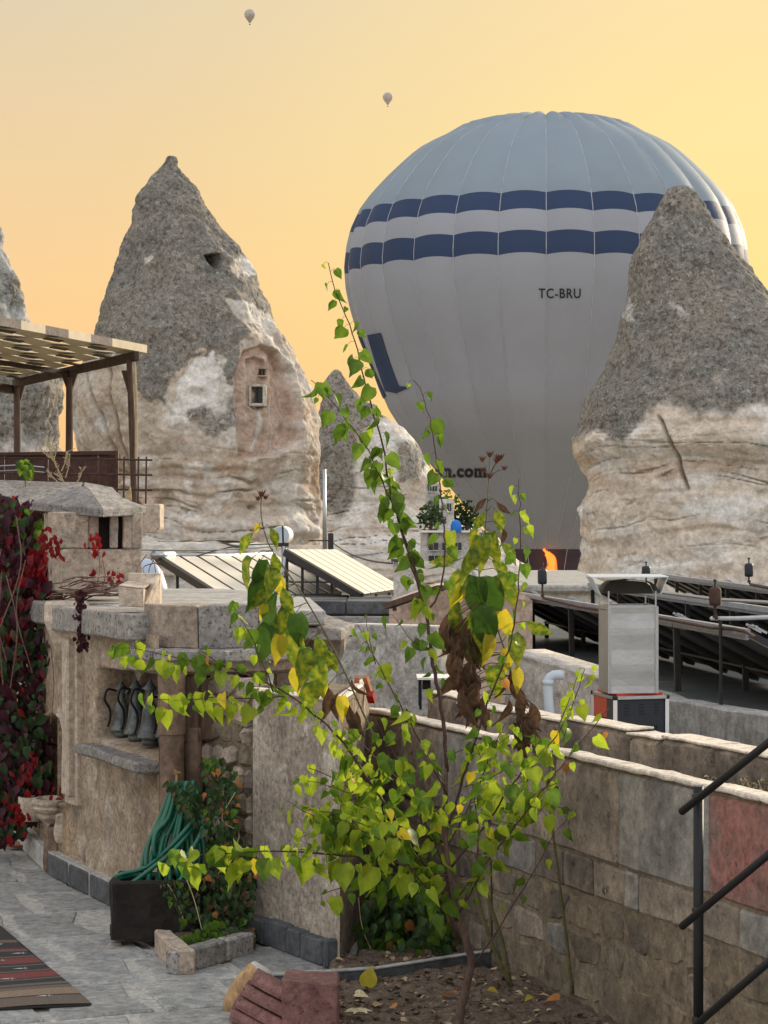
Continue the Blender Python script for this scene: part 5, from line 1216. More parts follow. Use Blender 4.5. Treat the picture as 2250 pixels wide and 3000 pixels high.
# ================================================================== GARDEN WALL
def gw(px, off=0.0):  # point of the wall's inner face seen at px
    k = (px - 1125) / F; d = 5.441 / (k + .34); return Vector((k * d, d, 0))
gt = Vector((.322, -.947, 0)); gn = Vector((-.947, -.322, 0))     # along the wall towards us; out of the wall
wl_ = thing('garden_wall', 'long low wall of big square stone blocks running out of frame at right', 'wall', gw(1700) + Vector((0, 0, -2.5)))
g = G(); a = gw(1070); b = gw(2900)
g.prism([a, b, b - gn * .2, a - gn * .2], (0, 0, 1.5)); g.v = [(x, y, z - 2.75) for x, y, z in g.v]; build('mortar_bed', g, m_wallmortar, wl_, cuts=8, rough=.006)
def wblock(x0, x1, z0, z1, mat, out=.02, name='stone_block', cuts=3, rough=.009, skew=(0, 0, 0, 0), bevel=.014):
    a, b = gw(x0) + gt * .009, gw(x1) - gt * .009
    p = [Vector((a.x, a.y, z0 + skew[0])), Vector((b.x, b.y, z0 + skew[1])), Vector((b.x, b.y, z1 + skew[2])), Vector((a.x, a.y, z1 + skew[3]))]
    g = G(); g.prism([v + gn * out for v in p], -gn * (.10 + out)); build(name, g, mat, wl_, bevel=bevel, cuts=cuts, rough=rough, rscale=7)
for x0, x1, mt in ((1085, 1180, m_brick), (1180, 1290, m_brick), (1290, 1425, m_brickgrey), (1425, 1632, m_brick), (1632, 1819, m_brick), (1819, 2084, m_brickgrey), (2084, 2420, m_brickred), (2420, 2800, m_brick)):
    wblock(x0, x1, -1.745, -1.262, mt)
xs_ = [1085, 1170, 1260, 1350, 1440, 1571, 1658, 1742, 1834, 1876, 1975, 2065, 2170, 2290, 2420, 2600, 2800]
for i, (x0, x1) in enumerate(zip(xs_[:-1], xs_[1:])):
    wblock(x0, x1, -1.955, -1.76, [m_brickgrey, m_brick, m_brick, m_brickred if x0 == 1834 else m_brick][i % 4], out=.012 if i % 2 else .02, cuts=2, skew=tuple(rng.uniform(-.006, .006, 4)))
# lower course: uneven rubble set in smeared mortar, each stone a polygon
npx = 22; xl_ = np.linspace(1085, 2850, npx) + rng.uniform(-18, 18, npx); zr = [-1.975, -2.16, -2.34, -2.56]
gr = [[(xl_[i] + rng.uniform(-26, 26), zr[j] + (rng.uniform(-.035, .035) if j else 0)) for i in range(npx)] for j in range(4)]
for j in range(3):
    for i in range(npx - 1):
        q4 = [gr[j][i], gr[j][i + 1], gr[j + 1][i + 1], gr[j + 1][i]]; cx = sum(p[0] for p in q4) / 4; cz = sum(p[1] for p in q4) / 4
        pts = []
        for k in range(4):
            p, r = q4[k], q4[(k + 1) % 4]; 
            for f in (.12, .5, .88): pts.append((p[0] + (r[0] - p[0]) * f + rng.uniform(-3, 3), p[1] + (r[1] - p[1]) * f + rng.uniform(-.006, .006)))
        pts = [(cx + (x - cx) * .90, cz + (z - cz) * .90) for x, z in pts]
        o_ = rng.uniform(.001, .009)
        g = G(); g.prism([gw(x) + Vector((0, 0, z)) + gn * o_ for x, z in pts], -gn * .05)
        build('rubble_stone', g, [m_rubb, m_brickgrey, m_rubb, m_brick][int(rng.choice(4, p=[.6, .02, .2, .18]))], wl_, bevel=.014, cuts=2, rough=.014, rscale=8)
# coping stones: pale rendered top edge
xc = [1080, 1190, 1330, 1430, 1560, 1660, 1822, 1990, 2240, 2500, 2800]
for x0, x1 in zip(xc[:-1], xc[1:]):
    a, b = gw(x0) + gt * .004, gw(x1) - gt * .004; dz = rng.uniform(-.004, .006)
    g = G(); g.prism([a + gn * .03, b + gn * .03, b - gn * .09, a - gn * .09], (0, 0, .030 + dz)); g.v = [(x, y, z - 1.246) for x, y, z in g.v]; build('coping', g, m_coping, wl_, bevel=.008, cuts=5, rough=.014, rscale=5)
# planting trough behind it, with its own rear kerb of stones
tr_ = thing('raised_planter', 'long planter trough with rough stone kerb behind the garden wall', 'planter', gw(1800) - gn * .3 + Vector((0, 0, -1.6)))
g = G(); n_u = 60; vs = []
for i in range(n_u + 1):
    c = gw(1075).lerp(gw(2900), i / n_u)
    for j in range(7):
        p = c - gn * (.08 + .40 * j / 6); vs.append((p.x, p.y, -1.315 + .03 * fbm(np.array([p.x * 5, p.y * 5, 0]), 3)))
g.add(vs, [(i * 7 + j, i * 7 + j + 1, (i + 1) * 7 + j + 1, (i + 1) * 7 + j) for i in range(n_u) for j in range(6)])
build('planter_soil', g, m_soil, tr_, smooth=True)
def gk(px): return gw(px) - gn * .45
xk = [(gw(1075) - gn * .45 - gw(1075) * 0)]
s_tot = (gw(2900) - gw(1075)).length; s = 0.0
while s < s_tot:
    L = rng.choice([.45, .6, .75, .9]); a = gw(1075) + gt * (s + .008) - gn * .43; b = gw(1075) + gt * (min(s + L, s_tot) - .008) - gn * .43; dz = rng.uniform(-.02, .02)
    g = G(); g.prism([a, b, b - gn * .17, a - gn * .17], (0, 0, .40 + dz)); g.v = [(x, y, z - 1.545) for x, y, z in g.v]; build('kerb_stone', g, m_brick, tr_, bevel=.03, cuts=4, rough=.024, rscale=5)
    g = G(); g.prism([a + gn * .004, b + gn * .004, b - gn * .175, a - gn * .175], (0, 0, .014)); g.v = [(x, y, z - 1.145 + dz) for x, y, z in g.v]; build('kerb_top', g, m_coping, tr_, bevel=.004, cuts=4, rough=.010, rscale=6)
    s += L
g = G(); g.prism([gw(1075) - gn * .44, gw(2900) - gn * .44, gw(2900) - gn * 3.2, gw(1400) - gn * 3.4, gw(1075) - gn * 1.5], (0, 0, 1.0)); g.v = [(x, y, z - 2.55) for x, y, z in g.v]
tag(build('service_ledge', g, m_concrete), 'grey concrete ledge that carries the fan box behind the planter', 'ledge')

# ================================================================== GARDEN BED
g = G(); nx_, ny_ = 150, 150; vs = []
gx = np.linspace(-.85, 1.9, nx_); gy = np.linspace(11.2, 16.3, ny_); XX, YY = np.meshgrid(gx, gy)
ZZ = -2.545 + .035 * fbm(np.stack([XX * 3, YY * 3, 0 * XX], -1), 3) + .03 * fbm(np.stack([XX * 14, YY * 14, 0 * XX], -1), 3)
left = -.50 + .0 * YY; ZZ = ZZ - .25 * sst(.06, -.03, XX - np.where(YY < 14.2, -.36, -.2))
idx = np.arange(nx_ * ny_).reshape(ny_, nx_); soil = npmesh('garden_soil', np.stack([XX, YY, ZZ], -1).reshape(-1, 3), np.stack([idx[:-1, :-1], idx[:-1, 1:], idx[1:, 1:], idx[1:, :-1]], -1).reshape(-1, 4), m_soil)
struct(soil)
g = G(); p = [floorpt(775, 2862, -2.52), floorpt(1100, 2842, -2.50), floorpt(1440, 2790, -2.48)]
root = thing('bed_edging', 'low dark stone edging with a pale top behind the tree trunk', 'edging', p[1])
for a, b in zip(p[:-1], p[1:]):
    g = G(); g.prism([a, b, b + Vector((0, .03, 0)), a + Vector((0, .03, 0))], (0, 0, -.16)); build('edging_slab', g, m_basalt, root)
    g = G(); g.prism([a + Vector((0, -.008, .001)), b + Vector((0, -.008, .001)), b + Vector((0, .05, .001)), a + Vector((0, .05, .001))], (0, 0, .012)); build('edging_top', g, m_concrete, root, bevel=.004)
for px, w_ in ((1018, 62), (1108, 60)):
    g = G(); c = P(px, 2880, 13.9); g.lathe([(.001, -.08), (w_ / 2 * .002, -.06), (w_ / 2 * .002, .02), (w_ / 2 * .0016, .06), (.001, .075)], c, 14)
    tag(build('edging_cobble', g, m_stone, smooth=True, rough=.01), ('left' if px < 1060 else 'right') + ' one of two round brown stones leaning against the bed edging', 'stone')
# litter on the soil
g = G()
for i in range(1500):
    x, y = rng.uniform(-.30, 1.6), rng.uniform(11.6, 14.3)
    if x > 5.4 / 2.94 * 0 + (-.954 + (18.8 - y) / 2.94) - .08: continue
    z = -2.545 + .035 * float(fbm(np.array([x * 3, y * 3, 0.]), 3)) + .03 * float(fbm(np.array([x * 14, y * 14, 0.]), 3))
    L = rng.uniform(.014, .06); k = int(rng.integers(4)); g.mat(k)
    if k == 3: g.bar((x, y, z + .008), (x + rng.uniform(-.06, .06), y + rng.uniform(-.05, .05), z + .012), .003)
    else:
        vs, fs = leaf_geo(L=L, W=L * .7, curl=rng.uniform(.2, 1.4), fold=rng.uniform(0, .6)); m_ = leaf_matrix((x, y, z + .008), (rng.normal(), rng.normal(), rng.normal() * .25), (rng.normal() * .5, rng.normal() * .5, 1)); g.add([m_ @ Vector(v) for v in vs], fs)
tag(build('leaf_litter', g, [lm_brown, m_soil, M('pale_chip', (.40, .30, .19), (.26, .17, .09), scale=20, bump=0), m_wood], smooth=False), 'dry broken leaves and twigs scattered over the garden soil', 'leaf litter', kind='stuff')
fl = [(1075, 2868, .125, lm_yellow, (.2, .3, .9), 'large yellow heart-shaped leaf standing against the round stones'), (1040, 2918, .075, M('leaf_pale_tan', (.55, .45, .27), scale=20), 0, 'pale curled fallen leaf just below the large yellow one'),
      (1800, 2925, .12, lm_yellow, (.5, .1, .9), 'long curled yellow leaf at the foot of the garden wall'), (1330, 2915, .09, lm_orange, 0, 'orange fallen leaf right of the trunk foot'), (1160, 2955, .06, lm_orange, 0, 'small orange-brown fallen leaf left of the trunk foot'),
      (1640, 2930, .08, lm_orange, 0, 'brownish fallen leaf where the wall meets the soil'), (1430, 2905, .06, lm_yellow, 0, 'small yellow fallen leaf beyond the trunk'), (1560, 2925, .06, lm_yellow, 0, 'small yellow leaf left of the thin olive stem')]
for px, py, L, mt, up, lab in fl:
    p = floorpt(px, py + (22 if up else 0), -2.515); me = leaf_mesh('fallen_leaf', mt, L=L, W=L * .8, curl=.7, fold=.3)
    o = bpy.data.objects.new('fallen_leaf', me); COL.objects.link(o)
    o.matrix_world = leaf_matrix(p + Vector((0, 0, .01 if not up else .0)), up or (rng.normal(), rng.normal(), .12), (0, -1, .4) if up else (rng.normal() * .3, -.5, 1)); tag(o, lab, 'leaf')
c = floorpt(1048, 2975, -2.5); root = thing('fallen_leaf_cluster', 'pale star-shaped cluster of dry leaves beside the red stone block', 'dry leaves', c)
for k in range(7):
    a_ = k * .9; me = leaf_mesh('leaflet', bpy.data.materials['leaf_pale_tan'], L=.07, W=.03, curl=.6, fold=.3, heart=False); child(me, 'leaflet', root, leaf_matrix((0, 0, .02), (math.cos(a_), math.sin(a_) * .9, .35), (0, -.4, 1)))

# red stepped stone and the ochre stone at the bottom edge
root = thing('red_stone_block', 'red carved stone with a square end and slanting ridges at the bottom edge', 'carved stone', P(850, 3080, 12.3))
g = G(); g.prism([P(826, 3120, 12.25), P(992, 3120, 12.2), P(992, 2884, 12.2), P(845, 2876, 12.2), P(826, 2870, 12.25)], (0, .34, .0)); build('square_end', g, m_redstone, root, bevel=.012, cuts=5, rough=.008, rscale=10)
g = G(); g.prism([P(668, 3120, 12.62), P(868, 3120, 12.4), P(866, 2940, 12.4), P(735, 2880, 12.66), P(680, 2950, 12.66)], (0, .22, 0)); build('stone_body', g, m_redstone, root, cuts=3, rough=.004)
for a, b in (((736, 2866), (856, 2932)), ((708, 2900), (842, 2972)), ((688, 2935), (826, 3012)), ((672, 2972), (805, 3045)), ((668, 3012), (790, 3080))):
    g = G(); A_, B_ = P(a[0], a[1], 12.52), P(b[0], b[1], 12.30); g.prism([A_, A_ + Vector((.02, .02, .028)), A_ + Vector((.03, .14, .03)), A_ + Vector((0, .14, -.03)), A_ + Vector((0, 0, -.032))], B_ - A_); build('ridge', g, m_redstone, root, bevel=.005, cuts=2, rough=.004)
root = thing('ochre_stone', 'rounded ochre stone with a broken grey top behind the red stone', 'stone', P(715, 2960, 13.0))
g = G(); c = P(684, 2962, 12.9)
ax = Vector((.17, 0, .25)).normalized(); vs = []; m_ = Vector((0, 0, 1)).rotation_difference(ax).to_matrix()
prof = [(.001, -.03), (.06, -.02), (.085, .04), (.095, .10), (.09, .17), (.078, .23), (.07, .27)]
g.lathe(prof, (0, 0, 0), 22, sy=.9); g.v = [tuple(m_ @ Vector(v) + c) for v in g.v]; build('body', g, m_ochre, root, smooth=True, rough=.008)
g = G(); g.lathe([(.07, .268), (.06, .283), (.03, .288), (.001, .28)], (0, 0, 0), 22, sy=.9); g.v = [tuple(m_ @ Vector(v) + c) for v in g.v]; build('broken_top', g, m_offwhite, root, rough=.007, rscale=20)

# kilim
A_, R_ = floorpt(268, 2945, -2.59), floorpt(-6, 2712, -2.59); pd = Vector((-1, -.26, 0)).normalized() * 1.5
cols_ = {'k': M('kilim_black', (.035, .032, .032), scale=60, bump=.4, bscale=300, bdist=.002), 'r': M('kilim_red', (.20, .045, .045), scale=60, bump=.4, bscale=300, bdist=.002), 'b': M('kilim_brown', (.16, .11, .08), scale=60, bump=.4, bscale=300, bdist=.002), 't': M('kilim_tan', (.26, .19, .13), scale=60, bump=.4, bscale=300, bdist=.002), 'g': M('kilim_grey', (.13, .12, .11), scale=60, bump=.4, bscale=300, bdist=.002), 'w': M('kilim_white', (.55, .52, .48), scale=60, bump=.3, bscale=300)}
seq = 'bgbktbkgkbkrrkbkkgkrrkbkkgrkkbkkkk'; wts = [3, 2, 3, 1, 6, 3, 1, 2, 4, 1, 1, 4, 2, 1, 1, 4, 1, 1, 2, 4, 2, 1, 1, 4, 2, 1, 2, 4, 3, 3, 5, 5, 5, 5]
keys = list(cols_); g = G(); tot = sum(wts); s = 0; NN = 14
for ch_, w_ in zip(seq, wts):
    f0, f1 = s / tot, (s + w_) / tot; s += w_; g.mat(keys.index(ch_))
    for i in range(NN):
        q0, q1 = i / NN, (i + 1) / NN
        P_ = lambda f, q: A_ + (R_ - A_) * f + pd * q + Vector((0, 0, .012 + .006 * math.sin(q * 9 + f * 7)))
        g.add([P_(f0, q0), P_(f0, q1), P_(f1, q1), P_(f1, q0)], [(0, 1, 2, 3)])
g.mat(keys.index('w'))
for f, q in ((.08, .14), (.30, .2), (.41, .11), (.41, .3), (.52, .16), (.60, .05), (.60, .24), (.72, .1), (.80, .1), (.80, .25)):
    c = P_(f, q) + Vector((0, 0, .003)); u_ = pd.normalized() * .05; v_ = (R_ - A_).normalized() * .035
    g.add([c - u_, c - v_ * .4, c + u_, c + v_ * .6], [(0, 1, 2, 3)]); g.add([c - u_ * .5 - v_, c - u_ * .2 + v_ * .2, c - u_ * .7 + v_], [(0, 1, 2)])
g.mat(0); e_ = Vector((0, 0, -.012))
g.add([P_(0, 0), P_(1, 0), P_(1, 0) + e_, P_(0, 0) + e_, P_(0, 1), P_(0, 1) + e_], [(0, 1, 2, 3), (0, 4, 5, 3)])
tag(build('kilim_rug', g, [cols_[k] for k in keys]), 'flat woven rug with dark, red and brown stripes on the paving', 'rug')

# ================================================================== RAILING
rl_ = thing('metal_railing', 'black steel stair railing with three sloping rails at the right edge', 'railing', P(2046, 3100, 10.6))
g = G(); g.tube([P(2046, 3150, 10.6), P(2046, 2302, 10.6)], .0225, 16); build('post', g, m_iron, rl_, smooth=True)
g = G(); g.tube([P(2046, 2303, 10.6), P(2046, 2298, 10.6)], .0226, 16); build('post_cap', g, m_alu, rl_)
for a, b in (((1997, 2378), (2330, 2113)), ((1998, 2714), (2330, 2438)), ((2030, 3012), (2330, 2750))):
    g = G(); g.tube([P(a[0], a[1], 10.5), P(b[0], b[1], 9.8)], .017, 16); build('rail', g, m_iron, rl_, smooth=True)
    t = (2046 - a[0]) / (b[0] - a[0]); c = P(2046, a[1] + (b[1] - a[1]) * t, 10.52); g = G(); g.tube([c, c + Vector((0, .08, 0))], .019, 12); build('clamp', g, m_iron, rl_, smooth=True)

# ================================================================== TROUGH, HOSE, PLANTER KERB
root = thing('stone_trough', 'sooty black stone trough that holds the green hose', 'trough', P(455, 2780, 15.0))
x0, x1 = P(322, 0, 14.86).x, P(592, 0, 14.86).x; y0, y1 = 14.86, 15.30
g = G(); ou = [(x0 + .02, y0), (x0 + .26, y0 - .03), (x1 - .05, y0 + .03), (x1, y0 + .15), (x1, y1), (x0, y1), (x0 - .01, y0 + .1)]
g.prism([(x, y, -2.55) for x, y in ou], (0, 0, .07)); build('trough_bottom', g, m_black, root, cuts=2, rough=.01)
cx, cy = (x0 + x1) / 2, (y0 + y1) / 2; g = G(); inn = [(cx + (x - cx) * .80, cy + (y - cy) * .74) for x, y in ou]; n = len(ou)
vs = [(x, y, -2.56) for x, y in ou] + [(x, y, -2.19) for x, y in ou] + [(x, y, -2.19) for x, y in inn] + [(x, y, -2.5) for x, y in inn]
g.add(vs, [(k * n + i, k * n + (i + 1) % n, (k + 1) * n + (i + 1) % n, (k + 1) * n + i) for k in range(3) for i in range(n)]); build('trough_wall', g, m_black, root, bevel=.015, cuts=3, rough=.014, rscale=7)
for a in (340, 560): g = G(); g.box(P(a, 2772, 14.95), (.09, .1, .05)); build('support_stone', g, m_stone, root, bevel=.01, rough=.006)
g = G(); g.tube(catmull([P(515, 2262, 15.45), P(519, 2275, 15.35), P(518, 2290, 15.33)], .01), .012, 8); g.box(P(519, 2262, 15.3), (.05, .03, .015)); g.tube([P(508, 2256, 15.3), P(530, 2268, 15.3)], .008, 6)
tag(build('garden_tap', g, M('brass', (.30, .19, .08), scale=20, rough=.4, metal=.8, bump=.1)), 'small brass garden tap above the coiled hose', 'tap')
pts = []
top = P(528, 2296, 15.28)
rr2 = random.Random(3)
loops = [(412, 2590), (428, 2540), (436, 2600), (450, 2500), (468, 2580), (480, 2540), (500, 2600), (520, 2560), (540, 2590), (560, 2540), (576, 2560)]
for i, (bx, by) in enumerate(loops):
    tx = 505 + i * 6 + rr2.uniform(-4, 4); ty = 2296 + rr2.uniform(-6, 16); d0 = 15.24 - .018 * (i % 4)
    f = (bx - tx)
    pts += [P(tx, ty, d0), P(tx + f * .30 - 6, ty + 90, d0 - .05), P(tx + f * .75 - 10, ty + (by - ty) * .68, d0 - .09), P(bx, by, d0 - .12), P(bx + 16, by + 6, d0 - .10), P(bx + 26 - f * .05, by - 50, d0 - .06), P(tx + f * .42 + 16, ty + 120, d0 - .02), P(tx + 12, ty + 14, d0 + .01)]
pts += [P(575, 2400, 15.12), P(520, 2480, 15.02), P(450, 2540, 14.98), P(380, 2590, 14.98), P(345, 2590, 14.99), P(332, 2575, 15.03), P(360, 2560, 15.08), P(430, 2540, 15.1), P(500, 2480, 15.04), P(585, 2390, 15.08), P(590, 2440, 15.02), P(530, 2540, 14.95)]
pts = pts + [P(560, 2500, 15.0), P(520, 2590, 14.95), P(440, 2625, 14.95), P(360, 2600, 14.95), P(338, 2580, 15.02), P(380, 2566, 15.12), P(470, 2560, 15.15), P(560, 2500, 15.1)]
g = G(); g.tube(catmull(pts, .03), .0155, 8); tag(build('garden_hose', g, m_hose, smooth=True), 'green hose hanging in long loops from the tap into the black trough', 'hose')
kb = thing('planter_kerb', 'low grey stone kerb round the ivy bed by the trough', 'kerb', floorpt(520, 2850))
KA, KB, KC2 = floorpt(450, 2788), floorpt(520, 2855), floorpt(748, 2795)
run = [(KA.x, KA.y), (KB.x, KB.y), (KC2.x, KC2.y)]
l1 = (KB - KA).length; l2 = (KC2 - KB).length
blockrun('kerb_stone', run, 0, l1 - .01, FLOOR - .01, FLOOR + .135, .0, .11, [.42, .42], [m_stone], kb, rough=.010)
blockrun('kerb_stone', run, l1 + .005, l1 + l2, FLOOR - .01, FLOOR + .13, .0, .10, [.17, .33, .40, .3], [m_grey], kb, rough=.008)
g = G(); g.prism([KA + Vector((.1, .1, .02)), KB + Vector((.02, .12, .02)), KC2 + Vector((0, .1, .02)), KC2 + Vector((-.1, .8, .02)), KA + Vector((.3, .8, .02))], (0, 0, .07)); build('planter_soil', g, m_soil, kb, cuts=6, rough=.02)

# ================================================================== PERGOLA
pg = thing('pergola', 'rusty post pergola roofed with cream and brown woven strips at left', 'pergola', P(200, 1470, 31))
Cn, Bk, Fr = P(388, 1036, 30), P(42, 1118, 35.3), P(-90, 948, 26.0)
def rp_(u, v): return Cn + (Bk - Cn) * u + (Fr - Cn) * v      # u back along the beam, v along the front edge to the left
g = G(); g.bar(Cn + Vector((.06, -.02, -.03)), Bk + Vector((0, 0, -.03)), .07, .12); build('beam', g, m_wood, pg, bevel=.01, cuts=2, rough=.01)
left2 = Fr + (Bk - Cn)
g = G(); g.bar(Bk + Vector((0, 0, -.12)), left2 + Vector((0, 0, -.12)), .08, .12); build('beam', g, m_wood, pg)
g = G(); g.bar(rp_(.5, .0) - Vector((0, 0, .06)), rp_(.5, 1) - Vector((0, 0, .06)), .05, .06); build('cross_bar', g, m_wood, pg)
m_taupe = M('taupe_fabric', (.20, .17, .155), scale=8)
nu_, nv_ = 8, 7
for i in range(nu_):
    for j in range(nv_):
        up = (i + j) % 2; u0, u1, v0, v1 = i / nu_, (i + 1) / nu_, j / nv_, (j + 1) / nv_
        if i == 0 and j == 0: v0 = -.10
        z0_, z1_ = (.065, .04) if up else (.04, .065)
        q4 = [rp_(u0, v0) + Vector((0, 0, z0_)), rp_(u0, v1) + Vector((0, 0, z1_)), rp_(u1 - .010, v1) + Vector((0, 0, z1_ + .01)), rp_(u1 - .010, v0) + Vector((0, 0, z0_ + .01))]
        g = G(); g.prism(q4, (0, 0, .012)); build('shade_strip', g, m_cream, pg)
        if up:
            q4 = [rp_(u0 + .02, v0 + .01), rp_(u0 + .02, v1 - .03), rp_(u0 + .055, v1 - .03), rp_(u0 + .055, v0 + .01)]
            g = G(); g.prism([p + Vector((0, 0, .012)) for p in q4], (0, 0, .012)); build('cross_strip', g, m_slot, pg)
        if i == 0:
            g = G(); g.prism([rp_(-.004, v0) + Vector((0, 0, .04)), rp_(-.004, v1) + Vector((0, 0, .04)), rp_(-.004, v1) + Vector((0, 0, .14)), rp_(-.004, v0) + Vector((0, 0, .14))], (0, .02, 0)); build('front_fascia', g, m_cream if up == 0 else m_taupe, pg)
def post(px0, px1, yb, d, w=20):
    s = d / F; g = G(); g.tube([P(px1, yb, d), P((px0 + px1) / 2 + 2, (yb + 1100) / 2, d), P(px0, 1105 if px0 < 300 else 1055, d)], [w / 2 * s * .95, w / 2 * s, w / 2 * s * .9], 10); return build('post', g, m_wood, pg, rough=.006)
post(50, 47, 1500, 35.2, 21); post(203, 199, 1500, 32.7, 22); post(379, 393, 1475, 30.1, 20)
for px, d, s in ((203, 32.7, -1), (203, 32.7, 1), (50, 35.2, 1), (379, 30.1, -1)):
    g = G(); yb = 1150 if px != 50 else 1190; yt = (1095 if px != 50 else 1125) - (10 if px == 379 else 0); g.prism([P(px, yb, d), P(px + 5 * s, yb, d), P(px + 24 * s, yt, d), P(px, yt, d)], (0, .09, 0)); build('knee_brace', g, m_wood, pg)
g = G(); g.tube([P(394, 1062, 30.0), P(400, 1200, 30.0), P(399, 1350, 30.0)], .02, 6); tag(build('pole', g, m_straw), 'pale cane tied along the corner post of the pergola', 'cane')
# rusty panels and the reinforcing mesh fence
root = thing('metal_screen', 'dark rusty sheet screen under the pergola', 'screen', P(200, 1440, 29))
for a, b in ((-60, 12), (14, 140), (143, 286), (288, 346)):
    g = G(); g.prism([P(a, 1334 if a > 120 else 1336, 29), P(b, 1334, 29), P(b, 1450, 29), P(a, 1450, 29)], (0, .03, 0)); build('sheet', g, m_rust, root)
g = G(); g.prism([P(-60, 1326, 28.95), P(346, 1320, 28.95), P(346, 1333, 28.95), P(-60, 1336, 28.95)], (0, .1, 0)); build('top_rail', g, m_rust, root, bevel=.008)
g = G(); g.prism([P(337, 1325, 28.9), P(346, 1325, 28.9), P(346, 1440, 28.9), P(337, 1440, 28.9)], (0, .06, 0)); build('end_post', g, m_rust, root)
root = thing('mesh_fence', 'rusty reinforcing mesh fence with open squares right of the screen', 'fence', P(390, 1470, 28.6))
for y in (1346, 1390, 1434):
    g = G(); g.tube([P(-60, y - 5 if y < 1400 else y, 28.7), P(345, y, 28.7), P(447, y + 2, 28.7)], .012, 5); build('wire', g, m_rust, root)
for x in (362, 404, 427, -20, 143, 288):
    g = G(); g.tube([P(x + 2, 1338, 28.66), P(x, 1480, 28.66)], .011, 5); build('wire', g, m_rust, root)
for y in (1360, 1375): 
    g = G(); g.tube([P(-60, y + 8, 26), P(60, y + 2, 26), P(130, y + 9, 26)], .006, 4); tag(build('wire', g, m_alu), ('upper' if y < 1370 else 'lower') + ' thin pale wire stretched before the screen at far left', 'wire')
g = G(); g.prism([P(362, 1466, 27), P(382, 1424, 27), P(386, 1466, 27)], (0, .03, 0)); tag(build('wood_offcut', g, M('pale_wood', (.45, .32, .18), scale=10)), 'small pale triangular board behind the chimney cap', 'board')

# ================================================================== PLANTS
LG = [leaf_mesh('leaf_a', lm_green, L=.078, W=.060, curl=.8, fold=.45), leaf_mesh('leaf_b', lm_green, L=.070, W=.056, curl=.9, fold=.4), leaf_mesh('leaf_c', lm_green, L=.086, W=.064, curl=.2, fold=.15, wave=.05)]
LL_ = [leaf_mesh('leaf_d', lm_lime, L=.074, W=.056, curl=.8, fold=.5), leaf_mesh('leaf_e', lm_lime, L=.068, W=.052, curl=1.0, fold=.45), leaf_mesh('leaf_f', lm_lime, L=.084, W=.060, curl=.2, fold=.12, wave=.05)]
LG += [leaf_mesh('leaf_k', lm_green, L=.070, W=.050, curl=1.3, fold=.9), leaf_mesh('leaf_l', lm_green, L=.080, W=.066, curl=.1, fold=.6, wave=.10), leaf_mesh('leaf_m', lm_green, L=.060, W=.058, curl=.8, fold=.3, wave=.08)]
LL_ += [leaf_mesh('leaf_n', lm_lime, L=.072, W=.048, curl=1.4, fold=1.0), leaf_mesh('leaf_o', lm_lime, L=.082, W=.066, curl=.2, fold=.5, wave=.12), leaf_mesh('leaf_p', lm_lime, L=.058, W=.054, curl=.9, fold=.3, wave=.08)]
LY = [leaf_mesh('leaf_g', lm_yellow, L=.068, W=.05, curl=.8, fold=.35), leaf_mesh('leaf_h', lm_orange, L=.06, W=.045, curl=.9, fold=.4)]
LD = [leaf_mesh('leaf_i', lm_dgreen, L=.06, W=.03, curl=.6, fold=.3, heart=False), leaf_mesh('leaf_j', lm_dgreen, L=.07, W=.045, curl=.4, fold=.3)]

tree = thing('young_apricot_tree', 'slender young tree with bright green heart-shaped leaves growing from the garden bed', 'tree', floorpt(1345, 3010, -2.53))
TD = 12.2
tl = Leaves(); tr = random.Random(11)
def limb(name, pts, r0, r1, d=TD, leaves=True, start=0.0, gap=.045, lime=.5, scale=1.0, dd=None, yel=.03, ret=False, twig_leaf=True, density=1):
    dd = dd or [0] * len(pts)
    W = catmull([P(x, y, d + e) for (x, y), e in zip(pts, dd)], .04)
    W = [w + Vector((tr.gauss(0, .0022), tr.gauss(0, .004), tr.gauss(0, .0022))) for w in W]
    g = G(); k = len(W); g.tube(W, [r0 + (r1 - r0) * (i / (k - 1)) ** .8 for i in range(k)], 7 if r0 > .006 else 5)
    if leaves:
        acc = 0; side = 1; i0 = int(start * k)
        for i in range(max(1, i0), k):
            acc += (W[i] - W[i - 1]).length
            while acc > gap:
                acc -= gap * tr.uniform(.7, 1.3); side = -side
                t = (W[i] - W[i - 1]).normalized(); out = Vector((t.z, 0, -t.x)) * side
                o = (out * tr.uniform(.5, 1) + Vector((0, tr.uniform(-1, .6), tr.uniform(-.1, .5)))).normalized()
                pl = tr.uniform(.022, .042) * scale; q = W[i] + o * pl; q2 = q + Vector((0, 0, -.008))
                g.tube([W[i], W[i].lerp(q, .6) + Vector((0, 0, .005)), q2], .0011, 3, cap=False)
                dr = (o * tr.uniform(.2, .7) + Vector((tr.gauss(0, .25), tr.gauss(0, .3), -1.0))).normalized()
                fc = Vector((tr.gauss(0, 1.1), -1, tr.gauss(.1, .7)))
                u = tr.random(); f = i / k
                me = tr.choice(LY) if u < yel else (tr.choice(LL_) if u < yel + lime * .88 else tr.choice(LG))
                tipk = 1 - .35 * max(0, (f - .75) / .25)
                tl.add(me, leaf_matrix(q2, dr, fc, tr.choice((tr.uniform(.45, .8), tr.uniform(.8, 1.15), tr.uniform(.9, 1.35))) * 1.17 * scale * tipk))
    o = build(name, g, m_bark if r0 < .02 else m_oldbark, tree, smooth=True)
    return W
limb('trunk', [(1340, 3030), (1352, 2950), (1372, 2870), (1380, 2800), (1345, 2700), (1322, 2600), (1308, 2500), (1306, 2380), (1308, 2250)], .026, .011, leaves=False)
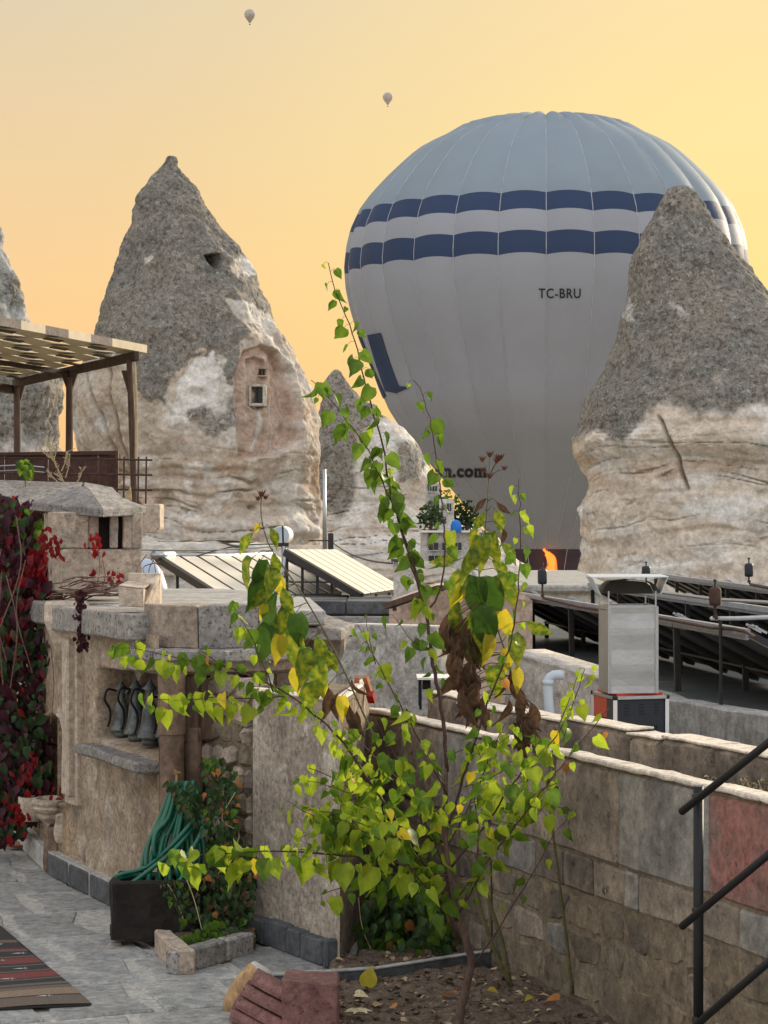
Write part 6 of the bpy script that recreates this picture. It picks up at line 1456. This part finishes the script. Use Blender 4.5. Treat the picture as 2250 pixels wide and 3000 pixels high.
limb('branch', [(1308, 2260), (1300, 2130), (1278, 2000), (1262, 1900), (1248, 1800), (1222, 1690), (1186, 1580), (1146, 1450), (1126, 1330), (1098, 1220), (1066, 1110), (1040, 1000), (1005, 905), (975, 825), (962, 770)], .012, .0022, start=.16, gap=.042, lime=.12)
limb('branch', [(1243, 1775), (1200, 1640), (1160, 1500), (1118, 1410), (1080, 1320), (1030, 1250), (965, 1165), (912, 1112)], .006, .002, gap=.040, lime=.10)
limb('branch', [(1246, 1800), (1285, 1740), (1303, 1620), (1296, 1500), (1284, 1380), (1262, 1250), (1240, 1160), (1213, 1112)], .006, .0018, gap=.055, lime=.2, start=.1, scale=.9)
limb('branch', [(1318, 2420), (1372, 2230), (1430, 2060), (1492, 1900), (1515, 1760), (1524, 1600), (1522, 1480), (1517, 1402)], .008, .002, gap=.050, lime=.45, start=.12, scale=.85, dd=[0, .0, -.05, -.1, -.12, -.12, -.1, -.1])
limb('branch', [(1325, 2570), (1200, 2540), (1100, 2515), (950, 2502), (800, 2494), (640, 2503), (470, 2508)], .008, .002, gap=.027, scale=1.25, lime=.75, start=.08, dd=[0, -.05, -.1, -.1, -.1, -.1, -.1])
limb('branch', [(1325, 2660), (1235, 2520), (1160, 2400), (1080, 2290), (1010, 2180), (925, 2095), (840, 2030), (740, 1985), (640, 1942)], .009, .004, gap=.028, lime=.55, start=.12)
limb('branch', [(680, 1958), (600, 1940), (500, 1925), (420, 1905), (330, 1892)], .004, .0018, gap=.026, lime=.6, scale=1.05)
limb('branch', [(835, 2040), (760, 2046), (650, 2043), (540, 2050), (420, 2048)], .004, .0018, gap=.030, lime=.65, scale=1.15)
limb('branch', [(640, 1942), (600, 1915), (585, 1900)], .003, .0016, gap=.030, lime=.5, scale=.8)
limb('branch', [(800, 2030), (778, 1960), (750, 1890), (715, 1830), (680, 1770)], .004, .0016, gap=.040, lime=.25, scale=.8)
limb('branch', [(1310, 2330), (1240, 2190), (1180, 2080), (1110, 1950), (1075, 1880), (1048, 1830)], .006, .002, gap=.042, lime=.45, start=.1, scale=.8)
limb('branch', [(1100, 1945), (1080, 1860), (1070, 1800)], .003, .0014, gap=.07, lime=.2, scale=.6)
limb('branch', [(1262, 1900), (1210, 1880), (1150, 1800)], .003, .0015, gap=.05, lime=.1)
limb('branch', [(1322, 2540), (1420, 2420), (1530, 2260), (1620, 2170), (1680, 2060), (1712, 1960)], .007, .002, gap=.048, lime=.7, start=.1, dd=[0, -.1, -.2, -.2, -.2, -.2])
limb('branch', [(1330, 2640), (1430, 2520), (1540, 2380), (1640, 2250), (1715, 2160), (1782, 2075)], .007, .002, gap=.075, lime=.6, start=.05, yel=.08, dd=[0, -.1, -.2, -.3, -.3, -.3])
limb('branch', [(1336, 2700), (1280, 2480), (1180, 2300), (1080, 2200), (1010, 2130)], .007, .002, gap=.034, lime=.65, start=.2)
limb('branch', [(1325, 2620), (1180, 2470), (1050, 2330), (960, 2270), (905, 2250)], .007, .002, gap=.034, lime=.6, start=.15, dd=[0, .1, .2, .2, .2])
limb('branch', [(1320, 2600), (1160, 2560), (1010, 2600), (940, 2620)], .006, .002, gap=.038, lime=.5, start=.15, dd=[0, .1, .1, .1])
limb('branch', [(1345, 2700), (1240, 2590), (1120, 2450), (1000, 2390), (900, 2370)], .007, .002, gap=.034, lime=.65, start=.15, dd=[0, -.2, -.3, -.3, -.3])
limb('branch', [(1310, 2480), (1390, 2330), (1440, 2200), (1480, 2120)], .006, .002, gap=.036, lime=.75, start=.1, dd=[0, .2, .2, .2])
limb('branch', [(1340, 2680), (1410, 2560), (1480, 2430), (1560, 2330), (1640, 2290)], .006, .002, gap=.036, lime=.75, start=.1, dd=[0, -.1, -.1, 0, 0])
limb('branch', [(1314, 2420), (1230, 2330), (1150, 2200), (1100, 2110)], .005, .002, gap=.034, lime=.6, start=.1, dd=[0, -.2, -.2, -.2])
limb('branch', [(1345, 2740), (1290, 2640), (1240, 2560), (1180, 2500)], .005, .002, gap=.10, lime=.5, start=.3)
limb('branch', [(1388, 2830), (1460, 2720), (1560, 2560), (1620, 2450), (1680, 2380)], .005, .0018, gap=.10, lime=.6, start=.3)
# twigs filling the lower crown
for i in range(32):
    a = tr.uniform(0, 1); x0 = tr.uniform(930, 1600); y0 = tr.uniform(2180, 2560); an = tr.uniform(-2.8, -.3); L = tr.uniform(70, 170)
    if x0 < 1150 and y0 < 2230: y0 += 100
    if x0 > 1480: y0 = min(y0, 2420)
    e = tr.uniform(-.45, .45); x1, y1 = x0 + math.cos(an) * L, y0 + math.sin(an) * L * .7
    limb('twig', [(x0, y0), ((x0 + x1) / 2 + tr.uniform(-10, 10), (y0 + y1) / 2 + 6), (x1, y1)], .0028, .0014, gap=.032, lime=.7, dd=[e, e, e], scale=tr.uniform(.75, 1.1), yel=.05)
for i in range(10):
    x0 = tr.uniform(900, 1100); y0 = tr.uniform(2280, 2520); e = tr.uniform(-.3, .2)
    limb('twig', [(x0 + 90, y0 + 30), (x0, y0), (x0 - 70, y0 - tr.uniform(-20, 50))], .0028, .0014, gap=.032, lime=.6, dd=[e, e, e])
tl.build(tree, 300)

# second thin plant: olive stems at right
ol = thing('young_sapling', 'thin olive-stemmed sapling leaning beside the tree, close to the garden wall', 'sapling', floorpt(1675, 2905, -2.52))
ol_l = Leaves()
def stem(root, name, pts, r0, r1, d, mat=m_olive, n=7):
    W = catmull([P(x, y, d) for x, y in pts], .05); g = G(); k = len(W); g.tube(W, [r0 + (r1 - r0) * i / (k - 1) for i in range(k)], n); build(name, g, mat, root, smooth=True); return W
stem(ol, 'stem', [(1676, 2912), (1660, 2760), (1635, 2560), (1612, 2380), (1604, 2300)], .011, .006, 12.95)
W = stem(ol, 'stem', [(1604, 2300), (1618, 2200), (1640, 2120), (1672, 2040), (1700, 1955)], .006, .0018, 12.9)
W += stem(ol, 'stem', [(1608, 2360), (1660, 2370), (1722, 2395)], .004, .0015, 12.9)
for w in W[::1]:
    for s in range(2):
        if tr.random() < .62:
            q = w + Vector((tr.gauss(0, .035), tr.gauss(0, .05), tr.gauss(0, .02))); ol_l.add(tr.choice(LL_ + LG[:1]), leaf_matrix(q, (tr.gauss(0, .4), tr.gauss(0, .4), -1), (tr.gauss(0, .7), -1, tr.gauss(0, .4)), tr.uniform(.6, .95)))
ol_l.add(LY[1], leaf_matrix(P(1655, 2238, 12.8), (.3, 0, -1), (.1, -1, .3), 1.0)); ol_l.add(LY[1], leaf_matrix(P(1772, 2145, 12.0), (.1, 0, -1), (.3, -1, .1), .7)); ol_l.add(LY[0], leaf_matrix(P(1380, 2262, 11.8), (-.1, 0, -1), (.2, -1, 0), 1.0))
ol_l.build(ol, 120)
os_ = thing('old_rose_stems', 'bare greenish stems rising behind the tree trunk', 'shrub', floorpt(1500, 2880, -2.52))
stem(os_, 'stem', [(1492, 2880), (1470, 2760), (1432, 2640), (1412, 2560), (1430, 2450)], .018, .008, 13.2)
stem(os_, 'stem', [(1500, 2890), (1450, 2790), (1408, 2660), (1385, 2560), (1360, 2480)], .014, .006, 13.1)
stem(os_, 'stem', [(1440, 2790), (1440, 2600), (1436, 2440), (1442, 2320)], .007, .004, 13.4, m_bark)
stem(os_, 'stem', [(1330, 2700), (1390, 2560), (1400, 2440), (1385, 2300)], .006, .003, 12.9, m_bark)

# tall drooping sunflowers with broad leaves
SB = leaf_mesh('broad_leaf_a', lm_sungreen, L=.18, W=.10, curl=.6, fold=.45, heart=True, wave=.09); SB2 = leaf_mesh('broad_leaf_b', lm_sungreen, L=.15, W=.07, curl=.9, fold=.5, heart=False)
SB3 = leaf_mesh('broad_leaf_c', lm_yellow, L=.14, W=.075, curl=.6, fold=.4, heart=True); SB4 = leaf_mesh('broad_leaf_d', lm_brown, L=.16, W=.06, curl=1.2, fold=.7, heart=False, wave=.12); SB5 = leaf_mesh('broad_leaf_e', leafmat('broad_leaf_deep', (.055, .12, .015), (.04, .09, .012), .3), L=.18, W=.105, curl=.6, fold=.45, wave=.08)
def sunplant(name, label, stempts, heads, leafs, d, r=.006):
    root = thing(name, label, 'plant', P(stempts[0][0], stempts[0][1], d)); W = stem(root, 'stem', stempts, r, .003, d, M(name + '_stem_skin', (.13, .10, .07), (.10, .11, .05), scale=25, bump=.3))
    L_ = Leaves()
    for px, py, me, dx, dz, s in leafs:
        L_.add(me, leaf_matrix(P(px, py, d - .06 + tr.uniform(-.05, .05)), (dx, tr.uniform(-.25, .1), dz), (tr.gauss(0, .55), -1, tr.uniform(-.1, .5)), s * 1.22))
        w = min(W, key=lambda q: (q - P(px, py, d)).length); g = G(); g.tube([w, w.lerp(P(px, py, d - .03), .5) + Vector((0, 0, .02)), P(px, py, d - .05)], .0022, 4); build('leaf_stalk', g, m_olive, root)
    L_.build(root, 200)
    for px, py, s in heads:
        g = G(); c = P(px, py, d - .02); g.lathe([(.001, -.012 * s), (.008 * s, -.010 * s), (.013 * s, 0), (.010 * s, .010 * s), (.001, .014 * s)], c, 10)
        for k in range(9):
            a = k * .7; g.tube([c + Vector((math.cos(a), math.sin(a), .2)) * .010 * s, c + Vector((math.cos(a) * 1.0, math.sin(a), .9)) * .024 * s], (.0035 * s, .0006), 4)
        build('seed_head', g, mseed, root)
        w = min(W, key=lambda q: (q - c).length); g = G(); g.tube([w, w.lerp(c, .5) + Vector((0, 0, .01)), c], .0018, 4); build('flower_stalk', g, m_olive, root)
    return root, W
mseed = M('seed_head_red_brown', (.16, .05, .025), (.08, .03, .015), scale=60, bump=.5)
d = 12.6
lf = []
for (x, y, me, dx, dz, s) in [(758, 1535, SB3, -.35, -.8, .35), (742, 1560, SB2, -.7, -.8, .75), (790, 1545, SB2, .5, -.9, .65), (765, 1640, SB5, -.15, -1, .85), (738, 1635, SB, -.4, -1, .8), (800, 1620, SB2, .25, -1, .7), (790, 1660, SB, .1, -1, .9), (815, 1690, SB3, .2, -1, .75), (770, 1690, SB5, -.35, -1, .95), (828, 1720, SB2, .3, -1, .85), (800, 1740, SB5, -.2, -1, 1.05), (835, 1780, SB, -.1, -1, 1.0), (775, 1770, SB3, -.2, -1, .6), (790, 1830, SB5, -.25, -1, 1.05), (865, 1800, SB5, .2, -1, .9), (862, 1850, SB, .05, -1, 1.05), (820, 1860, SB3, -.1, -1, 1.0), (885, 1900, SB, .1, -1, 1.05), (925, 1860, SB2, .35, -1, .95), (925, 1930, SB, .15, -1, 1.0), (870, 1960, SB3, -.1, -1, .9), (905, 2000, SB, -.05, -1, .95), (945, 1980, SB3, .1, -1, .9), (960, 2010, SB4, .1, -1, 1.0), (1000, 2040, SB3, .1, -1, .8), (1020, 2060, SB4, .2, -1, 1.0), (1045, 2080, SB4, -.1, -1, .9), (990, 2030, SB4, -.3, -1, .8), (950, 1900, SB2, .5, -.9, .8), (1030, 1990, SB4, .4, -1, .7), (780, 1720, SB2, -.6, -1, .8)]: lf.append((x, y, me, dx, dz, s))
sunplant('drooping_sunflower', 'bent drooping plant with broad yellow-green leaves, left of the tree', [(1110, 2190), (1060, 2080), (1010, 1970), (950, 1850), (885, 1740), (830, 1660), (785, 1590), (765, 1510), (766, 1455)], [(766, 1448, 1.1), (756, 1462, .8), (778, 1458, .8)], lf, 12.7)
lf = []
rs = random.Random(5)
for (x, y, me, dx, dz, s) in [(1455, 1470, SB4, .5, -.6, .5), (1425, 1460, SB4, -.6, -.6, .5), (1420, 1500, SB2, -.5, -.9, .65), (1450, 1490, SB2, .4, -1, .8), (1440, 1560, SB, .1, -1, .85), (1400, 1540, SB2, -.5, -1, .7), (1395, 1560, SB3, -.3, -1, .55), (1470, 1545, SB4, .3, -1, .6), (1410, 1570, SB, 0, -1, .9), (1465, 1590, SB2, .8, -.7, .8), (1340, 1640, SB2, -.9, -.1, .8), (1380, 1610, SB, -.2, -1, .9), (1440, 1640, SB2, .7, -.6, .8), (1360, 1680, SB, -.5, -.9, .9), (1400, 1690, SB5, -.1, -1, 1.1), (1440, 1690, SB5, .1, -1, 1.1), (1350, 1720, SB3, -.3, -1, .8), (1480, 1680, SB, .2, -1, .9), (1420, 1780, SB5, .05, -1, 1.15), (1380, 1790, SB2, -.2, -1, 1.0), (1470, 1790, SB3, .3, -1, 1.0), (1400, 1850, SB, -.05, -1, 1.1), (1430, 1860, SB3, 0, -1, 1.0), (1345, 1760, SB2, -.3, -1, .9), (1500, 1860, SB, .3, -1, .9), (1480, 1900, SB3, .1, -1, .9), (1450, 1950, SB, .1, -1, .9), (1540, 1820, SB2, .9, -.6, .9), (1510, 1960, SB3, .2, -1, .8)]: lf.append((x, y, me, dx, dz, s))
for i in range(34):
    t = rs.random(); x = 1330 + 50 * t + rs.uniform(-30, 40); y = 1790 + 270 * t; lf.append((x, y, SB4, rs.uniform(-.4, .3), -1, rs.uniform(.6, 1.1)))
for i in range(16):
    x = rs.uniform(1490, 1570); y = rs.uniform(1920, 2150); lf.append((x, y, SB4, rs.uniform(-.3, .5), -1, rs.uniform(.6, 1.0)))
sunplant('withered_sunflower', 'tall withered plant with broad leaves and brown dead leaves, right of centre', [(1545, 2290), (1530, 2120), (1500, 1980), (1460, 1850), (1410, 1740), (1405, 1640), (1420, 1560), (1428, 1470), (1432, 1400)], [(1435, 1333, 1.0), (1413, 1347, .9), (1460, 1345, 1.1), (1466, 1341, 1.0), (1455, 1352, .9), (1478, 1373, .8), (1413, 1378, .8), (1435, 1396, 1.0)], lf, 12.65)

# Virginia creeper over the left wall
RM = [leaf_mesh('creeper_leaf_a', lm_red, L=.085, W=.05, heart=False, curl=.6), leaf_mesh('creeper_leaf_b', lm_maroon, L=.09, W=.055, heart=False, curl=.5), leaf_mesh('creeper_leaf_c', lm_bright, L=.08, W=.045, heart=False, curl=.6), leaf_mesh('creeper_leaf_d', lm_dgreen, L=.08, W=.06, curl=.4), leaf_mesh('creeper_leaf_e', lm_brown, L=.07, W=.035, heart=False, curl=1), leaf_mesh('creeper_leaf_f', lm_green, L=.08, W=.055, curl=.4)]
vc = thing('virginia_creeper', 'dense creeper with maroon and scarlet leaves over the left wall', 'creeper', P(40, 2480, 18.4))
vl = Leaves(); rv = random.Random(21)
CP = [(-30, 1440), (60, 1450), (150, 1480), (150, 1530), (130, 1600), (175, 1650), (180, 1720), (165, 1800), (185, 1860), (190, 1940), (160, 2010), (130, 2080), (150, 2150), (155, 2250), (130, 2330), (95, 2400), (60, 2450), (-30, 2460)]
n = 0
while n < 2600:
    x, y = rv.uniform(-40, 195), rv.uniform(1440, 2460)
    if float(polydist(np.array([x]), np.array([y]), CP)[0]) < 0: continue
    n += 1; dep = rv.random(); d = np.interp(y, [1440, 1750, 2100, 2450], [19.4, 18.9, 18.7, 18.9]) + dep * .5 - .25 + (.0 if x < 150 else -.1)
    up = np.interp(y, [1440, 1700, 1950, 2150], [.55, .62, .35, .08]); u = rv.random(); cl = float(fbm(np.array([x * .015, y * .015, 3.0]), 2))
    if u < up * (1.1 + cl): me = RM[0] if cl < .1 and rv.random() < .35 else (RM[2] if cl > .28 and rv.random() < .35 else RM[1])
    elif u < up + .25: me = RM[1]
    else: me = RM[3] if rv.random() < .72 else (RM[4] if y < 2100 else RM[1])
    if abs(x - 90) < 45 and 1490 < y < 1560 and rv.random() < .6: me = RM[5]
    if 1590 < y < 1680 and 60 < x < 140 and rv.random() < .5: me = RM[2]
    if y > 2250 and rv.random() < .14: me = RM[2]
    vl.add(me, leaf_matrix(P(x, y, d), (rv.gauss(0, .6), rv.uniform(-.5, .1), -1), (rv.gauss(0, .6), -1, rv.uniform(-.1, .9)), rv.uniform(.5, 1.5)))
for i in range(150):   # trailing strands on the coping edge and over the chimney
    x = rv.gauss(240, 9); y = rv.uniform(1725, 1900); vl.add(RM[1] if rv.random() < .7 else RM[4], leaf_matrix(P(x, y, 16.9), (rv.gauss(0, .5), 0, -1), (rv.gauss(0, .6), -1, .3), .45))
for x, y, n_, mm in ((278, 1590, 18, 2), (336, 1690, 9, 2), (270, 1670, 3, 0), (160, 1600, 24, 2), (120, 1570, 14, 2), (100, 2230, 14, 2), (60, 2380, 22, 2), (165, 2325, 7, 2)):
    for i in range(n_): vl.add(RM[mm], leaf_matrix(P(x + rv.gauss(0, 12), y + rv.gauss(0, 18), 18.05 if y < 2000 else 18.0), (rv.gauss(0, .4), 0, -1), (rv.gauss(0, .5), -1, .2), rv.uniform(.5, .9)))
vl.build(vc, 300)
g = G()
for i in range(26):
    x, y = rv.uniform(120, 260), rv.uniform(1700, 1760); p = [P(x, y, 18.0)]
    for k in range(6): x += rv.uniform(5, 45); y += rv.uniform(-14, 10); p.append(P(x, min(max(y, 1690), 1745), 18.0 + rv.uniform(-.3, .1)))
    g.tube(catmull(p, .06), .005, 4)
for x, y0, y1 in ((285, 1600, 1720), (300, 1640, 1730), (238, 1740, 1900), (246, 1740, 1880), (150, 1900, 2120)):
    g.tube(catmull([P(x, y0, 17.98), P(x + 8, (y0 + y1) / 2, 17.95), P(x - 2, y1, 17.9)], .05), .004, 4)
for i in range(5):
    x, y = rv.uniform(0, 150), rv.uniform(1500, 1700); g.tube(catmull([P(x, y, 18.6), P(x + rv.uniform(-40, 40), y + 150, 18.5), P(x + rv.uniform(-60, 60), y + 330, 18.5)], .08), .006, 4)
for i in range(5):
    x, y = 440 + i * 6, 1735 - i * 3; g.tube(catmull([P(x, y, 18.2), P(x - 40 + 30 * (i % 3), y - 60, 18.3), P(x - 10 + 20 * (i % 2), y - 110 + 10 * i, 18.4)], .04), .004, 4)
build('vine_stem', g, M('vine_bark', (.10, .05, .04), (.16, .10, .08), scale=20, bump=.3), vc)['kind'] = 'stuff'

# ivy on the planter by the fireplace
def cloud(name, label, cat, base, regions, meshes, limit=160, stems=(), seed=1):
    r_ = random.Random(seed); root = thing(name, label, cat, base); L_ = Leaves()
    for poly, n, d0_, d1_, wts_, sc_ in regions:
        xs = [p[0] for p in poly]; ys = [p[1] for p in poly]; k = 0
        while k < n:
            x, y = r_.uniform(min(xs), max(xs)), r_.uniform(min(ys), max(ys))
            if float(polydist(np.array([x]), np.array([y]), poly)[0]) < 0: continue
            k += 1; L_.add(r_.choices(meshes, wts_)[0], leaf_matrix(P(x, y, r_.uniform(d0_, d1_)), (r_.gauss(0, .6), r_.uniform(-.6, .2), -1), (r_.gauss(0, .6), -1, r_.uniform(-.1, .8)), r_.uniform(*sc_)))
    L_.build(root, limit)
    for pts, r0, d in stems:
        g = G(); g.tube(catmull([P(x, y, d) for x, y in pts], .03), r0, 5); build('stem', g, m_straw if r0 < .004 else m_oldbark, root, smooth=True)
    return root
mixm = [LD[1], LG[0], LY[1], LD[0], RM[4]]
cloud('ivy', 'dark ivy climbing the rubble by the fireplace above the hose planter', 'ivy', floorpt(640, 2780, -2.55), [
    ([(595, 2230), (640, 2210), (690, 2260), (700, 2330), (690, 2450), (745, 2480), (750, 2620), (740, 2760), (680, 2800), (560, 2790), (520, 2700), (560, 2560), (600, 2500), (600, 2350)], 1150, 14.75, 15.35, (10, .6, .8, 5, 1.2), (.45, .85)),
    ([(480, 2290), (560, 2280), (595, 2320), (590, 2420), (540, 2400), (500, 2330)], 130, 14.95, 15.15, (10, 1, .3, 4, 1), (.5, .8)),
    ([(490, 2760), (640, 2690), (670, 2760), (600, 2800), (520, 2790)], 160, 14.4, 14.7, (3, 9, .2, 2, .1), (.45, .9)),
    ([(600, 2225), (640, 2212), (650, 2240), (610, 2250)], 16, 14.9, 15.1, (0, 10, 0, 0, 0), (.5, .7))],
    mixm, 200, [([(690, 2320), (650, 2400), (700, 2440), (680, 2500), (640, 2560)], .0025, 14.8), ([(640, 2780), (660, 2600), (650, 2400), (640, 2260)], .009, 15.1), ([(600, 2760), (570, 2640), (540, 2560)], .003, 14.7)], 3)
cloud('trough_plant', 'small grey-green plant spilling over the trough rim beside the hose', 'plant', P(500, 2620, 14.9), [([(465, 2580), (520, 2560), (560, 2620), (540, 2680), (490, 2640)], 80, 14.72, 14.85, (3, 1, 0, 10, 1), (.4, .6))], mixm, 60, [([(540, 2700), (510, 2620), (490, 2590)], .003, 14.8)], 8)
cloud('leafy_shrub', 'dark glossy shrub in the corner between pier and garden wall', 'shrub', floorpt(1190, 2830, -2.5), [
    ([(1060, 2600), (1150, 2560), (1240, 2600), (1290, 2660), (1330, 2720), (1340, 2790), (1240, 2810), (1090, 2810), (1040, 2760), (1070, 2690)], 520, 14.3, 14.9, (10, 3, .5, 6, .5), (.8, 1.35))],
    mixm, 200, [([(1150, 2815), (1140, 2700), (1120, 2620)], .006, 14.6), ([(1200, 2815), (1230, 2700), (1250, 2630)], .006, 14.6), ([(1100, 2810), (1062, 2720), (1050, 2630)], .003, 14.4), ([(1250, 2800), (1290, 2740), (1320, 2700)], .005, 14.5)], 4)
# dry grass on the planter at right and dry weeds by the pergola
root = thing('dry_grass', 'tangle of dry straw-coloured weeds on the planter behind the railing', 'dry weeds', gw(2150) - gn * .25 + Vector((0, 0, -1.3)))
g = G()
for i in range(650):
    c = gw(rv.uniform(1960, 2500)) - gn * rv.uniform(.1, .42) + Vector((0, 0, -1.31)); a = rv.uniform(0, 6.28); L = rv.uniform(.03, .11) * (1 if c.x > 1.5 else .6); h = rv.uniform(.01, .09)
    g.mat(rv.randrange(3)); g.tube([c, c + Vector((math.cos(a) * L * .5, math.sin(a) * L * .5, h)), c + Vector((math.cos(a + .6) * L, math.sin(a + .6) * L, h * rv.uniform(.2, 1)))], (.0035, .001), 3, cap=False)
    if i % 3 == 0:
        vs, fs = leaf_geo(L=.025, W=.014); m_ = leaf_matrix(c + Vector((0, 0, h)), (math.cos(a), math.sin(a), .2), (0, -1, 1)); g.add([m_ @ Vector(v) for v in vs], fs)
build('straw', g, [m_straw, m_olive, M('weed_brown', (.22, .16, .09), scale=30, bump=0)], root)['kind'] = 'stuff'
root = thing('dry_weed', 'pale dry weed stalks standing before the rusty screen', 'dry weed', P(190, 1420, 20.7))
g = G()
for (x0, y0, x1, y1) in ((192, 1425, 165, 1385), (192, 1425, 150, 1340), (180, 1380, 200, 1320), (165, 1370, 140, 1300), (160, 1350, 118, 1320), (192, 1400, 205, 1330), (150, 1340, 135, 1290), (175, 1420, 135, 1380), (226, 1412, 240, 1380), (240, 1380, 248, 1370), (158, 1345, 166, 1300)):
    g.tube(catmull([P(x0, y0, 20.4), P((x0 + x1) / 2 + 3, (y0 + y1) / 2, 20.4), P(x1, y1, 20.4)], .03), (.005, .002), 4)
    for k in range(12):
        f = .4 + .6 * k / 12; c = P(x0 + (x1 - x0) * f, y0 + (y1 - y0) * f, 20.4); g.tube([c, c + Vector((rv.gauss(0, .02), 0, rv.uniform(.01, .03)))], .003, 3)
build('stalk', g, m_straw, root)['kind'] = 'stuff'
cloud('small_weed', 'small green sprig growing from the roof slab before the rusty screen', 'weed', P(70, 1420, 20.5), [([(52, 1345), (88, 1345), (86, 1390), (60, 1385)], 26, 20.3, 20.4, (0, 1, 0, 1, 0), (.9, 1.3))], mixm, 40, [([(75, 1425), (70, 1380), (70, 1350)], .004, 20.35)], 6)
